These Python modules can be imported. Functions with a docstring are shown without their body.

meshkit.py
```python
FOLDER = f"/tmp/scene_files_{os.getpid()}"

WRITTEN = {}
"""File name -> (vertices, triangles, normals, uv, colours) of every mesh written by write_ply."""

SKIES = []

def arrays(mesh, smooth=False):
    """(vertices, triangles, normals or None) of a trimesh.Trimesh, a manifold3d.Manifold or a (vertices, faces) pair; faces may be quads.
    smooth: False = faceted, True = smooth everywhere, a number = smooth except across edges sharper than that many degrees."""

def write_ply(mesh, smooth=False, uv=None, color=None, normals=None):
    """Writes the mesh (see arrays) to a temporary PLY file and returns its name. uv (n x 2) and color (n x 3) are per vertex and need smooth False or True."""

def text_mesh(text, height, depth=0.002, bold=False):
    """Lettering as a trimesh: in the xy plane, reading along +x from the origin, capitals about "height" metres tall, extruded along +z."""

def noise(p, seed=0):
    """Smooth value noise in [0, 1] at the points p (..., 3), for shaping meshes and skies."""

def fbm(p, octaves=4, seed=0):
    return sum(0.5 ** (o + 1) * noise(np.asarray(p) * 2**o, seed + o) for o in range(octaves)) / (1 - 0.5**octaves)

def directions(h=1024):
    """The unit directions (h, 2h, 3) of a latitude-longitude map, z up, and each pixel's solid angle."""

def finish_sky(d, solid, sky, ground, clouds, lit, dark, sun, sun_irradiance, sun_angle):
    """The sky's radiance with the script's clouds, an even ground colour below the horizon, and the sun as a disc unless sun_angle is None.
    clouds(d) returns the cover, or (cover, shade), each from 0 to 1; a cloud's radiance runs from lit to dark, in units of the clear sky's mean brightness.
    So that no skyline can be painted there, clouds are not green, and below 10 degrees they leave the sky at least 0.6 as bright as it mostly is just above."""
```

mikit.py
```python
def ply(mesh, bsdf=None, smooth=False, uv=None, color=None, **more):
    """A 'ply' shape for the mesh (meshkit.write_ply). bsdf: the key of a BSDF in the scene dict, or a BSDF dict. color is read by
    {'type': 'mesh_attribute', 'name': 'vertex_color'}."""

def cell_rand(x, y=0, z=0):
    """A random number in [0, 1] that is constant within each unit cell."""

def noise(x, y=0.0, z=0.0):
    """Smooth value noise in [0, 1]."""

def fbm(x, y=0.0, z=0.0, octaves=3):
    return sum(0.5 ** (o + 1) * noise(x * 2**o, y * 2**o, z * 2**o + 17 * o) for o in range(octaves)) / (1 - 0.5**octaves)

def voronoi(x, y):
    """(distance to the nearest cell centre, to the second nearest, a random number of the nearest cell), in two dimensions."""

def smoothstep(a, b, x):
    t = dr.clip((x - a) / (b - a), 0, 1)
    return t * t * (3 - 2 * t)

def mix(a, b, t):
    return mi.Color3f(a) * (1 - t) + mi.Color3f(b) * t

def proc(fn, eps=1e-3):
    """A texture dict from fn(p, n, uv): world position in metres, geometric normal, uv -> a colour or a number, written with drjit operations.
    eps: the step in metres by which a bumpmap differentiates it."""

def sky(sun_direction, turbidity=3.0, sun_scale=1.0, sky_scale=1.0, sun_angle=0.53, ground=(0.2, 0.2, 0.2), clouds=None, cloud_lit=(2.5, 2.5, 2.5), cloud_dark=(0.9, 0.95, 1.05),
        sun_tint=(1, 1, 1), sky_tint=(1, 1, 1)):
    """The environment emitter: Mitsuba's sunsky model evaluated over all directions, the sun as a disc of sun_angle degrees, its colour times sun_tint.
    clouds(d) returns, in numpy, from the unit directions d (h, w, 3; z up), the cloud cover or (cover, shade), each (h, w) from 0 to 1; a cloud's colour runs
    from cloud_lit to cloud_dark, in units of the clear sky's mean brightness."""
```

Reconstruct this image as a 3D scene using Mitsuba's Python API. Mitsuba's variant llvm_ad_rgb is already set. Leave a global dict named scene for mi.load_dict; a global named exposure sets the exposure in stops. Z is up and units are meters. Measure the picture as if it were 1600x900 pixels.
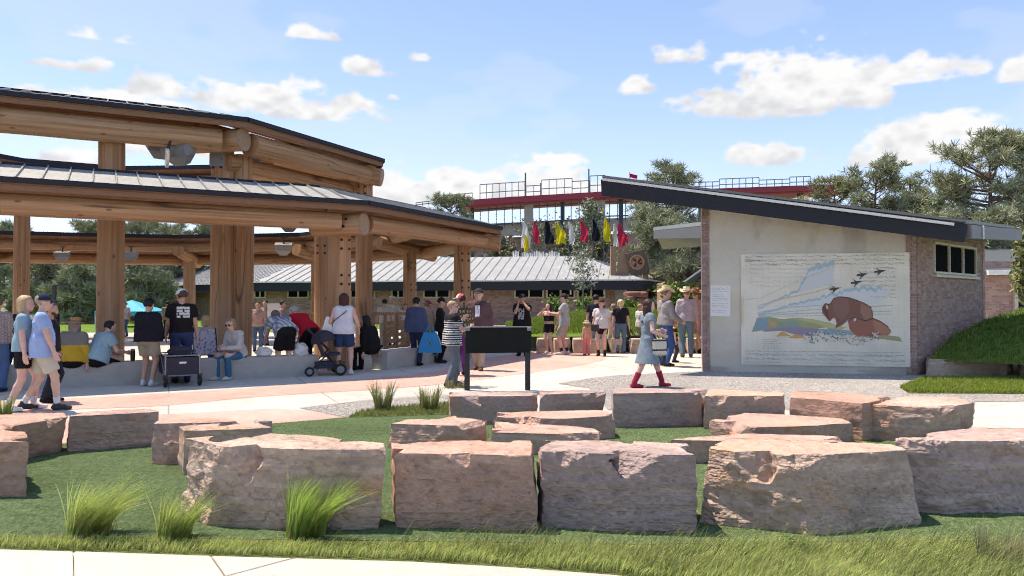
import math, random
import numpy as np, trimesh, drjit as dr, mitsuba as mi
import shapely
from scipy import ndimage
from shapely.geometry import Polygon, box as sbox, LineString
import mikit, meshkit
from mikit import proc, noise, fbm, voronoi, cell_rand, smoothstep, mix

T = mi.ScalarTransform4f
scene, labels = {}, {}

# ------------------------------------------------------------------ camera, sky, exposure
EYE, F, PITCH = 1.6, 1160.0, math.radians(0.89)
cp, sp = math.cos(PITCH), math.sin(PITCH)
scene['camera'] = {'type': 'perspective', 'fov': math.degrees(2 * math.atan(800 / F)), 'fov_axis': 'x', 'near_clip': 0.05, 'far_clip': 6000.0,
                   'to_world': T().look_at(origin=[0, 0, EYE], target=[0, cp, EYE + sp], up=[0, 0, 1])}
SUN = (-0.36, 0.17, 0.91)
exposure = 2.24


def sky_clouds(d):
    """Fair-weather cumulus: separate flat-bottomed heaps given by azimuth and elevation (degrees), broken up by noise."""
    az = np.degrees(np.arctan2(d[..., 0], d[..., 1]))
    el = np.degrees(np.arcsin(np.clip(d[..., 2], -1, 1)))
    heaps = [  # azimuth, elevation of the base, half width, height, strength
        (-16.6, 13.5, 7.2, 2.4, 1.1), (-25.0, 14.2, 3.8, 2.4, 1.05), (-28, 12.4, 8.0, 1.8, 1.1), (-30.5, 15.1, 3.4, .9, .9), (-29.0, 17.1, 2.4, 1.0, .75), (-14.5, 18.9, 2.5, 1.1, .8),
        (-11.0, 16.8, 2.6, 1.7, 1.0), (-7.3, 17.9, 1.3, .8, .8), (-9.1, 15.0, .6, .3, .7), (-11.5, 21.9, 5.0, 1.0, .5), (4.0, 22.6, 2.2, .8, .45),
        (-6.0, 7.6, 6.2, 3.1, 1.15), (2.5, 7.6, 7.0, 3.3, 1.15), (-24, 10.2, 7, 2.0, .7), (-31, 9.0, 6, 2.0, .8),
        (9.7, 15.5, 1.8, 1.2, .9), (13.0, 17.6, 2.6, 1.4, .6), (17.3, 18.8, 1.4, .6, .4), (20.4, 13.7, 8.2, 4.6, 1.25), (29.2, 14.5, 4.2, 1.7, .9), (35.2, 13.9, 2.5, 1.4, .8),
        (19.0, 10.0, 4.2, 1.6, 1.0), (29.5, 9.6, 6.0, 3.0, 1.1), (37, 8.5, 6, 3, .9),
    ]
    rng = np.random.RandomState(5)
    for k in range(70):  # the rest of the sky, outside the frame, goes on the same way
        a = rng.uniform(-180, 180)
        if abs(a) < 48:
            continue
        e = rng.uniform(6, 60)
        heaps.append((a, e, rng.uniform(2, 8) / math.cos(math.radians(e)), rng.uniform(.8, 3.6), rng.uniform(.5, 1.1)))
    q = np.stack([az * .42, el * .75, el * 0], -1)
    n = meshkit.fbm(q, 5, 3)
    n2 = meshkit.fbm(q * 2.3 + 9, 4, 8)
    n3 = meshkit.fbm(np.stack([az * .16, el * .2, el * 0], -1), 3, 31)
    field = np.full(az.shape, -1.0)
    rel = np.zeros(az.shape)
    for a, e, w, h, s in heaps:
        da = (az - a + 180) % 360 - 180
        u = da / (w * .93)
        m = np.abs(u) < 1.5
        v = (el - e) / h
        g = 1.0 - u * u - np.where(v > 0, v * v, (v * 5.5) ** 2)
        g = np.where(m, g * s * .6 - .12 * (1.1 - s), -1)
        better = g > field
        rel = np.where(better, v, rel)
        field = np.maximum(field, g)
    c = field + (n - .5) * 1.35 + (n2 - .5) * .55
    cover = np.clip((c - .06) / .30, 0, 1)
    cover = cover * cover * (3 - 2 * cover)
    wisps = np.clip((meshkit.fbm(np.stack([az * .11, el * .3, el * 0], -1), 5, 77) - .56) * 1.8, 0, .16) * (el > 2)
    haze = .16 * np.exp(-np.maximum(el, 0) / 7.0)
    shade = np.clip(.50 - rel * 1.0 + (n2 - .5) * 2.2 + (meshkit.fbm(q * 1.1 + 40, 3, 5) - .5) * 1.2 - (c - .4) * .1, 0, 1) * .85
    return np.clip(np.maximum(np.maximum(cover * .97, wisps), haze), 0, 1), np.where(cover > .05, shade, .25)


scene['daylight'] = mikit.sky(SUN, turbidity=3.0, clouds=sky_clouds, sun_scale=1.0, sky_scale=1.24, cloud_lit=(1.62, 1.60, 1.57), cloud_dark=(1.12, 1.13, 1.17), ground=(.3, .28, .25), sky_tint=(1.17, 1.01, .97))


# ------------------------------------------------------------------ pixel geometry used to take measurements off the photograph (1600 x 900)
def ray(px, py):
    u, v = (px - 800) / F, (450 - py) / F
    return np.array([u, cp - v * sp, sp + v * cp])


def G(px, py, z=0.0):
    r = ray(px, py)
    return np.array([0, 0, EYE]) + r * ((z - EYE) / r[2])


def P(px, py, d):
    r = ray(px, py)
    return np.array([0, 0, EYE]) + r * (d / r[1])


# ------------------------------------------------------------------ names and entries
used = {}


def numbered(name):
    k = used.get(name, -1) + 1
    used[name] = k
    return name if k == 0 else f'{name}_{k:03d}'


def label(key, text, cat, group=None, kind=None):
    labels[key] = {'label': text, 'category': cat}
    if group:
        labels[key]['group'] = group
    if kind:
        labels[key]['kind'] = kind
    return key


def thing(name, text, cat, group=None, kind=None):
    return label(numbered(name), text, cat, group, kind)


def part(parent, name, mesh, bsdf, smooth=False, uv=None, color=None, text=None, stuff=False):
    key = numbered(f'{parent}__{name}')
    scene[key] = mikit.ply(mesh, bsdf, smooth=smooth, uv=uv, color=color)
    if text or stuff:
        labels[key] = {}
        if text:
            labels[key]['label'] = text
        if stuff:
            labels[key]['kind'] = 'stuff'
    return key


def single(name, mesh, bsdf, text, cat, group=None, kind=None, smooth=False, uv=None, color=None):
    key = label(numbered(name), text, cat, group, kind)
    scene[key] = mikit.ply(mesh, bsdf, smooth=smooth, uv=uv, color=color)
    return key


def struct(name, mesh, bsdf, text, smooth=False, uv=None, color=None, kind='structure'):
    key = numbered(name)
    scene[key] = mikit.ply(mesh, bsdf, smooth=smooth, uv=uv, color=color)
    labels[key] = {'label': text, 'category': name.replace('_', ' '), 'kind': kind}
    return key


cat_meshes = trimesh.util.concatenate


def join(ms):
    return cat_meshes([m if isinstance(m, trimesh.Trimesh) else trimesh.Trimesh(*m, process=False) for m in ms])


# ------------------------------------------------------------------ mesh helpers
def V(*a):
    return np.array(a, float)


def unit(v):
    v = np.asarray(v, float)
    return v / max(np.linalg.norm(v), 1e-12)


def bx(cx, cy, cz, sx, sy, sz, rz=0.0, ch=0.0):
    """A box given by its centre and sizes, turned about z, with its edges chamfered."""
    if ch > 0:
        ch = min(ch, .45 * min(sx, sy, sz))
        x, y, z = sx / 2, sy / 2, sz / 2
        pts = [(a * (x - ch * (k != 0)), b * (y - ch * (k != 1)), c * (z - ch * (k != 2))) for a in (-1, 1) for b in (-1, 1) for c in (-1, 1) for k in range(3)]
        m = trimesh.Trimesh(pts).convex_hull
    else:
        m = trimesh.creation.box((sx, sy, sz))
    if rz:
        m.apply_transform(trimesh.transformations.rotation_matrix(rz, [0, 0, 1]))
    m.apply_translation((cx, cy, cz))
    return m


def bar(p, q, w, h=None, up=(0, 0, 1)):
    """A rectangular bar from p to q, w wide and h high."""
    p, q = np.asarray(p, float), np.asarray(q, float)
    h = w if h is None else h
    x = unit(q - p)
    y = np.cross(up, x)
    y = unit(y if np.linalg.norm(y) > 1e-6 else np.cross((1, 0, 0), x))
    z = np.cross(x, y)
    m = trimesh.creation.box((np.linalg.norm(q - p), w, h))
    M = np.eye(4)
    M[:3, 0], M[:3, 1], M[:3, 2], M[:3, 3] = x, y, z, (p + q) / 2
    m.apply_transform(M)
    return m


def rod(p, q, r0, r1=None, seg=10):
    r1 = r0 if r1 is None else r1
    p, q = np.asarray(p, float), np.asarray(q, float)
    x = unit(q - p)
    a = unit(np.cross(x, (0, 0, 1) if abs(x[2]) < .9 else (1, 0, 0)))
    b = np.cross(x, a)
    t = np.arange(seg) / seg * 2 * np.pi
    ring = np.cos(t)[:, None] * a + np.sin(t)[:, None] * b
    v = np.vstack([p + ring * r0, q + ring * r1, [p], [q]])
    i, j = np.arange(seg), (np.arange(seg) + 1) % seg
    f = np.vstack([np.stack([i, j, j + seg], 1), np.stack([i, j + seg, i + seg], 1), np.stack([j, i, i * 0 + 2 * seg], 1), np.stack([i + seg, j + seg, i * 0 + 2 * seg + 1], 1)])
    return trimesh.Trimesh(v, f, process=False)


def tube(pts, r, seg=8):
    pts = [np.asarray(p, float) for p in pts]
    return cat_meshes([rod(a, b, r, r, seg) for a, b in zip(pts[:-1], pts[1:])] + [trimesh.creation.icosphere(1, r, ).apply_translation(p) for p in pts[1:-1]])


def log(p, q, r0, r1=None, seg=22, wob=.02, seed=0, caps=True):
    """A peeled log with uv in metres (around, along): slightly crooked, with flats and swellings."""
    r1 = r0 if r1 is None else r1
    p, q = np.asarray(p, float), np.asarray(q, float)
    L = np.linalg.norm(q - p)
    n = max(3, int(L / .35))
    x = unit(q - p)
    a = unit(np.cross(x, (0, 0, 1) if abs(x[2]) < .9 else (0, 1, 0)))
    b = np.cross(x, a)
    s = np.linspace(0, 1, n + 1)
    t = np.arange(seg + 1) / seg * 2 * np.pi
    S, A = np.meshgrid(s, t, indexing='ij')
    R = r0 + (r1 - r0) * S
    k = np.stack([np.cos(A) * .9 + seed * 3.1, np.sin(A) * .9 + seed * 7.7, S * L * .7], -1)
    R = R * (1 + 2.2 * wob * (meshkit.fbm(k * 1.6, 3, seed) - .5) * 2)
    axis = p + S[..., None] * (q - p) + ((meshkit.noise(np.stack([S * L * .5, S * 0 + seed, S * 0], -1), 1) - .5) * wob * 1.5)[..., None] * a
    v = axis + (np.cos(A) * R)[..., None] * a + (np.sin(A) * R)[..., None] * b
    uv = np.stack([A * max(r0, r1) + seed * 5.3, S * L + seed * 3.7], -1)
    idx = np.arange((n + 1) * (seg + 1)).reshape(n + 1, seg + 1)
    f = np.vstack([np.stack([idx[:-1, :-1], idx[:-1, 1:], idx[1:, 1:]], -1).reshape(-1, 3), np.stack([idx[:-1, :-1], idx[1:, 1:], idx[1:, :-1]], -1).reshape(-1, 3)])
    v, uv = v.reshape(-1, 3), uv.reshape(-1, 2)
    if caps:
        for row, c, flip in ((0, p, True), (n, q, False)):
            base = len(v)
            rim = v[idx[row]]
            v = np.vstack([v, rim, [rim[:-1].mean(0)]])
            uv = np.vstack([uv, np.stack([np.cos(t) * .02, np.sin(t) * .02], -1), [[0, 0]]])
            i = np.arange(seg)
            tri = np.stack([base + i, base + i + 1, i * 0 + base + seg + 1], 1)
            f = np.vstack([f, tri[:, ::-1] if flip else tri])
    return (v, f), uv


def slab(poly3, thick, down=True):
    """A flat polygon given in space, thickened along its normal (downwards)."""
    p = np.asarray(poly3, float)
    n = unit(np.cross(p[1] - p[0], p[2] - p[0]))
    if n[2] < 0:
        p, n = p[::-1], -n
    u = unit(p[1] - p[0])
    w = np.cross(n, u)
    q = np.stack([(p - p[0]) @ u, (p - p[0]) @ w], 1)
    m = trimesh.creation.extrude_polygon(Polygon(q), thick, engine='earcut')
    M = np.eye(4)
    M[:3, 0], M[:3, 1], M[:3, 2], M[:3, 3] = u, w, n, p[0] - n * (thick if down else 0)
    m.apply_transform(M)
    return m


def sheet(pts, z=None, step=None):
    """A flat sheet over an outline of ground points."""
    pts = np.asarray(pts, float)
    pg = Polygon(pts[:, :2])
    v, f = trimesh.creation.triangulate_polygon(pg, engine='earcut')
    v = np.column_stack([v, np.full(len(v), z if z is not None else 0.0)])
    m = trimesh.Trimesh(v, f, process=False)
    if len(f) and m.face_normals[:, 2].mean() < 0:
        m.invert()
    return m


def smooth_line(pts, n=8, closed=False):
    pts = np.asarray(pts, float)
    out = []
    N = len(pts)
    for i in range(N if closed else N - 1):
        p0, p1, p2, p3 = (pts[(i + k) % N] if closed else pts[min(max(i + k, 0), N - 1)] for k in (-1, 0, 1, 2))
        for t in np.arange(n) / n:
            out.append(.5 * (2 * p1 + (p2 - p0) * t + (2 * p0 - 5 * p1 + 4 * p2 - p3) * t * t + (3 * p1 - p0 - 3 * p2 + p3) * t ** 3))
    if not closed:
        out.append(pts[-1])
    return np.array(out)


def nets(f, o, h):
    """Surface nets of a sampled signed distance field (negative inside)."""
    n = np.array(f.shape)
    s = f < 0
    cs = n - 1
    ids, pos, quads = [], [], []
    for ax in range(3):
        lo = [slice(None)] * 3
        hi = [slice(None)] * 3
        lo[ax], hi[ax] = slice(0, -1), slice(1, None)
        I = np.argwhere(s[tuple(lo)] != s[tuple(hi)])
        b, c = (ax + 1) % 3, (ax + 2) % 3
        I = I[(I[:, b] > 0) & (I[:, b] < n[b] - 1) & (I[:, c] > 0) & (I[:, c] < n[c] - 1)]
        if not len(I):
            continue
        J = I.copy()
        J[:, ax] += 1
        f0, f1 = f[tuple(I.T)], f[tuple(J.T)]
        p = I.astype(float)
        p[:, ax] += f0 / (f0 - f1)
        cell = []
        for db, dc in ((-1, -1), (0, -1), (0, 0), (-1, 0)):
            K = I.copy()
            K[:, b] += db
            K[:, c] += dc
            k = (K[:, 0] * cs[1] + K[:, 1]) * cs[2] + K[:, 2]
            cell.append(k)
            ids.append(k)
            pos.append(p)
        q = np.stack(cell, 1)
        quads.append(np.where((f0 < 0)[:, None], q, q[:, ::-1]))
    if not ids:
        return np.zeros((0, 3)), np.zeros((0, 3), int)
    ids, pos, quads = np.concatenate(ids), np.concatenate(pos), np.concatenate(quads)
    un, inv = np.unique(ids, return_inverse=True)
    cnt = np.bincount(inv)
    v = np.stack([np.bincount(inv, pos[:, k]) / cnt for k in range(3)], 1) * h + o
    q = np.searchsorted(un, quads)
    return v, np.vstack([q[:, [0, 1, 2]], q[:, [0, 2, 3]]])


# ------------------------------------------------------------------ materials
def rgb(c):
    return {'type': 'rgb', 'value': [float(x) for x in c]}


def mat(name, c, rough=.6, metal=0.0, spec=.4, two=True, **kw):
    d = {'type': 'principled', 'base_color': c if isinstance(c, dict) else rgb(c), 'roughness': rough, 'metallic': metal, 'specular': spec, **kw}
    scene[name] = {'type': 'twosided', 'b': d} if two else d
    return name


def bumped(name, c, fn, scale=1.0, eps=2e-3, rough=.7, spec=.35):
    scene[name] = {'type': 'twosided', 'b': {'type': 'bumpmap', 'arbitrary': proc(fn, eps), 'scale': scale,
                                            'bsdf': {'type': 'principled', 'base_color': c if isinstance(c, dict) else rgb(c), 'roughness': rough, 'specular': spec}}}
    return name


VC = {'type': 'mesh_attribute', 'name': 'vertex_color'}


def concrete_fn(base, amp, joint=0.0):
    base = tuple(base)
    stained = (base[0] * .80, base[1] * .77, base[2] * .72)

    def fn(p, n, uv):
        a = fbm(p.x * .55, p.y * .55, p.z * .55, 4)
        b = fbm(p.x * 9, p.y * 9, p.z * 9, 3)
        c = noise(p.x * 160, p.y * 160, p.z * 160)
        s = 1 + amp * ((a - .5) * 1.4 + (b - .5) * .7 + (c - .5) * .35)
        stain = smoothstep(.62, .78, fbm(p.x * 1.7 + 7, p.y * 1.7, p.z * 1.3, 3))
        return mix(base, stained, stain * .5) * s
    return fn


mat('concrete', proc(concrete_fn((.41, .385, .35), .34)), .8)


def plaza_fn(p, n, uv):
    a, b = p.x * .91 + p.y * .42, p.y * .91 - p.x * .42
    fa, fb = a / 2.4 - dr.floor(a / 2.4), b / 2.4 - dr.floor(b / 2.4)
    j = dr.minimum(dr.minimum(fa, 1 - fa), dr.minimum(fb, 1 - fb)) * 2.4
    tone = .95 + .10 * cell_rand(dr.floor(a / 2.4), dr.floor(b / 2.4))
    return concrete_fn((.43, .405, .37), .28)(p, n, uv) * tone * (.55 + .45 * smoothstep(.006, .016, j))


mat('plaza_concrete', proc(plaza_fn), .8)
mat('concrete_wall', proc(concrete_fn((.40, .39, .36), .28)), .85)
mat('pink_concrete', proc(concrete_fn((.45, .29, .25), .34)), .8)


def gravel_col(p, n, uv):
    a, b, w = voronoi(p.x * 32, p.y * 32)
    g = mix((.17, .165, .16), (.44, .42, .40), w)
    return g * (.55 + .6 * smoothstep(.02, .22, b - a)) * (.85 + .3 * fbm(p.x * .8, p.y * .8, 0, 3))


def gravel_h(p, n, uv):
    a, b, w = voronoi(p.x * 32, p.y * 32)
    return smoothstep(0, .35, b - a) * (.4 + .6 * w)


bumped('gravel', proc(gravel_col), gravel_h, .012, 3e-3, .9)


def turf_col(p, n, uv):
    a = fbm(p.x * 1.1, p.y * 1.1, 0, 3)
    rows = fbm(p.x * 3.0, p.y * 22.0, 0, 2)
    f = noise(p.x * 130, p.y * 60, 3.0) * .5 + noise(p.x * 55, p.y * 30, 7.0) * .5
    f = smoothstep(.2, .8, f)
    c = mix((.068, .118, .048), (.148, .200, .096), f)
    c = mix(c, mi.Color3f(.20, .23, .12), smoothstep(.66, .9, noise(p.x * 120, p.y * 70, 1.0)) * .5)
    return c * (.74 + .35 * a + .32 * (rows - .3))


def turf_h(p, n, uv):
    return noise(p.x * 150, p.y * 110, 0)


bumped('turf_mat', proc(turf_col), turf_h, .02, 3e-3, .95, .15)


def dirt_col(p, n, uv):
    a = fbm(p.x * .12, p.y * .12, 0, 4)
    b = fbm(p.x * 6, p.y * 6, p.z * 6, 3)
    return mix((.17, .14, .09), (.12, .15, .06), smoothstep(.35, .65, a)) * (.7 + .6 * b)


mat('dirt', proc(dirt_col), .95)


def lawn_col(p, n, uv):
    a = fbm(p.x * 1.5, p.y * 1.5, p.z, 3)
    b = noise(p.x * 70, p.y * 45, p.z * 60)
    return mix((.05, .10, .015), (.15, .22, .04), .5 * a + .5 * b)


mat('lawn', proc(lawn_col), .95, spec=.1)


def soil_col(p, n, uv):
    return mix((.06, .075, .025), (.12, .14, .045), fbm(p.x * 8, p.y * 8, 0, 3))


mat('soil', proc(soil_col), .95, spec=.1)


def rock_fn(a1, a2, a3):
    def fn(p, n, uv):
        big = fbm(p.x * 1.6, p.y * 1.6, p.z * 2.2, 3)
        band = fbm(p.x * 1.3 + p.y * .8, p.z * 17.0, p.y * 1.3, 3)
        fine = fbm(p.x * 30, p.y * 30, p.z * 30, 3)
        speck = noise(p.x * 150, p.y * 150, p.z * 150)
        c = mix(a1, a2, smoothstep(.3, .7, big))
        c = mix(c, mi.Color3f(a3), smoothstep(.50, .72, band) * .65)
        rust = smoothstep(.60, .74, fbm(p.x * 2.6 + 5, p.y * 2.6, p.z * 3.4 + 2, 4))
        c = mix(c, mi.Color3f(a1[0] * 1.02, a1[1] * .80, a1[2] * .55), rust * .55)
        dark = smoothstep(.60, .8, fbm(p.x * 4.6 - 3, p.y * 4.6, p.z * 4.6, 3))
        c = mix(c, mi.Color3f(a2[0] * .5, a2[1] * .5, a2[2] * .52), dark * .45)
        return c * (.64 + .46 * fine + .18 * speck)
    return fn


def rock_h(p, n, uv):
    pits = smoothstep(.55, .8, fbm(p.x * 24, p.y * 24, p.z * 30, 3))
    return fbm(p.x * 38, p.y * 38, p.z * 60, 4) * .8 - pits * .5 + .35 * fbm(p.x * 4, p.y * 4, p.z * 90, 2)


ROCKS = {'pink': ((.52, .35, .285), (.42, .295, .25), (.58, .44, .375)), 'purple': ((.42, .315, .285), (.345, .27, .255), (.50, .395, .355)),
         'tan': ((.50, .36, .28), (.40, .305, .25), (.58, .45, .375)), 'red': ((.48, .305, .235), (.39, .26, .21), (.54, .38, .31))}
ROCKS['pale'] = ((.56, .45, .36), (.47, .385, .32), (.62, .52, .43))
for k, c in ROCKS.items():
    bumped('rock_' + k, proc(rock_fn(*c)), rock_h, .034, 3e-3, .9, .2)


def log_col(p, n, uv):
    g = fbm(uv.x * 26, uv.y * .55, 0, 4)
    g2 = fbm(uv.x * 70, uv.y * 1.6, 3, 3)
    big = fbm(uv.x * 1.6, uv.y * .35, 5, 3)
    c = mix((.325, .178, .092), (.46, .282, .160), smoothstep(.22, .78, g))
    c = mix(c, mi.Color3f(.43, .295, .195), smoothstep(.45, .75, big) * .55)
    crack = smoothstep(.035, .0, dr.abs(noise(uv.x * 4.2 + fbm(uv.x * 3, uv.y * 1.2, 1, 3) * .55, uv.y * .17, 9) - .5)) * smoothstep(.45, .6, noise(uv.x * 2, uv.y * .5, 4))
    a, b, w = voronoi(uv.x * 2.6, uv.y * 1.1)
    knot = smoothstep(.085, .03, a) * smoothstep(.45, .55, w)
    c = mix(c, mi.Color3f(.10, .055, .03), crack * .8)
    c = mix(c, mi.Color3f(.14, .07, .035), knot * .8)
    return c * (.84 + .32 * g2)


def log_h(p, n, uv):
    return fbm(uv.x * 30, uv.y * .8, 0, 3) + .6 * fbm(uv.x * 7, uv.y * 1.4, 2, 2)


bumped('log_wood', proc(log_col), log_h, .006, 3e-3, .72, .25)


def deck_col(p, n, uv):
    s = (p.x * .6 + p.y * .8) * 7
    return mix((.19, .095, .055), (.27, .145, .085), fbm(p.x * 3, p.y * 3, p.z * 9, 3)) * (.85 + .3 * cell_rand(s))


mat('roof_deck', proc(deck_col), .8)
mat('rough_board', (.22, .125, .075), .8)


def cut_col(p, n, uv):
    r = dr.sqrt(uv.x * uv.x + uv.y * uv.y)
    return mix((.27, .18, .12), (.42, .30, .21), .5 + .5 * dr.sin(r * 230 + 3 * noise(uv.x * 14, uv.y * 14))) * (.8 + .35 * fbm(uv.x * 40, uv.y * 40, 0, 3))


mat('cut_end', proc(cut_col), .8)


def metal_col(p, n, uv):
    return mix((.27, .285, .285), (.36, .375, .375), fbm(p.x * .9, p.y * .9, p.z * 2, 3)) * (.94 + .12 * noise(p.x * 12, p.y * 3, p.z * 12))


mat('roof_metal', proc(metal_col), .48, .15)
mat('roof_seam', (.26, .27, .28), .5, .2)
mat('roof_dark_metal', (.115, .13, .14), .45, .3)
mat('fascia_dark', (.026, .027, .036), .6, spec=.2)
mat('fascia_grey', (.16, .165, .175), .5)
mat('gutter', (.12, .12, .13), .5, .2)
mat('trim_white', (.68, .68, .66), .5)
mat('trim_beige', (.50, .46, .39), .6)
mat('black_metal', (.020, .022, .026), .42)
mat('dark_panel', (.010, .014, .017), .75, spec=.1)
mat('grey_metal', (.25, .255, .27), .45, .3)
mat('bolt_dark', (.02, .016, .014), .6)
mat('tyre', (.018, .018, .019), .8)
mat('plastic_grey', (.22, .22, .23), .5)
mat('plastic_white', (.75, .75, .74), .45)
scene['window_glass'] = {'type': 'twosided', 'b': {'type': 'principled', 'base_color': rgb((.012, .014, .016)), 'roughness': .6, 'specular': 0.0}}
mat('lamp_glass', (.78, .66, .50), .3)


def brick_fn(bw, bh, dx, dy, tone=1.0):
    """Far-off coursed brickwork along the horizontal direction (dx, dy)."""
    def fn(p, n, uv):
        s = (p.x * dx + p.y * dy) / bw
        row = dr.floor(p.z / bh)
        s = s + .5 * (row - 2 * dr.floor(row / 2))
        fx, fz = s - dr.floor(s), p.z / bh - row
        edge = dr.minimum(dr.minimum(fx, 1 - fx) * bw, dr.minimum(fz, 1 - fz) * bh)
        r = cell_rand(dr.floor(s), row)
        c = mix((.26 * tone, .150 * tone, .125 * tone), (.40 * tone, .275 * tone, .235 * tone), r)
        c = c * (.85 + .3 * fbm(p.x * 20, p.y * 20, p.z * 20, 2)) * (.85 + .3 * fbm(p.x * .6, p.y * .6, p.z * .9, 3))
        return mix(mi.Color3f(.36, .31, .27), c, smoothstep(.003, .009, edge))
    return fn


mat('far_brick', proc(brick_fn(.30, .10, .95, -.3)), .9)
mat('mortar', (.34, .29, .26), .95)


def bricks_col(p, n, uv):
    return mix((.24, .16, .143), (.36, .262, .236), cell_rand(dr.floor(uv.x * 1000), dr.floor(uv.y * 1000))) * (.75 + .5 * fbm(p.x * 28, p.y * 28, p.z * 28, 3))


mat('bricks', proc(bricks_col), .9)


def stucco_col(p, n, uv):
    a = fbm(p.x * .8, p.y * .8, p.z * 1.0, 4)
    b = fbm(p.x * 14, p.y * 14, p.z * 14, 3)
    s = 1 + (a - .5) * .35 + (b - .5) * .12
    c = mi.Color3f(.52, .495, .43) * s
    run = smoothstep(.53, .70, fbm(p.x * 2.3 + 3, p.y * .4, p.z * .75, 4)) * smoothstep(2.0, 3.4, p.z)
    low = smoothstep(.57, .72, fbm(p.x * .7 + 8, p.y * .4, p.z * 3.4, 3)) * smoothstep(2.2, .8, p.z)
    ochre = smoothstep(.55, .7, fbm(p.x * 1.3 + 2, p.y, p.z * 1.3 + 5, 3))
    c = mix(c, mi.Color3f(.24, .215, .20), run * .6)
    c = mix(c, mi.Color3f(.28, .24, .20), low * .6)
    return mix(c, mi.Color3f(.50, .43, .31), ochre * .35)


mat('stucco', proc(stucco_col), .9)
mat('bark', proc(lambda p, n, uv: mix((.07, .05, .04), (.17, .125, .10), fbm(p.x * 12, p.y * 12, p.z * 3, 3))), .95)
mat('pale_bark', (.20, .185, .16), .9)
mat('old_wood', proc(lambda p, n, uv: mix((.20, .125, .075), (.34, .225, .14), fbm(p.x * 14, p.y * 14, p.z * 2, 3))), .85)
mat('red_stone', proc(lambda p, n, uv: mix((.13, .065, .055), (.25, .14, .115), fbm(p.x * 3, p.y * 3, p.z * 5, 4))), .9)
mat('cloth', VC, .85, spec=.15)
mat('skin', VC, .5, spec=.35)
mat('hair', VC, .55, spec=.3)
scene['leaf'] = {'type': 'twosided', 'b': {'type': 'principled', 'base_color': VC, 'roughness': .6, 'specular': .25}}
scene['blade'] = {'type': 'principledthin', 'base_color': VC, 'roughness': .5, 'diff_trans': .7, 'spec_trans': 0.0}
mat('painted', VC, .5)

# ================================================================== GROUND
def GZ(pts, z):
    return np.array([G(x, y, z) for x, y in pts])


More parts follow.
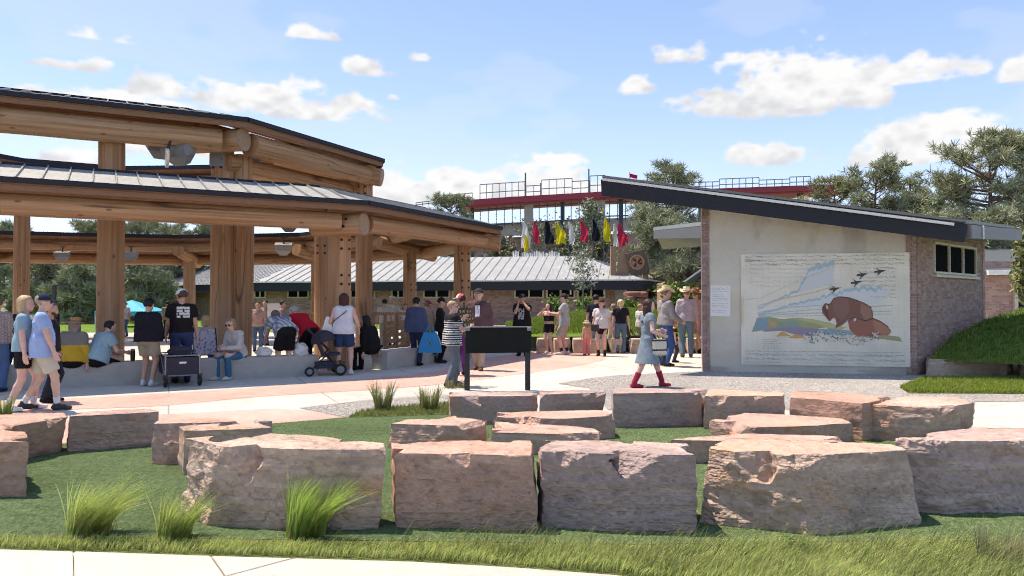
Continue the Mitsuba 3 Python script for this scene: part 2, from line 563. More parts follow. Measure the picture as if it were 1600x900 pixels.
struct('ground', sheet([(-2500, -600), (2500, -600), (2500, 3000), (-2500, 3000)], -.016), 'dirt', 'dry grassy ground reaching the horizon')
struct('plaza', sheet([(-60, 2.0), (40, 2.0), (40, 44), (-6, 44), (-9, 36), (-60, 36)], -.008), 'plaza_concrete', 'pale concrete plaza around the log pavilion')
struct('far_lawn', sheet([(-60, 36), (-9, 36), (-6, 44), (-14, 62), (-60, 62)], -.012), 'lawn', 'sunlit lawn seen beyond the pavilion')
band1 = [(-260, 660), (-100, 652), (70, 641), (250, 634), (400, 620), (560, 610), (680, 601), (800, 586), (880, 575), (925, 567), (946, 561), (945, 557), (930, 552), (890, 549), (840, 549), (760, 560), (680, 580), (560, 593), (360, 608), (70, 625), (-100, 634), (-260, 642)]
struct('pink_paving_band', sheet(smooth_line(GZ(band1, -.004), 4, True), -.004), 'pink_concrete', 'salmon pink concrete band curving past the pavilion')
band2 = [(545, 651), (512, 643), (430, 638), (300, 645), (200, 650), (0, 664), (-200, 690), (-200, 735), (0, 710), (245, 680), (430, 663)]
struct('pink_paving_patch', sheet(GZ(band2, -.004), -.004), 'pink_concrete', 'pink concrete patch between the turf and the pale plaza')
g1 = [(467, 637), (580, 624), (700, 617), (760, 613), (760, 640), (700, 652), (545, 653)]
struct('gravel_bed', sheet(GZ(g1, 0), 0.0), 'gravel', 'grey gravel bed behind the grass tufts')
g2 = [(872, 599), (920, 591), (964, 586), (1030, 583), (1090, 580), (1440, 580), (1800, 592), (1800, 626), (1530, 627), (1400, 640), (1100, 640), (950, 640), (920, 606)]
struct('gravel_bed', sheet(GZ(g2, 0), 0.0), 'gravel', 'grey gravel bed in front of the mural building')
turf_px = [(-300, 790), (-100, 738), (20, 705), (106, 692), (245, 678), (330, 669), (430, 661), (545, 652), (610, 648), (700, 645), (840, 648), (960, 646), (1100, 648), (1230, 652), (1360, 664), (1530, 668), (1600, 671), (1850, 690), (1900, 880),
           (1600, 846), (1300, 846), (1000, 850), (700, 846), (400, 842), (0, 838), (-300, 838)]
struct('artificial_turf', sheet(GZ(turf_px, .004), .004), 'turf_mat', 'dark green artificial turf under the ring of boulders')
walk_edge = [(-400, 848), (0, 858), (180, 863), (350, 869), (500, 873), (640, 877), (800, 886), (960, 898), (1100, 915), (1300, 945)]
soil_px = [(-400, 838)] + [(0, 838), (400, 842), (700, 846), (1000, 850), (1300, 846), (1600, 846), (1900, 880), (2100, 1250), (1300, 1250)] + walk_edge[::-1]
struct('planting_bed', sheet(GZ(soil_px, .0), .0), 'soil', 'soil bed under the rough grass by the front walk')
tuft_bed = [(545, 652), (560, 643), (600, 637), (700, 630), (760, 632), (800, 648), (700, 647), (610, 650)]
struct('planting_bed', sheet(GZ(tuft_bed, .008), .008), 'soil', 'narrow soil bed between gravel and turf')
patch_px = [(1405, 605), (1425, 598), (1441, 591), (1800, 591), (1800, 616), (1420, 614)]
struct('lawn_patch', sheet(GZ(patch_px, .008), .008), 'soil', 'sunlit lawn strip below the stone edging blocks')

# front walk: separate slabs with open joints
walk = thing('front_walk', 'pale concrete walk slabs along the bottom of the picture', 'pavement', kind='structure')
edge = Polygon(np.array([G(x, y, .02)[:2] for x, y in walk_edge] + [(9, 2.2), (-9, 2.2)])).buffer(0)
cuts = [LineString([G(115, 855, .02)[:2], G(121, 1150, .02)[:2]]), LineString([G(325, 862, .02)[:2], G(352, 900, .02)[:2], G(420, 1150, .02)[:2]]),
        LineString([G(474, 868, .02)[:2], G(350, 901, .02)[:2]]), LineString([G(-160, 845, .02)[:2], G(-260, 1150, .02)[:2]]), LineString([G(1000, 890, .02)[:2], G(980, 1150, .02)[:2]])]
rest = edge
for c in cuts:
    rest = rest.difference(c.buffer(.0045))
for pg in getattr(rest, 'geoms', [rest]):
    if pg.area > .003:
        lo = trimesh.creation.extrude_polygon(pg, .10, engine='earcut').apply_translation((0, 0, -.084))
        top = trimesh.creation.extrude_polygon(pg.buffer(-.004), .004, engine='earcut').apply_translation((0, 0, .016))
        part(walk, 'slab', join([lo, top]), 'concrete')

# ================================================================== BOULDERS
brng = np.random.RandomState(11)


def boulder(text, ring, base, rock, h=None, res=.02, rough=.03, top_rough=.010, chips=6, seed=0, ledges=1.0, group=None, faces=None):
    """A quarried block. ring: the corners of its top (pixels, counter-clockwise from the front left); base: where each corner meets the turf, or None.
    The block's height follows from the distance at which its base stands."""
    rng = np.random.RandomState(seed + 100)
    gd = [G(b[0], b[1], b[2] if len(b) > 2 else 0.0) for b in base if b is not None]
    if h is None:
        hs = []
        for t, b in zip(ring, base):
            if b is not None and len(b) == 2:
                hs.append(P(t[0], t[1], G(*b)[1])[2])
        h = float(np.mean(hs[:2]))
    top = np.array([G(x, y, h) for x, y in ring])
    bot = []
    for t, b in zip(top, base):
        if b is None:
            bot.append(np.array([t[0], t[1], 0.0]))
        else:
            bot.append(G(b[0], b[1], b[2] if len(b) > 2 else 0.0))
    bot = np.array(bot)
    lo = np.minimum(top.min(0), bot.min(0)) - .10
    hi = np.maximum(top.max(0), bot.max(0)) + .10
    lo[2], hi[2] = -.10, h + .08
    n = np.ceil((hi - lo) / res).astype(int) + 1
    ax = [lo[k] + np.arange(n[k]) * res for k in range(3)]
    X, Y, Z = np.meshgrid(*ax, indexing='ij')
    pts = np.stack([X, Y, Z], -1)
    warp = (meshkit.fbm(pts * 2.3 + seed, 3, seed) - .5)
    mid = (meshkit.fbm(pts * 6.5 + 3, 4, seed + 1) - .5)
    fine = (meshkit.fbm(pts * 21, 3, seed + 3) - .5)
    lay = pts * np.array([1.1, 1.1, 15.0]) + warp[..., None] * np.array([.8, .8, 2.6])
    strata = meshkit.fbm(lay, 3, seed + 2) - .5
    # conchoidal steps: the noise is terraced so that flakes end in crisp edges
    flake = meshkit.fbm(pts * np.array([3.2, 3.2, 4.6]) + 11, 3, seed + 5) * 5.0
    flake = (np.floor(flake) + np.clip((flake - np.floor(flake)) * 5, 0, 1)) / 5.0 - .5
    tilt = rng.uniform(-.012, .012, 2)
    c = top.mean(0)
    f = Z - h - tilt[0] * (X - c[0]) - tilt[1] * (Y - c[1]) + (warp * .4 + mid * .5 + fine * .25) * top_rough * 1.6 + flake * top_rough * 1.3
    fields = [f]
    h_ = h
    f = np.maximum(f, -.05 - Z)
    m = len(ring)
    area_c = np.concatenate([top, bot]).mean(0)
    edges = []
    for i in range(m):
        j = (i + 1) % m
        a, b, q = top[i], top[j], (bot[i] + bot[j]) / 2
        nn = unit(np.cross(b - a, q - a))
        if nn @ (area_c - a) > 0:
            nn = -nn
        s = rough * (faces[i] if faces else rng.uniform(.6, 1.3))
        dist = (pts - a) @ nn + warp * s * .8
        for _k in range(7):        # broken facets, each a little askew
            u_, w_ = rng.uniform(.05, .95), rng.uniform(.1, .95)
            pf = a + (b - a) * u_ + (q - (a + b) / 2) * w_
            nf = unit(nn + unit(b - a) * rng.uniform(-1, 1) * s * 5 + np.array([0, 0, rng.uniform(-.6, 1)]) * s * 5)
            dist = np.maximum(dist, (pts - pf) @ nf - rng.uniform(.5, 1.6) * s)
        dist = dist + mid * s * 1.0 + strata * .020 * ledges + flake * s * 1.3 + fine * .009
        fields.append(dist)
        f = np.maximum(f, dist)
        edges.append((a, b, nn))
    for _ in range(chips):
        a, b, nn = edges[rng.randint(m)]
        t = rng.uniform(0, 1)
        if rng.rand() < .35:
            t = round(t)
        p = a + (b - a) * t
        tw = unit(b - a) * rng.uniform(-.8, .8)
        cn = unit(nn + np.array([0, 0, rng.uniform(.2, 1.2)]) + tw)
        dep = rng.uniform(.012, .045)
        R = rng.uniform(.10, .30)
        plane = (pts - p) @ cn + dep + (mid * .05 + fine * .03)
        sph = np.linalg.norm(pts - p, axis=-1) - R * (1 + warp * 1.5 + mid)
        f = np.maximum(f, np.minimum(plane, -sph))
        fields.append(np.minimum(plane, -sph))
    v, t = nets(f, lo, res)
    # pull the vertices that lie near two faces onto both, so that broken edges stay crisp
    fields = [(g, np.gradient(g, res)) for g in fields]
    for _ in range(4):
        q = ((v - lo) / res).T
        for g, gr in fields:
            d = ndimage.map_coordinates(g, q, order=1, mode='nearest')
            act = (np.abs(d) < res * .75) & (v[:, 2] > .01)
            if not act.any():
                continue
            nn = np.stack([ndimage.map_coordinates(x, q[:, act], order=1, mode='nearest') for x in gr], 1)
            v[act] -= nn * (np.clip(d[act], -res, res) / np.maximum((nn * nn).sum(1), .3))[:, None] * .7
    return single('boulder', (v, t), 'rock_' + rock, text, 'boulder', group, smooth=24)


BLD = [
    ('big boulder in front row with sunlit orange left end, grass tuft before it', [(345, 700), (607, 705), (592, 688), (430, 675), (290, 684)], [(331, 829), (590, 831), None, None, (290, 806, .0)], 'tan', dict(res=.014, rough=.030, seed=1, chips=9, faces=[.7, .8, 1, 1, 2.0])),
    ('squarish pinkish brown boulder in front row, right of the grass tuft boulder', [(615, 708), (838, 712), (834, 687), (610, 689)], [(621, 827), (843, 829), None, None], 'red', dict(res=.013, rough=.018, seed=2, chips=6)),
    ('greyish purple layered boulder in the middle of the front row', [(846, 707), (1090, 713), (1074, 689), (838, 684)], [(848, 828), (1091, 835), None, None], 'purple', dict(res=.013, rough=.026, seed=3, chips=8, ledges=1.5)),
    ('largest front boulder with rough pitted left face and slanting right end', [(1088, 703), (1230, 715), (1428, 704), (1400, 689), (1140, 684)], [(1105, 815), (1222, 836), (1456, 827), None, None], 'tan', dict(res=.0135, rough=.030, seed=4, chips=9, faces=[2.3, .45, .8, 1, 1])),
    ('wide boulder cut off by the right edge, pink flat top', [(1385, 690), (1680, 697), (1680, 667), (1490, 667)], [(1436, 803), (1690, 812), None, None], 'purple', dict(res=.017, rough=.034, seed=5, chips=8, faces=[1.6, 1, 1, 1])),
    ('brown boulder cut off by the left edge, nearest of the left group', [(-110, 690), (46, 689), (32, 664), (-110, 662)], [(-110, 778), (38, 777), None, None], 'red', dict(res=.016, rough=.02, seed=6)),
    ('short boulder behind the left edge boulder, left of a long boulder', [(-60, 668), (20, 666), (106, 651), (98, 644), (-60, 650)], [(-50, 735), (28, 722), (86, 706), None, None], 'red', dict(res=.02, rough=.03, seed=7)),
    ('long low dark faced boulder left of the gap onto the pink paving', [(108, 652), (249, 643), (240, 637), (106, 645)], [(106, 709), (244, 695), None, None], 'pink', dict(res=.02, rough=.022, seed=8)),
    ('narrow boulder end standing left of the orange ended boulder', [(240, 662), (273, 664), (400, 657), (330, 652), (246, 657)], [(233, 725), (260, 728), None, None, None], 'pink', dict(res=.018, rough=.02, seed=9)),
    ('white topped slab tucked behind the orange ended boulder', [(284, 673), (425, 668), (400, 660), (276, 664)], [(292, 742), (432, 736), None, None], 'tan', dict(res=.018, rough=.015, seed=10, chips=3)),
    ('small dark boulder tip poking up behind the white topped slab', [(402, 663), (425, 659), (420, 654), (398, 656)], [(402, 695), (427, 690), None, None], 'purple', dict(res=.018, rough=.012, seed=11, chips=3)),
    ('low pink boulder with pointed back in the inner row, left of centre', [(603, 664), (722, 665), (760, 656), (710, 650), (640, 654)], [(600, 702), (724, 704), (760, 692), None, None], 'pink', dict(res=.018, rough=.022, seed=12)),
    ('long pink boulder of the inner row, behind the low slab', [(770, 651), (880, 655), (962, 650), (940, 640), (780, 642)], [(770, 686), (880, 690), (966, 686), None, None], 'pink', dict(res=.018, rough=.02, seed=13)),
    ('low pale topped slab leaning in front of the long inner boulder', [(763, 678), (942, 677), (930, 668), (775, 659)], [(766, 712), (942, 711), None, None], 'pink', dict(res=.016, rough=.016, seed=14)),
    ('leftmost boulder of the back arc, below the sign', [(702, 620), (840, 618), (838, 611), (700, 613)], [(704, 658), (840, 668), None, None], 'purple', dict(res=.022, rough=.016, seed=15)),
    ('second boulder of the back arc, gap of grass to its right', [(843, 617), (948, 613), (945, 607), (842, 611)], [(845, 664), (934, 662), None, None], 'purple', dict(res=.022, rough=.016, seed=16)),
    ('dark faced boulder of the back arc behind the denim dress', [(956, 615), (1095, 613), (1110, 605), (955, 606)], [(958, 666), (1095, 669), None, None], 'purple', dict(res=.022, rough=.012, seed=17)),
    ('yellowish tan boulder of the back arc below the notice sheet', [(1097, 618), (1226, 620), (1222, 611), (1110, 607)], [(1097, 668), (1226, 676), None, None], 'tan', dict(res=.022, rough=.03, seed=18)),
    ('reddish boulder of the back arc below the bison mural', [(1228, 620), (1352, 631), (1400, 620), (1240, 609)], [(1228, 676), (1355, 690), None, None], 'red', dict(res=.022, rough=.03, seed=19)),
    ('rightmost boulder of the back arc with a dark notch in its right end', [(1356, 631), (1478, 638), (1527, 629), (1490, 621), (1400, 617)], [(1359, 690), (1478, 692), (1531, 670), None, None], 'pink', dict(res=.022, rough=.03, seed=20)),
    ('wedge shaped pale slab with white top in the right inner row', [(1104, 657), (1187, 671), (1336, 661), (1311, 651), (1165, 644)], [(1106, 692), (1188, 706), (1338, 694), None, None], 'pink', dict(res=.016, rough=.018, seed=21)),
    ('flat pink slab barely showing behind the largest front boulder', [(1030, 689), (1330, 690), (1322, 681), (1165, 677)], [(1030, 725), (1330, 726), None, None], 'pink', dict(res=.02, rough=.012, seed=22, chips=3)),
]
for text, ring, base, rock, kw in BLD:
    boulder(text, ring, base, rock, **kw)
for k, (x0, x1, text) in enumerate([(1441, 1585, 'long rough stone block edging the shaded mound, nearest the mural building'), (1588, 1760, 'stone edging block cut off by the right edge')]):
    boulder(text, [(x0, 562), (x1, 561), (x1, 552), (x0 + 4, 553)], [(x0, 589), (x1, 588), None, None], 'pale', res=.03, rough=.05, seed=40 + k, chips=4)
x = 838
k = 0
words = ['behind the crop top woman', 'behind the man in grey', 'between the man in grey and the toddler', 'behind the toddler', 'behind the white shirted woman', 'behind the light grey shirt', 'left of the denim dress', 'behind the cowboy in grey', 'behind the cowboy in blue']
while x < 1088:
    w = [26, 30, 24, 34, 28, 30, 26, 32, 30][k]
    boulder(f'tan stone block of the low mound wall {words[k]}', [(x, 530), (x + w - 1, 530), (x + w - 2, 526), (x + 1, 526)], [(x, 552), (x + w - 1, 552), None, None], 'pale', res=.045, rough=.03, seed=60 + k, chips=2)
    x += w
    k += 1


# ================================================================== LOG PAVILION
pav = thing('log_pavilion', 'large ring shaped log pavilion with two tiers of metal roof', 'pavilion')
L = np.array([(-10.2, 12.3), (-3.15, 16.2), (-.32, 21.95), (-2.9, 28), (-7.75, 32.3), (-14.2, 33.6), (-22.6, 31), (-25, 25), (-23, 18), (-16.4, 13.4)])
U = np.array([(-12.1, 13.75), (-6.08, 17.0), (-3.83, 22.0), (-5.6, 27.2), (-10.0, 30.2), (-15.3, 30.6), (-19.6, 28.0), (-21.4, 23.0), (-19.6, 16.9)])


def inset(poly, d):
    p = Polygon(poly)
    n = len(poly)
    out = []
    ccw = p.exterior.is_ccw
    for i in range(n):
        a, b, c = poly[i - 1], poly[i], poly[(i + 1) % n]
        e0, e1 = unit(b - a), unit(c - b)
        n0, n1 = np.array([-e0[1], e0[0]]), np.array([-e1[1], e1[0]])
        if not ccw:
            n0, n1 = -n0, -n1
        bis = unit(n0 + n1)
        out.append(b + bis * d / max(bis @ n0, .3))
    return np.array(out)


def z3(p, z):
    return np.array([p[0], p[1], z])


def seam_panels(holder, poly3, pitch, thick=.02, rib_h=.045, rib_w=.025, mat_p='roof_metal', mat_r='roof_seam', first_label=None):
    """Standing seam sheets over a planar roof face whose first edge is the eave: every sheet is a piece with its seam."""
    p = np.asarray(poly3, float)
    u = unit(p[1] - p[0])
    n = unit(np.cross(p[1] - p[0], p[2] - p[0]))
    if n[2] < 0:
        n = -n
    w = np.cross(n, u)
    if (p[2] - p[0]) @ w < 0:
        w = -w
    q = Polygon(np.stack([(p - p[0]) @ u, (p - p[0]) @ w], 1)).buffer(0)
    M = np.eye(4)
    M[:3, 0], M[:3, 1], M[:3, 2], M[:3, 3] = u, w, np.cross(u, w), p[0]
    sgn = 1 if np.cross(u, w)[2] > 0 else -1
    x0, y0, x1, y1 = q.bounds
    s = x0
    while s < x1 - .02:
        g = q.intersection(sbox(s + .002, y0 - 1, min(s + pitch, x1) - .002, y1 + 1))
        for gg in getattr(g, 'geoms', [g]):
            if gg.is_empty or gg.area < .01:
                continue
            ms = [trimesh.creation.extrude_polygon(gg, thick, engine='earcut')]
            r = gg.intersection(sbox(s, y0 - 1, s + rib_w, y1 + 1))
            for rr in getattr(r, 'geoms', [r]):
                if rr.geom_type == 'Polygon' and rr.area > 1e-4:
                    ms.append(trimesh.creation.extrude_polygon(rr, rib_h, engine='earcut').apply_translation((0, 0, thick)))
            if sgn < 0:
                for m in ms:
                    m.vertices[:, 2] *= -1
                    m.invert()
            for i, m in enumerate(ms):
                m.apply_transform(M)
            k = part(holder, 'panel', ms[0], mat_p)
            if len(ms) > 1:
                part(holder, 'seam', join(ms[1:]), mat_r)
        s += pitch


def tier(poly, w, zo, zi, name, visible, rlog, seed, metal='roof_metal'):
    inner = inset(poly, w)
    n = len(poly)
    roof = part(pav, name, join([slab([z3(poly[i], zo), z3(poly[(i + 1) % n], zo), z3(inner[(i + 1) % n], zi), z3(inner[i], zi)], .10) for i in range(n)]), 'roof_deck')
    for i in range(n):
        j = (i + 1) % n
        face = [z3(poly[i], zo + .012), z3(poly[j], zo + .012), z3(inner[j], zi + .012), z3(inner[i], zi + .012)]
        if i in visible:
            seam_panels(roof, face, .40, mat_p=metal)
        else:
            part(roof, 'panel', slab(face, .03, down=False), metal)
        # dark metal edge with a wooden sub-fascia below it
        e = unit(poly[j] - poly[i])
        o = np.array([e[1], -e[0]]) if Polygon(poly).exterior.is_ccw else np.array([-e[1], e[0]])
        a, b = poly[i] + o * .03, poly[j] + o * .03
        part(roof, 'edge_trim', bar(z3(a, zo + .01), z3(b, zo + .01), .05, .10), 'fascia_dark')
        part(roof, 'edge_board', bar(z3(poly[i] - o * .03, zo - .12), z3(poly[j] - o * .03, zo - .12), .05, .10), 'rough_board')
        ci, cj = inner[i], inner[j]
        part(roof, 'edge_trim', bar(z3(ci, zi + .0), z3(cj, zi + .0), .05, .16), 'fascia_dark')
        # eave log and inner log
        li, lj = inset(poly, .42)[i], inset(poly, .42)[j]
        ext = unit(lj - li) * .25
        ea, eb = (-.38 if i == 1 else 1.0), (-.38 if j == 1 else 1.0)
        ea, eb = ea if ea > 0 else -1.5, eb if eb > 0 else -1.5
        (m, uv) = log(z3(li - ext * ea, zo - .17 - rlog), z3(lj + ext * eb, zo - .17 - rlog), rlog * 1.03, rlog * .96, seed=seed + i, seg=26)
        part(pav, 'beam', m, 'log_wood', smooth=True, uv=uv)
        if name == 'upper_roof' and i in (1, 2):
            l2, k2 = inset(poly, 1.0)[i], inset(poly, 1.0)[j]
            (m, uv) = log(z3(l2, zo - .30 - rlog * 2), z3(k2, zo - .30 - rlog * 2), .21, .20, seed=seed + 40 + i, seg=22)
            part(pav, 'beam', m, 'log_wood', smooth=True, uv=uv)
        mi_, mj_ = inset(poly, w - .35)[i], inset(poly, w - .35)[j]
        zz = zi - (zi - zo) * .35 / w
        (m, uv) = log(z3(mi_, zz - .15 - rlog), z3(mj_, zz - .15 - rlog), rlog * .95, seed=seed + 20 + i, seg=22)
        part(pav, 'beam', m, 'log_wood', smooth=True, uv=uv)
    return inner, roof


LO, LI, UO, UI = 3.70, 4.26, 5.72, 6.48
Min, low_roof = tier(L, 2.05, LO, LI, 'lower_roof', (0, 1, 2, 9), .205, 0)
Uin, up_roof = tier(U, 3.0, UO, UI, 'upper_roof', (0, 1, 8), .27, 50, metal='roof_dark_metal')

post_in = inset(L, 1.05)
tall = {0: inset(U, 1.15)[0], 1: np.array([-7.0, 17.9]), 2: np.array([-4.42, 22.2]), 5: np.array([-16.0, 29.5]), 6: np.array([-18.1, 27.4])}
n = len(L)


def bolts(post, c, z_list, r, face, dx=.10):
    """Counter-bored bolt holes in pairs on the side of a post that faces the given direction."""
    f = unit(np.array([face[0], face[1]]))
    s = np.array([-f[1], f[0]])
    for z in z_list:
        for k in (-1, 1):
            q = c + s * dx * k
            rr = math.sqrt(max(r * r - dx * dx, .01))
            a, b = q + f * (rr - .03), q + f * (rr + .012)
            part(post, 'bolt', rod(z3(a, z), z3(b, z), .030, .030, 10), 'bolt_dark')


def make_post(c, z0, z1, r, seed, text=None, bz=None, face=None):
    (m, uv) = log(z3(c, z0), z3(c, z1), r * 1.03, r * .97, seed=seed, seg=28, wob=.012)
    k = part(pav, 'post', m, 'log_wood', smooth=True, uv=uv)
    if bz:
        bolts(k, np.asarray(c), bz, r, face)
    return k


for i in range(n):
    c = post_in[i]
    if i in (1, 2, 3):
        make_post(c, -.02, LO - .30, .262 if i == 1 else .25, 70 + i, bz=[1.95, 2.15, 2.75, 2.95], face=(-c[0] * .2 + .25, -1))
    else:
        make_post(c, -.02, LO - .30, .25, 70 + i)
    # radial log that carries the corner and pokes out under the eave
    out = unit(L[i] - post_in[i])
    inn = Min[i] - out * .2
    tip = L[i] - out * .03
    if i == 1:                       # this one runs on past its post to the right
        base_ = L[1] - out * .40
        out = unit(np.array([.95, -.30]))
        tip, inn = base_ + out * .17, base_ - out * 1.1
    zi_ = LO - .43 if i == 1 else LI - .62
    (m, uv) = log(z3(tip, LO - .43), z3(inn, zi_), .255, .24, seed=90 + i, seg=26, caps=True)
    k = part(pav, 'corner_log', m, 'log_wood', smooth=True, uv=uv)
    t = np.linspace(0, 2 * np.pi, 27)
    dirx = unit(z3(tip, LO - .43) - z3(inn, zi_))
    a_ = unit(np.cross(dirx, (0, 0, 1)))
    b_ = np.cross(dirx, a_)
    cc = z3(tip, LO - .43) + dirx * .006
    rim = cc + np.cos(t)[:, None] * a_ * .243 + np.sin(t)[:, None] * b_ * .243
    part(k, 'cut_face', (np.vstack([rim, [cc]]), np.stack([np.arange(26), np.arange(26) + 1, np.full(26, 27)], 1)), 'cut_end', uv=np.vstack([np.stack([np.cos(t) * .243, np.sin(t) * .243], -1), [[0, 0]]]))
# bolt heads on the big corner log
for a, dz in ((.35, .1), (.55, .12), (.42, -.06), (.6, -.05)):
    out = unit(np.array([.95, -.30]))
    q = z3(L[1] - unit(L[1] - post_in[1]) * .40 + out * (.17 - a * .9), LO - .43 + dz)
    s = np.array([out[1], -out[0], 0])
    s = s if s[1] < 0 else -s
    part(pav, 'bolt', rod(q + s * .2, q + s * .262, .028, .028, 10), 'bolt_dark')

un = len(U)
tp = inset(U, 1.15)
for i in range(un):
    c = tall.get(i, tp[i])
    make_post(c, -.02, UO - .35, .265 if i != 2 else .25, 120 + i, bz=[4.75, 4.95] if i in (1, 2) else None, face=(-.15, -1))
    out = unit(U[i] - c)
    tip = U[i] - out * .05
    inn = Uin[i]
    if i == 1:
        base_ = U[1] - out * .46
        out = unit(np.array([.95, -.30]))
        tip, inn = base_ + out * .15, base_ - out * 1.2
    zi_ = UO - .38 if i == 1 else UI - .70
    zt_ = UO - (.38 if i == 1 else .50)
    (m, uv) = log(z3(tip, zt_), z3(inn, zi_), .27, .25, seed=140 + i, seg=26)
    k = part(pav, 'corner_log', m, 'log_wood', smooth=True, uv=uv)
    t = np.linspace(0, 2 * np.pi, 27)
    dirx = unit(z3(tip, zt_) - z3(inn, zi_))
    a_ = unit(np.cross(dirx, (0, 0, 1)))
    b_ = np.cross(dirx, a_)
    cc = z3(tip, zt_) + dirx * .006
    rim = cc + np.cos(t)[:, None] * a_ * .26 + np.sin(t)[:, None] * b_ * .26
    part(k, 'cut_face', (np.vstack([rim, [cc]]), np.stack([np.arange(26), np.arange(26) + 1, np.full(26, 27)], 1)), 'cut_end', uv=np.vstack([np.stack([np.cos(t) * .26, np.sin(t) * .26], -1), [[0, 0]]]))
# intermediate tall posts along the near side and beside the corner
make_post(np.array([-8.87, 16.4]), -.02, UO - .62, .275, 160)
make_post(np.array([-6.62, 18.15]), -.02, UO - .6, .25, 161)
make_post(np.array([-5.35, 20.9]), -.02, LI - .4, .21, 162, bz=[2.9, 3.1], face=(.1, -1))
# grey steel splice plates of the tall corner post
part(pav, 'steel_plate', bx(-7.02, 17.62, 5.02, .34, .03, .5, .25), 'plastic_grey')

# concrete seat wall along the eave line, in sections with joints
wall = thing('seat_wall', 'low grey concrete seat wall running round the pavilion', 'wall')


def wall_run(a, b, cuts_at):
    a, b = np.asarray(a, float), np.asarray(b, float)
    d = unit(b - a)
    Lr = np.linalg.norm(b - a)
    st = [0] + cuts_at + [Lr]
    for s0, s1 in zip(st[:-1], st[1:]):
        p, q = a + d * (s0 + .004), a + d * (s1 - .004)
        m = (p + q) / 2
        part(wall, 'section', bx(m[0], m[1], .18, np.linalg.norm(q - p), .46, .48, math.atan2(d[1], d[0]), .012), 'concrete_wall')


W0 = inset(L, .30)
eA, eB = unit(W0[0] - W0[1]), unit(W0[2] - W0[1])
wall_run(W0[9], W0[0], [2.3, 4.6])
wall_run(W0[0] - eA * .06, W0[1] + eA * .95, [2.0, 4.0])
wall_run(W0[1] + eB * .75, W0[2] - eB * .9, [1.7, 3.4])

# ================================================================== HILL AND FAR GROUND BEHIND
def hill_h(x, y):
    x, y = np.asarray(x, float), np.asarray(y, float)
    a = np.clip((y - 56) / 26, 0, 1)
    b = np.clip((y - 95) / 120, 0, 1)
    side = np.clip(1 - np.abs(x - 12) / 60, 0, 1) ** .5
    return (a * a * (3 - 2 * a)) * 6.1 * side + b * 3 + (meshkit.fbm(np.stack([x * .08, y * .08, x * 0], -1), 3, 4) - .5) * 1.2 * a - .3


gx, gy = np.meshgrid(np.linspace(-60, 90, 90), np.linspace(52, 200, 70), indexing='ij')
hv = np.stack([gx, gy, hill_h(gx, gy)], -1).reshape(-1, 3)
ii = np.arange(90 * 70).reshape(90, 70)
hf = np.stack([ii[:-1, :-1], ii[1:, :-1], ii[1:, 1:], ii[:-1, 1:]], -1).reshape(-1, 4)
struct('hillside', (hv, hf), 'dirt', 'brown scrubby hillside rising behind the low building', smooth=True)


# ================================================================== LOW BRICK BUILDING BEHIND
bb = thing('brick_building', 'long low brick building with pale standing seam roof behind the pavilion', 'building')
E0, E1, E2 = P(235, 447.5, 62), P(400, 441.5, 50.5), P(1005, 437.5, 46)
H0, H1, H2 = P(330, 424, 66), P(480, 404, 57), P(910, 401, 53)
H2b = P(640, 401, 55)
bk = np.array([4.5, 16, 0])
EB2, EB1, EB0 = E2 + bk * .7 + [1.5, 0, 0], E1 + bk, E0 + bk
r1 = part(bb, 'roof', join([slab([E1, E2, H2, H1], .12), slab([E0, E1, H1, H0], .12), slab([E2, EB2, H2], .12), slab([EB2, EB1, H1, H2], .12), slab([EB1, EB0, H0, H1], .12)]), 'fascia_dark')
up = V(0, 0, .012)
seam_panels(r1, [E1 + up, E2 + up, H2 + up, H1 + up], .66, rib_h=.05, rib_w=.035)
seam_panels(r1, [E0 + up, E1 + up, H1 + up, H0 + up], .66, rib_h=.05, rib_w=.035)
seam_panels(r1, [E2 + up, EB2 + up, H2 + up], .8, rib_h=.05, rib_w=.035)
for a, b in ((E0, E1), (E1, E2), (E2, EB2)):
    part(r1, 'fascia', bar(a + V(0, -.03, -.30), b + V(0, -.03, -.30), .08, .60), 'fascia_dark')
    part(r1, 'gutter', bar(a + V(0, -.10, .02), b + V(0, -.10, .02), .10, .09), 'trim_white')


def wall_line(px, py_top, d0, back=1.5):
    q = P(px, py_top, d0)
    return np.array([q[0], q[1] + back])


def on(px, a, b):
    """Where the sight line of image column px crosses the ground line a-b."""
    r = ray(px, 450)
    d = np.array([r[0], r[1]])
    e = b - a
    t = (d[0] * a[1] - d[1] * a[0]) / (d[1] * e[0] - d[0] * e[1])
    return a + e * t


wA, wB, wC = E0[:2] + [.9, 1.3], E1[:2] + [.2, 1.3], E2[:2] + [-.9, 1.3]
for a, b, n_ in ((wA, wB, 'wall'), (wB, wC, 'wall')):
    m = (a + b) / 2
    e = b - a
    part(bb, n_, bx(m[0], m[1] + .15, 1.0, np.linalg.norm(e), .3, 3.0, math.atan2(e[1], e[0])), 'far_brick')
m = (wC + EB2[:2] + [-.9, 0]) / 2
e = EB2[:2] + [-.9, 0] - wC
part(bb, 'wall', bx(m[0] - .1, m[1], 1.0, np.linalg.norm(e), .3, 3.0, math.atan2(e[1], e[0])), 'far_brick')
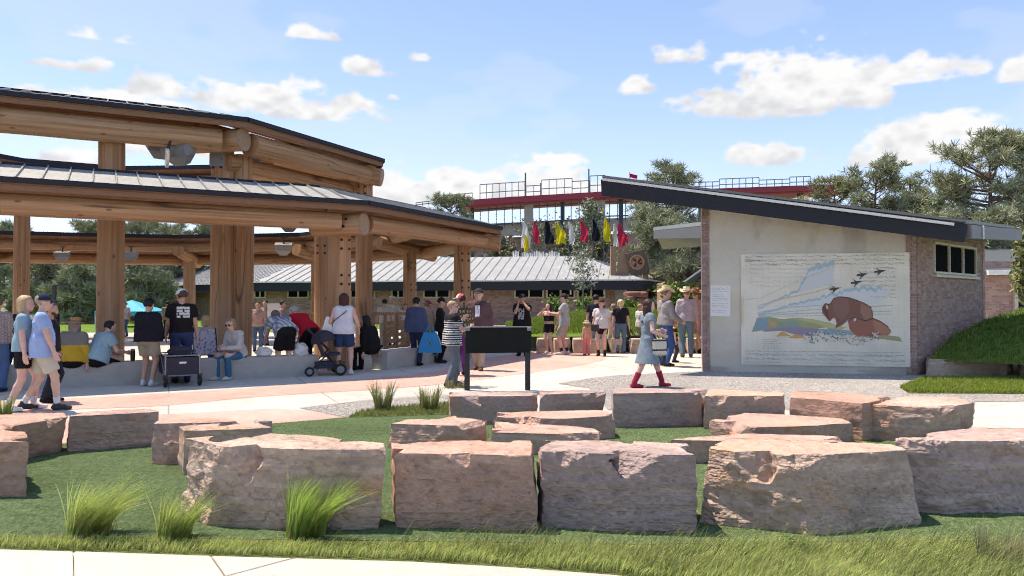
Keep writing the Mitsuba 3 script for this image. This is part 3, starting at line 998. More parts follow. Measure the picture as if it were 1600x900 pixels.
# clerestory windows in pairs with pale posts
for x0, x1 in ((398, 415), (450, 482), (487, 498), (612, 632), (662, 702), (707, 737), (804, 848), (854, 897), (902, 944), (548, 585)):
    a, b = (on(x0, wB, wC), on(x1, wB, wC))
    o = np.array([.02, -.06])
    z0, z1 = 1.6 + (468 - 465) * a[1] / F, 1.6 + (468 - 450.5) * a[1] / F
    w = part(bb, 'window', bar(z3(a + o, z0), z3(b + o, z0), .12, .09), 'trim_beige')
    mid = (a + b) / 2
    for p, q in ((a, mid), (mid, b)):
        d = unit(q - p) * .05
        part(w, 'pane', bar(z3(p + d + o * .5, (z0 + z1) / 2), z3(q - d + o * .5, (z0 + z1) / 2), .04, z1 - z0 - .12), 'window_glass')
    for p in (a, mid, b):
        part(w, 'post', bx(p[0] + o[0], p[1] + o[1], (z0 + z1) / 2, .12, .12, z1 - z0 + .1), 'trim_beige')
    part(w, 'head', bar(z3(a + o, z1), z3(b + o, z1), .12, .09), 'trim_beige')
a, b = on(956, wB, wC), on(978, wB, wC)
dk = part(bb, 'door', bx(*(a + b) / 2 + [0, -.05], 1.2, .88, .08, 2.15, math.atan2(*(b - a)[::-1])), 'grey_metal')
part(dk, 'frame', join([bx(a[0], a[1] - .06, 1.25, .1, .12, 2.3), bx(b[0], b[1] - .06, 1.25, .1, .12, 2.3), bx(*(a + b) / 2 + [0, -.06], 2.36, 1.0, .12, .1)]), 'trim_beige')
for px in (891, 943):  # tubular wall lights
    q = on(px, wB, wC)
    part(bb, 'wall_light', rod(V(q[0], q[1] - .35, 1.6 + 8 * 47 / F), V(q[0], q[1] - .35, 1.6 + 24 * 47 / F), .06), 'plastic_white')

# low mound in front of it, held by the stone blocks
mx = np.linspace(790, 1088, 60)
rows = []
for k, t in enumerate(np.linspace(0, 1, 16)):
    d = 23.0 + t * 15
    for px in mx:
        q = P(px, 468, d)
        e = max(0, min(1, (px - 800) / 60)) if px < 900 else 1
        rise = .50 + .62 * (1 - (1 - min(t * 1.6, 1)) ** 2) * e * (.75 + .25 * math.sin(px * .021)) - max(0, t - .8) * 3
        rows.append((q[0], d, rise if t > 0 else .45))
mv = np.array(rows)
ii = np.arange(16 * 60).reshape(16, 60)
mf = np.stack([ii[:-1, :-1], ii[:-1, 1:], ii[1:, 1:], ii[1:, :-1]], -1).reshape(-1, 4)
struct('grass_mound', (mv, mf), 'lawn', 'sunlit grass mound behind the low stone block wall', smooth=True)

# ================================================================== MURAL BUILDING
mb = thing('mural_building', 'small brick building with slanted roof, its plaster end wall carrying the bison mural', 'building')
W1, W2, W3, W4 = np.array([4.25, 16.6]), np.array([8.58, 15.75]), np.array([12.14, 19.1]), np.array([6.4, 23.2])
R1, R2, R3 = P(943, 280, 16.5), P(1507, 350, 14.95), P(1587, 358, 19.0)
R4 = R1 + R3 - R2
nrm = unit(np.cross(R2 - R1, R3 - R2))


def roof_z(p, off=0.0):
    return R1[2] - (nrm[0] * (p[0] - R1[0]) + nrm[1] * (p[1] - R1[1])) / nrm[2] - off


def wall_to_roof(a, b, th, zb, off, name, bs, inward):
    """An upright wall whose top follows the slanted roof."""
    a, b = np.asarray(a, float), np.asarray(b, float)
    o = unit(np.array([-(b - a)[1], (b - a)[0]])) * th * inward
    v = []
    for p in (a, b, b + o, a + o):
        v += [z3(p, zb), z3(p, roof_z(p, off))]
    return part(mb, name, trimesh.Trimesh(v).convex_hull, bs)


u = unit(W2 - W1)
wl = np.linalg.norm(W2 - W1)
wall_to_roof(W1 + u * .16, W2 - u * .0, .25, -.05, .30, 'wall', 'stucco', 1)
wall_to_roof(W1 - u * .0, W1 + u * .158, .4, -.05, .30, 'corner_pier', 'mortar', 1)
sd = unit(W3 - W2)
so = np.array([sd[1], -sd[0]])          # outwards from the side wall
s_len = np.linalg.norm(W3 - W2)
side = wall_to_roof(W2 + u * .02, W3, .25, -.05, .30, 'side_wall', 'mortar', 1)
wall_to_roof(W3, W4, .25, -.05, .30, 'wall', 'far_brick', 1)
wall_to_roof(W4, W1 + np.array([.05, .25]), .25, -.05, .30, 'wall', 'far_brick', 1)
win_s0, win_s1, win_z0, win_z1 = .98, 4.05, 2.20, 2.86
# the brick skin of the side wall and of the corner pier, brick by brick, with recessed joints
bm, buv = [], []
rngb = np.random.RandomState(3)
base_b = trimesh.creation.box((1, 1, 1))


def lay(a, d, o, length, z_lo, top_fn, hole=None, bw=.20, bh=.067):
    row = 0
    z = z_lo
    while z < 3.6:
        s = -(bw / 2) * (row % 2)
        while s < length:
            s0, s1 = max(s, 0), min(s + bw - .010, length)
            z1 = z + bh - .010
            mid = (s0 + s1) / 2
            if s1 - s0 > .03 and z1 < top_fn(mid) and not (hole and s1 > hole[0] - .03 and s0 < hole[1] + .03 and z1 > hole[2] - .03 and z < hole[3] + .03):
                c = a + d * mid + o * (.005 + rngb.uniform(0, .004))
                m = base_b.copy()
                m.apply_scale((s1 - s0, .05, z1 - z))
                m.apply_transform(trimesh.transformations.rotation_matrix(math.atan2(d[1], d[0]), [0, 0, 1]))
                m.apply_translation((c[0], c[1], (z + z1) / 2))
                bm.append((np.array(m.vertices), np.array(m.faces)))
                buv.append(np.tile([[rngb.rand(), rngb.rand()]], (8, 1)))
            s += bw
        z += bh
        row += 1


lay(W2, sd, so, s_len, 0.0, lambda s: roof_z(W2 + sd * s, .33), (win_s0, win_s1, win_z0, win_z1))
po = np.array([u[1], -u[0]])
lay(W1, u, po, .155, 0.0, lambda s: roof_z(W1 + u * s, .33))
lay(W2 - u * .20, u, po, .205, 0.0, lambda s: roof_z(W2, .33))
off, vs, fs = 0, [], []
for v, f in bm:
    vs.append(v)
    fs.append(f + off)
    off += len(v)
part(side, 'brick_courses', (np.vstack(vs), np.vstack(fs)), 'bricks', uv=np.vstack(buv), stuff=True)
# window of three panes
w = part(mb, 'window', join([bar(z3(W2 + sd * win_s0 + so * .03, z), z3(W2 + sd * win_s1 + so * .03, z), .09, .05) for z in (win_z0, win_z1)]), 'trim_beige')
for k in range(4):
    q = W2 + sd * (win_s0 + (win_s1 - win_s0) * k / 3) + so * .028
    part(w, 'mullion', bx(q[0], q[1], (win_z0 + win_z1) / 2, .055, .08, win_z1 - win_z0, math.atan2(sd[1], sd[0])), 'trim_beige')
    if k < 3:
        q2 = W2 + sd * (win_s0 + (win_s1 - win_s0) * (k + 1) / 3) + so * .02
        part(w, 'pane', bar(z3(q + sd * .03 - so * .012, (win_z0 + win_z1) / 2), z3(q2 - sd * .03 - so * .006, (win_z0 + win_z1) / 2), .02, win_z1 - win_z0 - .07), 'window_glass')
part(w, 'sill', bar(z3(W2 + sd * (win_s0 - .08) + so * .05, win_z0 - .07), z3(W2 + sd * (win_s1 + .08) + so * .05, win_z0 - .07), .14, .06), 'trim_beige')
# roof
rf = part(mb, 'roof', slab([R1, R2, R3, R4], .30), 'fascia_grey')
dn = V(0, 0, 1)
part(rf, 'fascia', bar(R1 + V(-.02, -.03, -.185), R2 + V(0, -.03, -.185), .05, .37), 'fascia_dark')
part(rf, 'fascia', bar(R1 + V(-.03, .02, -.185), R4 + V(-.03, 0, -.185), .05, .37), 'fascia_dark')
f2 = unit(np.array([(R3 - R2)[1], -(R3 - R2)[0]]))
part(rf, 'gutter', bar(R2 + V(f2[0] * .07, f2[1] * .07 + .02, -.16), R3 + V(f2[0] * .07, f2[1] * .07, -.16), .13, .27), 'gutter')
q0 = R2 + (R3 - R2) * .18
part(rf, 'gutter_strap', bx(q0[0] + f2[0] * .14, q0[1] + f2[1] * .14, q0[2] - .16, .05, .02, .29, math.atan2((R3 - R2)[1], (R3 - R2)[0])), 'trim_white')
part(rf, 'drip_edge', bar(R1 + V(-.03, -.065, -.012), R2 + V(-.25, -.065, -.012), .03, .055), 'trim_white')
part(rf, 'drip_edge', bar(R1 + V(-.03, -.05, .048), R2 + V(0, -.05, .048), .10, .05), 'fascia_grey')
seam_panels(rf, [R2 + up, R3 + up, R4 + up, R1 + up], .45, mat_p='roof_dark_metal')

# ---- notice sheet and mural, flat things fixed to the plaster wall
po3 = V(po[0], po[1], 0)
u3 = V(u[0], u[1], 0)


def wall_pt(px, py):
    """The point of the plaster wall face seen at a pixel."""
    r = ray(px, py)
    n3 = V(po[0], po[1], 0)
    o = V(0, 0, EYE)
    t = ((V(W1[0], W1[1], 0) - o) @ n3) / (r @ n3)
    return o + r * t


def wall_uv(px, py):
    q = wall_pt(px, py)
    return (q[:2] - W1) @ u, q[2]


def on_wall(poly, th, lift):
    """A thin flat piece on the wall; poly in metres along the wall and up it."""
    pg = poly if hasattr(poly, 'geom_type') else Polygon(poly)
    pg = pg.buffer(0)
    ms = [trimesh.creation.extrude_polygon(g, th, engine='earcut') for g in getattr(pg, 'geoms', [pg]) if g.area > 1e-6]
    m = cat_meshes(ms)
    M = np.eye(4)
    M[:3, 0], M[:3, 1], M[:3, 2] = u3, (0, 0, 1), po3
    M[:3, 3] = V(W1[0], W1[1], 0) + po3 * lift
    m.apply_transform(M)
    return m


nt = thing('notice_sheet', 'small white printed notice sheet left of the mural', 'notice')
a, b = wall_uv(1110, 494), wall_uv(1141, 446)
part(nt, 'sheet', on_wall(sbox(a[0], a[1], b[0], b[1]), .006, .002), 'trim_white')
lines = []
wn, hn = b[0] - a[0], b[1] - a[1]
rngn = np.random.RandomState(8)
for k in range(15):
    if k in (3, 8, 12):
        continue
    y = b[1] - hn * (.09 + k * .056)
    x = a[0] + wn * .08
    xe = a[0] + wn * rngn.uniform(.7, .92)
    while x < xe:
        w_ = rngn.uniform(.01, .035)
        lines.append(on_wall(sbox(x, y, min(x + w_, xe), y + .010), .0012, .0085))
        x += w_ + .008
mat('ink_grey', (.30, .30, .36), .7)
part(nt, 'print', join(lines), 'ink_grey', stuff=True)

mu = thing('bison_mural', 'large cream ledger paper mural of two bison, mountains and flying birds on the plaster wall', 'mural')
MX0, MZ0 = wall_uv(1158, 570)
MX1, MZ1 = wall_uv(1420, 392)
MZ1 = (MZ1 + wall_uv(1157, 400)[1]) / 2
MZ0 = (MZ0 + wall_uv(1420, 573)[1]) / 2
MW, MH = MX1 - MX0, MZ1 - MZ0


def paper_col(p, n, uv):
    s = ((p.x - W1[0]) * u[0] + (p.y - W1[1]) * u[1] - MX0) / MW
    t = (p.z - MZ0) / MH
    c = mi.Color3f(.68, .65, .555) * (.86 + .24 * fbm(s * 9, t * 7, 2, 4))
    col = s * 30
    fc = col - dr.floor(col)
    c = mix(c, mi.Color3f(.45, .42, .36), smoothstep(.07, .02, fc) * .35)
    row = t * 26
    fr = row - dr.floor(row)
    c = mix(c, mi.Color3f(.44, .42, .36), smoothstep(.09, .03, fr) * .25)
    # faded handwriting in the ledger's upper lines, right-hand and lower columns
    wr = smoothstep(.56, .66, noise(s * 150 + 30 * fr, row * 3.1, 4)) * smoothstep(.15, .25, fr) * smoothstep(.8, .7, fr)
    top = smoothstep(.895, .905, t) * smoothstep(.985, .975, t)
    right = smoothstep(.70, .73, s) * smoothstep(.93, .91, s) * smoothstep(.60, .64, t)
    low = smoothstep(.13, .12, t) * smoothstep(.015, .03, t) * .75
    mid = smoothstep(.04, .06, s) * smoothstep(.5, .46, s) * smoothstep(.68, .70, t) * .35
    zone = dr.maximum(dr.maximum(top, right * .7), dr.maximum(low, mid))
    c = mix(c, mi.Color3f(.16, .145, .14), wr * zone * smoothstep(.02, .03, s) * smoothstep(.975, .965, s))
    return mix(c, mi.Color3f(.50, .39, .24), smoothstep(.03, .0, s) * smoothstep(.3, .4, t) * smoothstep(.65, .55, t) * .7)


mat('ledger_paper', proc(paper_col), .8)
part(mu, 'panel', on_wall(sbox(MX0, MZ0, MX1, MZ1), .035, .003), 'ledger_paper')
LV = .0383


def mp(pts):
    """Mural coordinates 0..1 (x right, y down, as drawn) to metres on the wall."""
    return [(MX0 + x * MW, MZ1 - y * MH) for x, y in pts]


def z2(pts):
    """Read off the enlarged photograph (mural spans 32..1212 by 75..855 there)."""
    return mp([((x - 34) / 1178, (y - (92 - (x - 34) / 1178 * 36)) / (757 + (x - 34) / 1178 * 50)) for x, y in pts])


def paint(name, pts, c, lv, parent=None, th=.0008):
    key = 'mural_' + '_'.join(f'{int(round(x * 1000)):03d}' for x in c)
    if key not in scene:
        mat(key, c, .75)
    return part(parent or mu, name, on_wall(Polygon(z2(pts)).buffer(0), th, LV + lv * .0009), key)


rm = np.random.RandomState(21)


def jag(pts, amp, n=6):
    out = []
    for (x0, y0), (x1, y1) in zip(pts[:-1], pts[1:]):
        for k in range(n):
            t = k / n
            out.append((x0 + (x1 - x0) * t, y0 + (y1 - y0) * t + rm.uniform(-amp, amp) * (.4 + .6 * ((x0 - 150) / 600 if x0 < 750 else 1))))
    return out + [pts[-1]]


def ribbon(line, w0, w1=None):
    w1 = w0 if w1 is None else w1
    n = len(line)
    return [(x, y - (w0 + (w1 - w0) * i / n) / 2) for i, (x, y) in enumerate(line)] + [(x, y + (w0 + (w1 - w0) * i / n) / 2) for i, (x, y) in list(enumerate(line))[::-1]]


far = jag([(150, 470), (300, 400), (430, 345), (480, 270), (520, 200), (600, 160), (700, 140)], 22, 7)
paint('far_mountain_snow', far + [(690, 240), (700, 290), (560, 320), (400, 360), (160, 480)], (.55, .57, .575), 0)
paint('far_mountain_ridge', ribbon(far, 8, 34), (.33, .44, .50), 1)
near = jag([(155, 500), (330, 455), (480, 410), (600, 385), (720, 350), (850, 315), (1020, 315)], 18, 9)
paint('near_mountain_snow', near + [(1090, 330), (1000, 420), (700, 440), (400, 460), (160, 510)], (.56, .585, .59), 2)
paint('near_mountain_ridge', ribbon(near, 8, 26), (.34, .45, .51), 3)
for pts, c, wd in (([(40, 405), (180, 390), (430, 275), (700, 165)], (.40, .36, .30), 3), ([(155, 445), (330, 395), (560, 345), (700, 300)], (.52, .44, .30), 8), ([(155, 490), (400, 450), (620, 435)], (.36, .40, .40), 4),
                   ([(160, 505), (500, 470), (1095, 430)], (.30, .42, .46), 5), ([(160, 512), (500, 492), (1095, 470)], (.32, .44, .48), 6), ([(160, 518), (600, 508), (1095, 490)], (.40, .48, .46), 5), ([(940, 372), (1120, 372)], (.36, .34, .3), 3), ([(60, 755), (1150, 760)], (.36, .34, .3), 3)):
    paint('mountain_line', ribbon(pts, wd), c, 4)
paint('foothills', [(150, 525), (240, 520), (330, 535), (440, 525), (540, 532), (680, 560), (690, 580), (560, 600), (300, 600), (110, 625)], (.30, .34, .17), 5)
paint('foothill_blue', [(150, 530), (225, 525), (230, 580), (200, 610), (120, 618)], (.22, .31, .37), 6)
paint('foothill_teal', [(290, 560), (420, 545), (460, 580), (420, 600), (320, 595)], (.22, .31, .28), 6)
paint('foothill_orange', [(230, 545), (290, 560), (285, 590), (235, 580)], (.44, .30, .18), 7)
paint('prairie_purple', [(205, 605), (330, 590), (480, 590), (590, 600), (560, 650), (440, 645), (330, 615), (190, 622)], (.27, .23, .31), 7)
paint('prairie_gold', [(430, 535), (540, 530), (790, 590), (700, 610), (560, 560)], (.45, .42, .22), 6)
paint('prairie_green', [(640, 590), (1140, 650), (1160, 685), (980, 660), (700, 620)], (.33, .33, .18), 6)
paint('prairie_blue', [(560, 600), (690, 600), (800, 615), (830, 640), (640, 640)], (.23, .33, .38), 7)
paint('orange_brush', [(280, 655), (330, 618), (390, 650)], (.52, .33, .13), 8)
paint('orange_brush', [(370, 662), (430, 635), (500, 660), (430, 668)], (.55, .33, .13), 8)
paint('bison_outline', ribbon([(610, 455), (632, 425), (665, 430), (690, 390), (730, 376), (790, 380), (850, 398), (905, 420), (950, 448), (962, 490)], 9), (.05, .03, .025), 8)
bs = paint('standing_bison', [(610, 455), (632, 425), (665, 430), (690, 390), (730, 376), (790, 380), (850, 398), (905, 420), (950, 448), (962, 490), (960, 530), (930, 545), (840, 545), (835, 520), (790, 535), (770, 555), (752, 570), (722, 585), (700, 595), (712, 560), (700, 520), (680, 530), (662, 548), (632, 510), (614, 490)], (.20, .098, .075), 9)
paint('hump_patch', [(690, 395), (730, 380), (790, 386), (800, 470), (760, 540), (712, 520), (690, 470)], (.215, .125, .10), 10, bs)
paint('rump_patch', [(880, 420), (945, 450), (955, 515), (905, 535), (875, 480)], (.28, .165, .12), 10, bs)
paint('face_patch', [(614, 450), (632, 430), (650, 450), (660, 540), (634, 508)], (.13, .065, .055), 10, bs)
paint('horn', [(636, 436), (652, 440), (654, 460), (644, 462)], (.55, .52, .46), 11, bs)
paint('bison_outline', ribbon([(790, 545), (830, 520), (870, 530), (910, 545), (960, 525), (1010, 545), (1060, 580), (1084, 620), (1060, 640), (980, 640), (940, 660), (860, 655), (800, 600)], 12), (.05, .03, .025), 11)
b2 = paint('lying_bison', [(790, 545), (830, 520), (870, 530), (910, 545), (960, 525), (1010, 545), (1060, 580), (1084, 620), (1060, 640), (980, 640), (940, 660), (860, 655), (800, 600)], (.28, .125, .09), 12)
paint('flank_patch', [(960, 535), (1010, 550), (1060, 585), (1080, 620), (1040, 640), (975, 610)], (.36, .18, .125), 13, b2)
paint('horn', [(832, 520), (848, 522), (842, 542), (828, 545)], (.55, .52, .46), 14, b2)
for cx, cy in ((700, 322), (850, 275), (890, 220), (1010, 195)):
    paint('flying_bird', [(cx - 36, cy - 4), (cx - 8, cy - 8), (cx - 34, cy - 32), (cx - 2, cy - 12), (cx + 44, cy - 12), (cx + 8, cy + 6), (cx - 20, cy + 36), (cx - 10, cy + 6), (cx - 38, cy + 10)], (.045, .055, .05), 9)
fl, lf = [], []
for k in range(300):
    t = rm.rand()
    x = 480 + t * 520
    y0 = 610 + (40 * abs(math.sin(t * 6.5)) if t > .35 else 80 * abs(t - .28))
    y = min(y0 + rm.uniform(0, 85) * (1 - t * .4), 740)
    c = z2([(x, y)])[0]
    (lf if k % 2 else fl).append(on_wall(sbox(c[0] - .011, c[1] - .011, c[0] + .011, c[1] + .011), .0008, LV + .0009 * (13 if k % 2 else 15)))
mat('mural_flower', (.66, .65, .60), .8)
mat('mural_leaf', (.10, .115, .10), .8)
part(mu, 'flowers', join(fl), 'mural_flower', stuff=True)
part(mu, 'flower_leaves', join(lf), 'mural_leaf', stuff=True)
cap = []
for k in range(5):
    x, y = 195, 672 + k * 15
    while x < 300:
        w_ = rm.uniform(6, 20)
        a, b = z2([(x, y), (x + w_, y + 4)])
        cap.append(on_wall(sbox(a[0], b[1], b[0], a[1]), .0008, LV + .0009 * 5))
        x += w_ + 6
part(mu, 'caption_lines', join(cap), 'ink_grey', stuff=True)

# ================================================================== SHADED MOUND at the right
gx = np.linspace(0, 1, 26)
rows = []
for t in np.linspace(0, 1, 22):
    for s in gx:
        a = np.array([8.72, 15.62]) + sd * 11 * t + so * (.02 + s * 9)
        h = .34 + 1.40 * (1 - math.exp(-((t * 11) * .30))) * (.55 + .45 * min(1, s * 3 + .35)) * (1 - .25 * s)
        rows.append((a[0], a[1], h))
mv = np.array(rows)
mv[:, 2] += (meshkit.fbm(mv * 1.3, 3, 2) - .5) * .45 * np.clip(np.repeat(np.linspace(0, 1, 22), 26) * 5, .1, 1)
ii = np.arange(22 * 26).reshape(22, 26)
mf = np.stack([ii[:-1, :-1], ii[:-1, 1:], ii[1:, 1:], ii[1:, :-1]], -1).reshape(-1, 4)
struct('grass_bank', (mv, mf), 'lawn', 'grass bank rising beside the brick side wall', smooth=True)

# ================================================================== OTHER BUILDINGS
fb = thing('far_right_building', 'low brick building with pale gutter at the right edge, above the grass bank', 'building')
part(fb, 'wall', bx(26.5, 35.2, 1.6, 9, .3, 3.6, .06), 'far_brick')
a, b = P(1541, 424, 34), P(1760, 421, 34)
rr = part(fb, 'roof', slab([a, b, b + V(1, 9, 1.9), a + V(1.5, 9, 1.9)], .12), 'roof_dark_metal')
part(rr, 'gutter', bar(a + V(0, -.1, -.06), b + V(0, -.1, -.06), .14, .22), 'trim_white')
q = P(1565, 460, 34.9)
w = part(fb, 'window', bx(q[0], q[1] + .02, q[2], 1.9, .10, 1.7, .06), 'trim_beige')
part(w, 'pane', bx(q[0], q[1] - .03, q[2], 1.65, .04, 1.4, .06), 'window_glass')
q = P(1593, 458, 34.9)
dk = part(fb, 'door', bx(q[0] + .5, q[1] - .05, q[2] - .3, 1.3, .12, 2.5, .06), 'dark_panel')
part(dk, 'frame', join([bx(q[0] - .25, q[1] - .08, q[2] - .2, .16, .16, 2.8), bx(q[0] + .5, q[1] - .08, q[2] + 1.1, 1.6, .16, .16)]), 'trim_beige')

sh = thing('grey_canopy_building', 'grey edged overhanging roof showing left of the mural building, before the pines', 'building')
a0, a1 = P(1021, 355, 30), P(1092, 347, 27.5)
b0, b1 = P(1021, 373, 30), P(1092, 385, 27.5)
rr = part(sh, 'roof', slab([a0, a1 + (a1 - a0) * 1.2, a1 + (a1 - a0) * 1.2 + V(2, 8, -.2), a0 + V(2, 8, -.2)], .14), 'roof_metal')
part(rr, 'fascia', trimesh.Trimesh([*[x for x in (a0, b0, a1 + (a1 - a0) * 1.2, a1 + (a1 - a0) * 1.2 - V(0, 0, .75))], *[x + V(.05, .12, 0) for x in (a0, b0, a1 + (a1 - a0) * 1.2, a1 + (a1 - a0) * 1.2 - V(0, 0, .75))]]).convex_hull, 'fascia_grey')
part(sh, 'wall', bx(13.2, 34.5, 1.6, 5.5, 3.5, 3.6, -.3), 'far_brick')
sh2 = thing('gable_shed', 'brown sloping shed roof behind the cowboys, below the grey canopy', 'building')
a0, a1 = P(1040, 462, 38), P(1092, 425, 37)
part(sh2, 'roof', slab([a0, a0 + V(1.2, 7, 0), a1 + V(1.8, 7, 0.4), a1 + V(.6, 0, .4)], .16), 'roof_dark_metal')
part(sh2, 'wall', bx(9.6, 40, 1.2, 3.0, 3.0, 2.6), 'old_wood')

sg = thing('wooden_sign_tower', 'tall timber frame tower with a round carved emblem on a tilted board', 'sign')
for px, y0 in ((958, 385), (1008, 398)):
    q = P(px, y0, 47.5)
    part(sg, 'post', bx(q[0], q[1], (q[2] - .2) / 2, .34, .34, q[2] + .2), 'old_wood')
q = P(996, 411, 47.2)
m = bx(0, 0, 0, 1.2, .12, 1.55, 0, .03)
m.apply_transform(trimesh.transformations.rotation_matrix(-.25, [0, 1, 0]))
m.apply_translation(q)
bd = part(sg, 'board', m, 'bark')
q2 = q + V(-.05, -.09, .05)
part(bd, 'emblem_ring', trimesh.creation.annulus(.40, .48, .06, sections=28).apply_transform(trimesh.transformations.rotation_matrix(math.pi / 2, [1, 0, 0])).apply_translation(q2), 'cut_end')
mat('emblem_red', (.33, .12, .06), .6)
part(bd, 'emblem_disc', rod(q2 + V(0, .03, 0), q2 + V(0, -.012, 0), .42, .42, 28), 'emblem_red')
for k in range(7):
    t = k * 2 * math.pi / 7 + .3
    part(bd, 'emblem_mark', bar(q2 + V(.08 * math.cos(t), -.03, .08 * math.sin(t)), q2 + V(.34 * math.cos(t + .35), -.03, .34 * math.sin(t + .35)), .035, .09), 'cut_end' if k % 2 else 'bolt_dark')
for px in (968, 975, 982):
    q = P(px, 425, 47.4)
    part(sg, 'plank', bar(q + V(-.1, 0, -.3), q + V(.12, 0, 1.35), .06, .28, up=(1, 0, 0)), 'old_wood')
part(sg, 'rail', bar(P(958, 389, 47.45), P(985, 387, 47.45), .14, .2), 'old_wood')
for k, (px, py, sx, sz) in enumerate(((982, 470, 1.3, .7), (1000, 468, 1.1, .8), (990, 456, 1.5, .5), (984, 462, .8, .6), (1004, 457, .7, .6), (996, 480, 1.9, .7), (978, 483, 1.2, .6))):
    q = P(px, py + 4, 42)
    sx, sz = sx * .75, sz * .7
    m = trimesh.creation.icosphere(3, 1)
    v = np.array(m.vertices)
    v = np.sign(v) * np.abs(v) ** .7 * (1 + .35 * (meshkit.fbm(v * 1.7 + k * 5, 3, k)[:, None] - .5))
    m = trimesh.Trimesh(v * [sx * .5, .5, sz * .5] + q, m.faces)
    single('red_rock', m, 'red_stone', f'{["wide", "blocky", "flat", "small", "rounded", "lowest broad", "low left"][k]} red rock of the heap under the wooden sign tower', 'rock', smooth=40)

# ================================================================== GRANDSTAND far behind
gs = thing('grandstand', 'far grandstand with a long red roof beam, railings and dark blue posts', 'stadium')
mat('stand_red', (.28, .035, .055), .5)
mat('stand_navy', (.03, .055, .085), .5)
mat('stand_wall', (.33, .30, .28), .9)
mat('rail_metal', (.13, .16, .20), .5)
D = 120.0
line = [(716, 319, 118), (800, 313, 119), (940, 305, 120), (1090, 301, 122), (1280, 294, 124), (1330, 293, 125)]
pts3 = [P(*q) for q in line]
for a, b in zip(pts3[:-1], pts3[1:]):
    part(gs, 'roof_beam', bar(a, b + (b - a) * .002, 1.6, .95), 'stand_red')
    part(gs, 'roof_slab', bar(a + V(0, 3, -.55), b + V(0, 3, -.55), 7, .35), 'stand_red')


def gline(px):
    for (x0, y0, d0), (x1, y1, d1) in zip(line[:-1], line[1:]):
        if x0 <= px <= x1:
            t = (px - x0) / (x1 - x0)
            return y0 + (y1 - y0) * t, d0 + (d1 - d0) * t
    return line[-1][1:]


for px, w in ((738, .6), (826, 1.6), (879, .7), (937, 1.8), (970, .7), (1095, .8), (1180, .8), (1250, .8)):
    y, d = gline(px)
    a = P(px, y + 3, d + 1)
    part(gs, 'column', bx(a[0], a[1], a[2] - 5, w * .9, w * .9, 10), 'stand_wall' if w > 1 else 'stand_navy')
# fence of dark bars under the roof
for x0, x1 in ((738, 822), (830, 936), (940, 982)):
    ms = []
    for px in np.arange(x0, x1, 12.5):
        y, d = gline(px)
        a = P(px, y + 8, d + .5)
        ms.append(bar(a, a - V(0, 0, 3.4), .12, .12))
    (y0, d0), (y1, d1) = gline(x0), gline(x1)
    for dy in (11, 36 if x0 < 900 else 33):
        ms.append(bar(P(x0, y0 + dy, d0 + .5), P(x1, y1 + dy, d1 + .5), .16, .2))
    part(gs, 'fence', join(ms), 'stand_navy')
a, b = P(735, 352, 119.5), P(1010, 340, 121.5)
part(gs, 'wall', bar(a + V(0, .4, -.9), b + V(0, .4, -.9), .8, 2.1), 'stand_wall')
part(gs, 'lower_wall', bar(a + V(0, 2.0, -4.8), b + V(12, 2.0, -4.8), .8, 5.6), 'far_brick')
# railings above the roof beam
for x0, x1, h in ((690, 738, 12), (750, 820, 24), (822, 846, 17), (846, 894, 25), (894, 921, 20), (922, 945, 27), (1060, 1124, 12), (1124, 1186, 16), (1186, 1234, 12), (1234, 1266, 15), (650, 690, 6)):
    ms = []
    n_ = max(2, int((x1 - x0) / 10))
    base_y = lambda px: gline(max(px, 716))[0] - 4 + (0 if px > 716 else (716 - px) * .12)
    for k in range(n_ + 1):
        px = x0 + (x1 - x0) * k / n_
        d = gline(max(px, 716))[1]
        ms.append(bar(P(px, base_y(px), d), P(px, base_y(px) - h, d), .10, .10, up=(0, 1, 0)))
    for f_ in (1.0, .45):
        ms.append(bar(P(x0, base_y(x0) - h * f_, 120), P(x1, base_y(x1) - h * f_, 121), .10, .12))
    part(gs, 'railing', join(ms), 'rail_metal')
for px, y0 in ((821, 270), (920, 264), (845, 286)):
    d = gline(px)[1]
    part(gs, 'mast', rod(P(px, gline(px)[0], d), P(px, y0, d), .12), 'rail_metal')
scene['flag_red'] = {'type': 'principledthin', 'base_color': rgb((.55, .045, .10)), 'roughness': .6, 'diff_trans': 1.0, 'spec_trans': 0.0}
scene['flag_yellow'] = {'type': 'principledthin', 'base_color': rgb((.72, .62, .03)), 'roughness': .6, 'diff_trans': 1.0, 'spec_trans': 0.0}
scene['flag_white'] = {'type': 'principledthin', 'base_color': rgb((.74, .74, .70)), 'roughness': .6, 'diff_trans': 1.0, 'spec_trans': 0.0}
scene['flag_black'] = {'type': 'principledthin', 'base_color': rgb((.022, .024, .030)), 'roughness': .6, 'diff_trans': 1.0, 'spec_trans': 0.0}
q = P(984, 274, 119)
single('roof_flag', join([bar(q, q + V(1.2, 0, -.3), .04, .6), rod(q - V(0, 0, 2.4), q + V(0, 0, .5), .06)]), 'flag_red', 'tiny pink flag flying on top of the grandstand railing', 'flag')


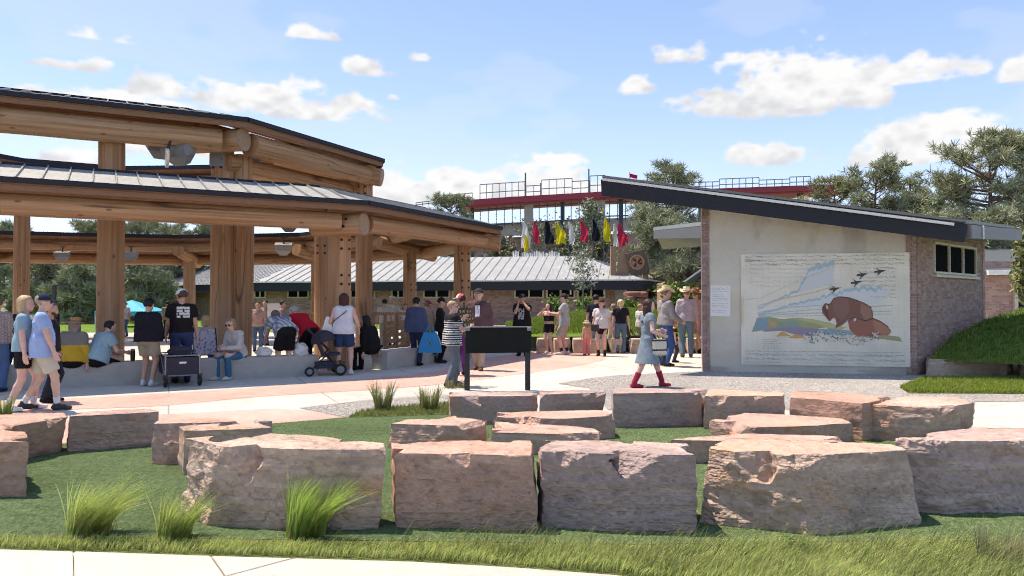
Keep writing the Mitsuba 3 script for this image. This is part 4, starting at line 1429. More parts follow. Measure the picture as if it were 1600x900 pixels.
# ================================================================== FLAGS on the hill
def feather_flag(px, ytop, ybot, w, colr, text, seed, second=None):
    rng = np.random.RandomState(seed)
    d = 60.0 + seed * .25
    t = thing('feather_flag', text, 'flag', 'row of feather flags on the hill')
    a, b = P(px, ytop, d), P(px, ybot, d)
    H = a[2] - b[2]
    W = w * d / F * 1.25
    n, m = 18, 8
    S, R = np.meshgrid(np.linspace(0, 1, n), np.linspace(0, 1, m), indexing='ij')
    width = W * (.14 + .86 * np.clip(S * 1.7, 0, 1) ** .75)
    x = a[0] - W * .5 + R * width + .05 * W * np.sin(S * 6 + seed) + .07 * W * R * np.sin(S * 11 + seed * 3)
    y = a[1] + .18 * np.sin(R * 7 + S * 6 + seed * 2) * (.3 + R)
    z = a[2] - S * H - .25 * (1 - R) * (S < .05) + .06 * np.sin(R * 9 + seed) * S
    v = np.stack([x, y, z], -1).reshape(-1, 3)
    ii = np.arange(n * m).reshape(n, m)
    f = np.stack([ii[:-1, :-1], ii[1:, :-1], ii[1:, 1:], ii[:-1, 1:]], -1).reshape(-1, 4)
    f = np.vstack([f[:, [0, 1, 2]], f[:, [0, 2, 3]]])
    o = np.array([0, .012, 0])
    V2, F2 = v, f
    part(t, 'cloth', (V2, F2), 'flag_' + colr, smooth=True)
    if second:
        v3 = v * 1.0
        v3[:, 0] = a[0] + W * .05 + (v3[:, 0] - a[0]) * .55
        v3[:, 2] = b[2] + (v3[:, 2] - b[2]) * .62 - .25
        v3[:, 1] -= .25
        part(t, 'second_cloth', (v3, F2), 'flag_' + second, smooth=True, text=f'{second} cloth hanging in front of the {colr} one')
    gz = float(hill_h(px_x := a[0] - W * .5, d)) - .3
    part(t, 'pole', rod(V(a[0] - W * .5, a[1] + .06, gz), V(a[0] - W * .45, a[1] + .06, a[2] + .15), .03), 'rail_metal')


for k, (px, y0, y1, w, c, text, sec) in enumerate((
        (822, 345, 388, 11, 'white', 'white and yellow feather flag, leftmost of the row', 'yellow'), (838, 344, 380, 8, 'red', 'red feather flag next to the leftmost white one', None), (858, 345, 381, 11, 'black', 'black feather flag between red and yellow ones, left half of the row', None),
        (876, 346, 381, 12, 'yellow', 'broad yellow feather flag left of the young tree', None), (893, 345, 382, 7, 'white', 'narrow white feather flag in the middle of the row', None), (913, 344, 377, 10, 'red', 'red feather flag twisted in the wind, before the young tree', None),
        (931, 342, 377, 9, 'black', 'black feather flag right of the young tree', None), (949, 339, 378, 9, 'yellow', 'slim yellow feather flag in the right half of the row', None), (962, 349, 386, 7, 'white', 'white feather flag beside the rightmost red one', None), (973, 347, 385, 12, 'red', 'wide red feather flag, rightmost of the row', None))):
    feather_flag(px, y0, y1, w, c, text, k, sec)
# white garden chairs on the terrace
for k, px in enumerate((806, 820, 829, 839, 849, 855, 863, 870)):
    q = P(px, 399, 61)
    t = thing('garden_chair', 'white slatted garden chair on the terrace, ' + ('leftmost of the row', 'second from the left', 'third from the left', 'fourth from the left', 'fourth from the right', 'third from the right', 'second from the right', 'rightmost of the row')[k], 'chair', 'white garden chairs on the terrace')
    z = q[2] - .52 - .1 * (k % 3)
    part(t, 'backrest', join([bar(V(q[0] + (j - 1) * .17, q[1] + .1, z + .2), V(q[0] + (j - 1) * .2, q[1] + .3, z + .85 + .08 * (j == 1)), .14, .03, up=(0, 1, 0)) for j in range(3)]), 'plastic_white')
    part(t, 'seat', bx(q[0], q[1] - .12, z + .25, .55, .5, .05), 'plastic_white')
    for sx in (-1, 1):
        part(t, 'leg', bx(q[0] + sx * .3, q[1] - .1, z - .05, .06, .5, .7), 'plastic_white')

# seen through the pavilion: teal tent, small gable house, lamp post
tt = thing('teal_tent', 'teal pop up tent seen between the pavilion posts', 'tent')
q = P(206, 482, 44)
v = np.array([(q[0] + sx * 1.5, q[1] + sy * 1.3, q[2] - .15) for sx, sy in ((-1, -1), (1, -1), (1, 1), (-1, 1))] + [(q[0], q[1], q[2] + .5)] + [(q[0] + sx * 1.5, q[1] + sy * 1.3, q[2] - .4) for sx, sy in ((-1, -1), (1, -1), (1, 1), (-1, 1))])
mat('teal', (.06, .36, .48), .7)
part(tt, 'canopy', trimesh.Trimesh(v).convex_hull, 'teal')
for sx, sy in ((-1, -1), (1, -1), (1, 1), (-1, 1)):
    part(tt, 'leg', bar(V(q[0] + sx * 1.45, q[1] + sy * 1.25, -.1), V(q[0] + sx * 1.45, q[1] + sy * 1.25, q[2] - .15), .05), 'trim_white')
lp = thing('lamp_post', 'dark square lamp post behind the couple walking at the left', 'lamp post')
q = P(84, 520, 38)
part(lp, 'post', bx(q[0], q[1], (P(84, 446, 38)[2]) / 2, .16, .16, P(84, 446, 38)[2]), 'black_metal')
q = P(84, 447, 38)
part(lp, 'arm', bar(q, q + V(.7, 0, .12), .1), 'black_metal')
part(lp, 'lamp_head', bx(q[0] + .55, q[1], q[2] + .05, .5, .2, .1), 'black_metal')
part(lp, 'sign_plate', bx(q[0] + .02, q[1] - .1, P(84, 500, 38)[2], .7, .04, .6), 'dark_panel')
gh = thing('gable_house', 'small brick house with a pale gable seen far through the pavilion', 'house')
q = P(96, 475, 52)
part(gh, 'wall', bx(q[0] + 1, q[1] + 2, 1.1, 4.2, 4, 2.6), 'far_brick')
a, b, c = P(80, 469, 52), P(101, 458, 52), P(131, 472, 52)
part(gh, 'roof', join([slab([a, b, b + V(0, 5, 0), a + V(0, 5, 0)], .15), slab([b, c, c + V(0, 5, 0), b + V(0, 5, 0)], .15)]), 'trim_white')

# ================================================================== VEGETATION
def blades(pts, height, wind=(1, .1), lean=.5, width=.006, segs=3, cols=((.09, .15, .03), (.20, .28, .07)), seed=0, spread=.35, tip=None):
    """Curved tapering grass blades standing at the given points. Returns a mesh and its vertex colours."""
    rng = np.random.RandomState(seed)
    n = len(pts)
    h = np.asarray(height) * rng.uniform(.55, 1.15, n)
    ang = rng.uniform(0, 2 * np.pi, n)
    d = np.stack([np.cos(ang), np.sin(ang)], 1) * (spread * np.abs(rng.randn(n)) * .62)[:, None] + np.array(wind)[None] * (lean * rng.uniform(.4, 1.3, n))[:, None]
    side = np.stack([-np.sin(ang + 1.3), np.cos(ang + 1.3)], 1)
    w = width * rng.uniform(.6, 1.3, n)
    V_, C_ = [], []
    c0 = np.array(cols[0]) + (np.array(cols[1]) - np.array(cols[0])) * rng.uniform(0, 1, n)[:, None]
    dry = rng.rand(n) < .12
    c0[dry] = np.array([.34, .30, .15]) * rng.uniform(.7, 1.1, dry.sum())[:, None]
    for k in range(segs + 1):
        t = k / segs
        p = np.zeros((n, 3))
        p[:, :2] = pts[:, :2] + d * (h * t ** 1.8)[:, None]
        p[:, 2] = pts[:, 2] + h * (t - .28 * t * t * np.linalg.norm(d, axis=1))
        ww = w * (1 - t) ** .7
        if k < segs:
            for s in (-1, 1):
                q = p.copy()
                q[:, :2] += side * (ww * s)[:, None]
                V_.append(q)
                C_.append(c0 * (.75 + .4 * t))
        else:
            V_.append(p)
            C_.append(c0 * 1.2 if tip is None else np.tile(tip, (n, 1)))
    m = 2 * segs + 1
    v = np.stack(V_, 1).reshape(-1, 3)
    c = np.clip(np.stack(C_, 1).reshape(-1, 3), 0, 1)
    f = []
    for k in range(segs - 1):
        a = 2 * k
        f += [(a, a + 1, a + 3), (a, a + 3, a + 2)]
    f.append((2 * segs - 2, 2 * segs - 1, 2 * segs))
    f = (np.array(f)[None] + (np.arange(n) * m)[:, None, None]).reshape(-1, 3)
    return (v, f), c


def scatter(poly_pts, n, seed, z=0.0):
    rng = np.random.RandomState(seed)
    pg = Polygon(np.asarray(poly_pts)[:, :2]).buffer(0)
    x0, y0, x1, y1 = pg.bounds
    out = np.zeros((0, 2))
    while len(out) < n:
        q = rng.uniform((x0, y0), (x1, y1), (n * 3, 2))
        out = np.vstack([out, q[shapely.contains_xy(pg, q[:, 0], q[:, 1])]])
    return np.column_stack([out[:n], np.full(n, z)])


strip = GZ([(-400, 842), (0, 843), (300, 848), (600, 853), (900, 858), (1300, 856), (1600, 852), (1800, 870), (2100, 1150), (1500, 1150)] + [(x, y - 2) for x, y in walk_edge[::-1]], 0)
pts = scatter(strip, 40000, 1)
hh = .040 + .070 * meshkit.fbm(pts * 2.2, 3, 9) ** 1.2 * (1 + .9 * np.clip((pts[:, 0] + .2) / 2.0, 0, 1))
edge_in = Polygon(strip[:, :2]).exterior
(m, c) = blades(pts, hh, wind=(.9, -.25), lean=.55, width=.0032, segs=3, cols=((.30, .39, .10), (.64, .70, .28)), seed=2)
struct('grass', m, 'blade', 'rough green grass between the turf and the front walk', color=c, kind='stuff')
pts = scatter(GZ([(560, 856), (760, 850), (1100, 858), (1450, 852), (1800, 852), (1800, 1000), (1300, 940), (1000, 895), (700, 860)], 0), 4200, 5)
(m, c) = blades(pts, .15 + .10 * meshkit.fbm(pts * 3, 2, 2), wind=(.8, -.3), lean=.7, width=.0026, segs=4, cols=((.16, .21, .07), (.34, .38, .17)), seed=6)
struct('tall_grass', m, 'blade', 'taller pale seed grass leaning in the wind at the lower right', color=c, kind='stuff')
pts = scatter(GZ(patch_px, .008), 16000, 9, .008)
(m, c) = blades(pts, .09, wind=(.7, 0), lean=.4, width=.008, segs=2, cols=((.16, .24, .03), (.30, .38, .07)), seed=10)
struct('lawn_grass', m, 'blade', 'sunlit lawn grass below the stone edging blocks', color=c, kind='stuff')
pts = scatter(GZ(tuft_bed, .01), 3500, 11, .01)
(m, c) = blades(pts, .06, wind=(.6, 0), lean=.4, width=.006, segs=2, cols=((.16, .21, .06), (.30, .33, .12)), seed=12)
struct('bed_grass', m, 'blade', 'sparse grass in the bed between gravel and turf', color=c, kind='stuff')


def tuft(px, py, hpx, wpx, n, text, seed, wind=(1, 0), lean=.6, cols=((.22, .31, .05), (.58, .68, .24)), wid=.0034):
    c0 = G(px, py, .0)
    d = c0[1]
    H, R = hpx * d / F, wpx * d / F / 2
    rng = np.random.RandomState(seed)
    r = R * .55 * np.sqrt(rng.rand(n))
    a = rng.rand(n) * 2 * np.pi
    p = np.column_stack([c0[0] + r * np.cos(a), c0[1] + r * np.sin(a), np.zeros(n)])
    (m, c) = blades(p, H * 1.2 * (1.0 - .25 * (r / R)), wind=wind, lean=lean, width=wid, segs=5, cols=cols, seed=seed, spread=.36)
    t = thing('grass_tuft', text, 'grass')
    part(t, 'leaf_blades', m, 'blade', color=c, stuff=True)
    k = max(40, n // 8)
    p = np.column_stack([c0[0] + R * .35 * rng.randn(k), c0[1] + R * .3 * rng.randn(k), np.zeros(k)])
    (m, c) = blades(p, H * .22, wind=(.5, 0), lean=.5, width=wid, segs=2, cols=((.20, .17, .09), (.34, .30, .17)), seed=seed + 1, spread=.9)
    part(t, 'dry_base', m, 'blade', color=c, stuff=True)


tuft(138, 838, 98, 110, 620, 'leftmost tuft of wind blown grass on the front turf edge', 31, lean=.75)
tuft(272, 842, 74, 84, 420, 'smaller grass tuft between the leftmost tuft and the tan boulder', 32, lean=.5)
tuft(478, 836, 96, 110, 700, 'bright green grass tuft in front of the orange ended boulder', 33, lean=.55, cols=((.19, .32, .045), (.52, .68, .19)))
tuft(598, 641, 44, 44, 160, 'left one of two small grass tufts beside the gravel', 34, wind=(.3, 0), lean=.3, cols=((.20, .24, .08), (.36, .38, .17)), wid=.009)
tuft(670, 641, 38, 50, 150, 'right one of two small grass tufts beside the gravel', 35, wind=(.3, 0), lean=.3, cols=((.20, .24, .08), (.36, .38, .17)), wid=.009)
tuft(4, 650, 32, 44, 120, 'grass tuft at the left edge beside the walking couple', 36, wind=(.2, 0), lean=.3, cols=((.14, .22, .04), (.30, .38, .10)), wid=.008)
tuft(712, 606, 14, 60, 120, 'thin low grass at the foot of the dark sign', 37, wind=(.2, 0), lean=.3, cols=((.18, .22, .10), (.34, .34, .18)), wid=.007)
tuft(1560, 880, 62, 110, 200, 'feathery pale grass tuft in the lower right corner', 38, wind=(.3, 0), lean=.4, cols=((.24, .25, .13), (.42, .42, .26)), wid=.0030)

# leafy weed at the lower right
wd = thing('leafy_weed', 'small leafy weed growing before the largest front boulder', 'plant')
rng = np.random.RandomState(4)
c0 = G(1245, 868)
stems, lv, lc = [], [], []
for k in range(6):
    a = rng.uniform(0, 2 * np.pi)
    tipp = c0 + V(math.cos(a) * .07, math.sin(a) * .07, rng.uniform(.08, .19))
    stems.append(rod(c0, tipp, .002, .001, 5))
    for j in range(9):
        q = c0 + (tipp - c0) * rng.uniform(.3, 1)
        b = rng.uniform(0, 2 * np.pi)
        o = V(math.cos(b), math.sin(b), .35) * .028
        s_ = V(-math.sin(b), math.cos(b), 0) * .010
        lv += [q, q + o * .5 + s_, q + o, q + o * .5 - s_]
        lc.append(rng.uniform(.8, 1.25))
part(wd, 'stems', join(stems), 'lawn')
lv = np.array(lv)
i4 = np.arange(len(lc)) * 4
part(wd, 'leaves', (lv, np.vstack([np.stack([i4, i4 + 1, i4 + 2], 1), np.stack([i4, i4 + 2, i4 + 3], 1)])), 'blade', color=np.repeat(np.array(lc)[:, None] * np.array([[.16, .24, .09]]), 4, 0), stuff=True)

# blades on the two grass mounds
mesh_m = trimesh.Trimesh(np.array(scene and mv), mf, process=False)
pp, _ = trimesh.sample.sample_surface(mesh_m, 30000, seed=3)
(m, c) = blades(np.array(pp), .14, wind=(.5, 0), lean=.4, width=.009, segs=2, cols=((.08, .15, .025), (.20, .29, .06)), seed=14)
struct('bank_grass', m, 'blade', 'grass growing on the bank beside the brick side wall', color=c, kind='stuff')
rngm = np.random.RandomState(6)
n_ = 26000
px_, t_ = rngm.uniform(790, 1088, n_), rngm.uniform(0.02, .85, n_)
dd_ = 23.0 + t_ * 15
e_ = np.where(px_ < 900, np.clip((px_ - 800) / 60, 0, 1), 1)
zz_ = .50 + .62 * (1 - (1 - np.minimum(t_ * 1.6, 1)) ** 2) * e_ * (.75 + .25 * np.sin(px_ * .021)) - np.maximum(0, t_ - .8) * 3
pm = np.column_stack([(px_ - 800) / F * dd_, dd_, zz_])
(m, c) = blades(pm, .16, wind=(.5, 0), lean=.4, width=.012, segs=2, cols=((.10, .17, .025), (.24, .33, .06)), seed=15)
struct('mound_grass', m, 'blade', 'grass growing on the mound behind the stone blocks', color=c, kind='stuff')


# ------------------------------------------------------------------ trees
def tufts(centres, dirs, size, seed, n=20, wid=.16, c0=(.035, .055, .022), c1=(.12, .15, .065)):
    """Needle tufts: thin blades fanned out around each twig end."""
    rng = np.random.RandomState(seed)
    m = len(centres)
    d = rng.randn(m, n, 3) + np.asarray(dirs)[:, None] * .75
    d /= np.linalg.norm(d, axis=2, keepdims=True)
    Ls = size * rng.uniform(.6, 1.2, (m, n, 1))
    s = np.cross(d, rng.randn(m, n, 3))
    s /= np.linalg.norm(s, axis=2, keepdims=True)
    a = np.asarray(centres)[:, None] + d * Ls * .08
    q = np.stack([a - s * Ls * wid * .5, a + s * Ls * wid * .5, a + d * Ls + s * Ls * wid * .25, a + d * Ls - s * Ls * wid * .25], 2).reshape(-1, 3)
    i = np.arange(m * n) * 4
    f = np.vstack([np.stack([i, i + 1, i + 2], 1), np.stack([i, i + 2, i + 3], 1)])
    k = rng.rand(m, 1, 1) * .6 + rng.rand(m, n, 1) * .4
    c = np.array(c0) + (np.array(c1) - np.array(c0)) * k
    return (q, f), np.repeat(c.reshape(-1, 3), 4, 0)


def pine(px, ytop, d, wpx, text, seed, low=.12, dens=1.0, tone=(1, 1, 1), base=None, name='pine_tree', size=.44, flat=False):
    rng = np.random.RandomState(seed)
    tp = P(px, ytop, d)
    gz = (float(hill_h(tp[0], d)) - .2) if base is None else base
    H = tp[2] - gz - .8
    R = wpx / 2 * d / F
    t = thing(name, text, 'tree')
    foot = V(tp[0], tp[1], gz)
    bend = rng.uniform(-.03, .03, 2) * H
    axis = lambda s: foot + V(bend[0] * math.sin(s * 3), bend[1] * math.sin(s * 3), H * s)
    tr = .020 * H + .06
    ss = np.linspace(0, .97, 10)
    wood = [rod(axis(a), axis(b), tr * (1 - a * .92), tr * (1 - b * .92), 8) for a, b in zip(ss[:-1], ss[1:])]
    cs, ds = [], []
    nl = int(46 * dens + H * 1.8)
    for k in range(nl):
        s = low + (1 - low) * ((k + rng.rand()) / nl)
        prof = (math.sin(math.pi * min(1, ((1 - s) / (1 - low)) * .72 + .08)) ** .75) if not flat else (1 - .6 * abs(s - .6))
        ln = R * prof * rng.uniform(.6, 1.12)
        a = rng.uniform(0, 2 * math.pi)
        p0 = axis(s * .96)
        rise = rng.uniform(-.05, .45) + .45 * (s > .8)
        p1 = p0 + V(math.cos(a), math.sin(a), rise) * ln
        pm_ = (p0 + p1) / 2 - V(0, 0, .06 * ln)
        wood += [rod(p0, pm_, .020 * ln + .02, .014 * ln + .012, 5), rod(pm_, p1, .014 * ln + .012, .012, 5)]
        nt_ = int(4 + ln * 5.2 * dens)
        for j in range(nt_):
            f_ = .30 + .70 * math.sqrt((j + rng.rand()) / nt_)
            b = p0 + (p1 - p0) * f_
            o = rng.randn(3) * V(.42, .42, .34) * (.35 + .30 * ln) * (1.25 - f_ * .6)
            o[2] = abs(o[2]) * .8 + .05
            q = b + o
            cs.append(q)
            ds.append(unit(o * .6 + V(math.cos(a) * .3, math.sin(a) * .3, .7)))
            if rng.rand() < .35:
                wood.append(rod(b, q, .016, .008, 4))
    part(t, 'trunk', join(wood), 'bark')
    c0, c1 = np.array((.15, .175, .105)) * tone, np.array((.40, .43, .27)) * tone
    (m, c) = tufts(np.array(cs), np.array(ds), size, seed + 1, n=20, wid=.11, c0=c0, c1=c1)
    part(t, 'crown', m, 'leaf', color=c, stuff=True)
    return t


def leafy(px, ytop, d, wpx, text, seed, base=None, name='young_tree', leaf=.09, n=2600, col=((.14, .17, .10), (.30, .33, .22)), low=.3, trunk=.05):
    rng = np.random.RandomState(seed)
    tp = P(px, ytop, d)
    gz = (float(hill_h(tp[0], d)) - .2) if base is None else base
    H, R = tp[2] - gz, wpx / 2 * d / F
    t = thing(name, text, 'tree')
    foot = V(tp[0], tp[1], gz)
    wood = [rod(foot, foot + V(0, 0, H * .97), trunk, trunk * .3, 7)]
    cs = []
    nb = 26
    for k in range(nb):
        s = low + (1 - low) * (k + .5) / nb * .95
        a = rng.uniform(0, 2 * math.pi)
        ln = R * math.sin(math.pi * min(.97, (s - low) / (1 - low) * .85 + .15)) * rng.uniform(.7, 1.1)
        p0 = foot + V(0, 0, H * s)
        p1 = p0 + V(math.cos(a), math.sin(a), .8) * ln
        wood.append(rod(p0, p1, trunk * .35, trunk * .12, 5))
        for j in range(n // nb):
            cs.append(p0 + (p1 - p0) * rng.uniform(.25, 1.05) + rng.randn(3) * .16 * (R + .2))
    cs = np.array(cs)
    part(t, 'trunk', join(wood), 'pale_bark')
    m_ = len(cs)
    d1 = rng.randn(m_, 3)
    d1 /= np.linalg.norm(d1, axis=1, keepdims=True)
    s1 = np.cross(d1, rng.randn(m_, 3))
    s1 /= np.linalg.norm(s1, axis=1, keepdims=True)
    lf_ = leaf * rng.uniform(.6, 1.3, (m_, 1))
    q = np.stack([cs - d1 * lf_, cs + s1 * lf_ * .5, cs + d1 * lf_, cs - s1 * lf_ * .5], 1).reshape(-1, 3)
    i = np.arange(m_) * 4
    k = rng.rand(m_, 1)
    c = np.array(col[0]) + (np.array(col[1]) - np.array(col[0])) * k
    part(t, 'crown', (q, np.vstack([np.stack([i, i + 1, i + 2], 1), np.stack([i, i + 2, i + 3], 1)])), 'leaf', color=np.repeat(c, 4, 0), stuff=True)


pine(1052, 246, 62, 120, 'tall rounded pine directly behind the high end of the slanted roof', 1, low=.2, dens=1.2)
pine(1028, 318, 52, 105, 'dense pine left of the mural building, beside the red flag', 2, low=.05, dens=1.5)
pine(1075, 360, 46, 95, 'dark low pine under the grey canopy roof', 3, low=.03, dens=1.4, tone=(.75, .75, .75))
pine(703, 302, 88, 84, 'pine crown rising above the right end of the pavilion roof', 4, low=.2, dens=1.2)
pine(1372, 238, 56, 118, 'tallest of the thin pines behind the slanted roof', 5, low=.12, dens=1.25)
pine(1300, 264, 58, 95, 'thin pine with many bare twigs above the middle of the slanted roof', 6, low=.1, dens=1.0, tone=(1.15, 1.1, 1.0))
pine(1425, 262, 60, 80, 'small ragged pine between the thin pines and the tall right one', 7, low=.1, dens=1.0)
pine(1545, 194, 47, 170, 'big open pine at the right with sky showing through', 8, low=.2, dens=1.15)
pine(1490, 258, 52, 75, 'bluish pine just left of the big right pine', 9, low=.1, dens=.8, tone=(.85, 1, 1.05))
pine(1600, 200, 50, 110, 'pine cut off by the right edge behind the big open pine', 10, low=.1, dens=1.1, tone=(.85, .95, 1.0))
pine(1448, 296, 54, 110, 'low bushy pine showing just above the slanted roof edge', 11, low=.02, dens=1.2)
pine(1555, 318, 42, 110, 'low pine behind the gutter end of the slanted roof', 12, low=.02, dens=1.2, base=-.1)
pine(1250, 296, 64, 60, 'scraggly pine in front of the red grandstand beam', 13, low=.1, dens=.6, tone=(1.15, 1.1, 1.0))
for k, (px, yt, d, w, text) in enumerate(((18, 338, 60, 70, 'pine seen through the pavilion at the left edge'), (75, 372, 56, 95, 'pine seen behind the walking couple, below the far beam'), (148, 338, 58, 110, 'pine rising above the far beam left of the second post'),
                                           (215, 334, 60, 100, 'pine seen right of the thick second post'), (270, 342, 64, 90, 'pine seen above the white capped man'), (318, 338, 66, 60, 'narrow pine beside the double post'),
                                           (120, 400, 50, 80, 'low pine behind the seated yellow shirt'), (225, 405, 52, 80, 'low pine behind the teal tent'), (418, 385, 75, 90, 'pine tops showing over the left end of the brick building'))):
    pine(px, yt, d, w, text, 30 + k, low=.04, dens=1.15, base=-.1, tone=(.95, .95, .95))
leafy(922, 312, 67, 62, 'grey green young tree among the feather flags', 50, leaf=.16, n=2600, low=.1, trunk=.11)
leafy(911, 392, 36, 50, 'slender pale sapling in front of the pale roof', 51, base=.3, leaf=.085, n=560, col=((.22, .24, .18), (.42, .44, .36)), low=.45, trunk=.045)
leafy(1606, 358, 23, 44, 'light yellow green shrub at the right edge', 52, base=1.2, name='leafy_shrub', leaf=.10, n=1500, col=((.12, .14, .05), (.28, .30, .12)), low=.1)
for k, (px, yt, d, w, text) in enumerate(((784, 372, 70, 50, 'brown green bush on the hill beside the white flag'), (800, 384, 66, 46, 'scrubby bush left of the white chairs'), (890, 372, 72, 60, 'bush on the hill behind the yellow and white flags'), (940, 380, 64, 50, 'bush below the right flags'), (855, 360, 86, 90, 'bush below the grandstand wall'))):
    leafy(px, yt, d, w, text, 60 + k, name='hill_bush', leaf=.20, n=1500, col=((.10, .10, .06), (.22, .22, .13)), low=.02)
for k, (px, yt, d, w, text) in enumerate(((872, 474, 38.5, 34, 'bushy green plant behind the man in grey'), (914, 468, 37.5, 22, 'thin green plant at the sapling foot'), (985, 478, 36, 30, 'bushy green plant below the red rocks'), (1062, 456, 35, 70, 'leafy green bush behind the two cowboys'))):
    leafy(px, yt, d, w, text, 70 + k, base=.8, name='green_bush', leaf=.12, n=1200, col=((.09, .14, .03), (.24, .32, .09)), low=.02)

# ================================================================== PEOPLE
def cone_field(bones, res, k=.022, pad=.04):
    """Smooth union of round cones (a, b, ra, rb[, squash]) sampled on a grid."""
    lo = np.min([np.minimum(b[0], b[1]) - max(b[2], b[3]) for b in bones], 0) - pad
    hi = np.max([np.maximum(b[0], b[1]) + max(b[2], b[3]) for b in bones], 0) + pad
    n = np.ceil((hi - lo) / res).astype(int) + 1
    f = np.full(n, 9.0, np.float32)
    ax = [lo[j] + np.arange(n[j]) * res for j in range(3)]
    for b in bones:
        a, e, ra, rb = np.asarray(b[0], float), np.asarray(b[1], float), b[2], b[3]
        m = max(ra, rb) + .06
        i0 = np.clip(np.floor((np.minimum(a, e) - m - lo) / res).astype(int), 0, n - 1)
        i1 = np.clip(np.ceil((np.maximum(a, e) + m - lo) / res).astype(int) + 1, 1, n)
        X, Y, Z = np.meshgrid(*[ax[j][i0[j]:i1[j]] for j in range(3)], indexing='ij', sparse=True)
        d = e - a
        L2 = max(d @ d, 1e-9)
        t = np.clip(((X - a[0]) * d[0] + (Y - a[1]) * d[1] + (Z - a[2]) * d[2]) / L2, 0, 1)
        dist = np.sqrt((X - a[0] - t * d[0]) ** 2 + (Y - a[1] - t * d[1]) ** 2 + (Z - a[2] - t * d[2]) ** 2) - (ra + (rb - ra) * t)
        s = (slice(i0[0], i1[0]), slice(i0[1], i1[1]), slice(i0[2], i1[2]))
        g = f[s]
        h = np.maximum(k - np.abs(g - dist), 0) / k
        f[s] = np.minimum(g, dist) - h * h * k * .25
    return f, lo, ax


def cut(fld, pt, nrm_):
    f, lo, ax = fld
    X, Y, Z = np.meshgrid(*ax, indexing='ij', sparse=True)
    d = (X - pt[0]) * nrm_[0] + (Y - pt[1]) * nrm_[1] + (Z - pt[2]) * nrm_[2]
    return np.maximum(f, d.astype(np.float32)), lo, ax


def mesh_of(fld, res):
    f, lo, ax = fld
    f = np.pad(f, 1, constant_values=1.0)
    return nets(f, lo - res, res)


def rotx(v, a):
    c, s = math.cos(a), math.sin(a)
    return np.array([v[0], v[1] * c + v[2] * s, -v[1] * s + v[2] * c])


def ik(a, b, l1, l2, pole):
    d = b - a
    L_ = np.linalg.norm(d)
    L_c = min(L_, (l1 + l2) * .999)
    b = a + unit(d) * L_c
    x = (l1 * l1 - l2 * l2 + L_c * L_c) / (2 * L_c)
    h = math.sqrt(max(l1 * l1 - x * x, 0))
    p = np.asarray(pole, float)
    p = p - unit(d) * (p @ unit(d))
    return a + unit(d) * x + unit(p) * h, b


# one hand, modelled once: wrist at the origin, fingers along +y, palm facing -z, thumb on +x
def hand_bones(curl):
    bn = [(V(0, -.03, 0), V(0, .01, 0), .024, .026), (V(-.018, .02, 0), V(-.026, .075, 0), .017, .013), (V(.016, .02, 0), V(.026, .078, 0), .018, .013), (V(0, .02, 0), V(0, .08, 0), .018, .013)]
    for k, (x, ln) in enumerate(((.028, .068), (.0095, .078), (-.009, .072), (-.027, .055))):
        a = V(x, .080, 0)
        c1, c2 = curl * .6, curl * 1.3
        b = a + V(x * .12, math.cos(c1), -math.sin(c1)) * ln * .52
        c = b + V(0, math.cos(c2), -math.sin(c2)) * ln * .48
        bn += [(a, b, .0092, .0084), (b, c, .0084, .0068)]
    t0, t1, t2 = V(.022, .018, -.004), V(.050, .048, -.012), V(.056, .078, -.022)
    return bn + [(t0, t1, .014, .0105), (t1, t2, .0105, .0080)]


HAND = {c: mesh_of(cone_field(hand_bones(c), .0048, .006, .02), .0048) for c in (.45, 1.15)}
SKIN = {'light': (.56, .37, .29), 'tan': (.46, .28, .20), 'pink': (.60, .37, .31), 'brown': (.27, .155, .105), 'pale': (.62, .44, .37)}
PEOPLE = {}


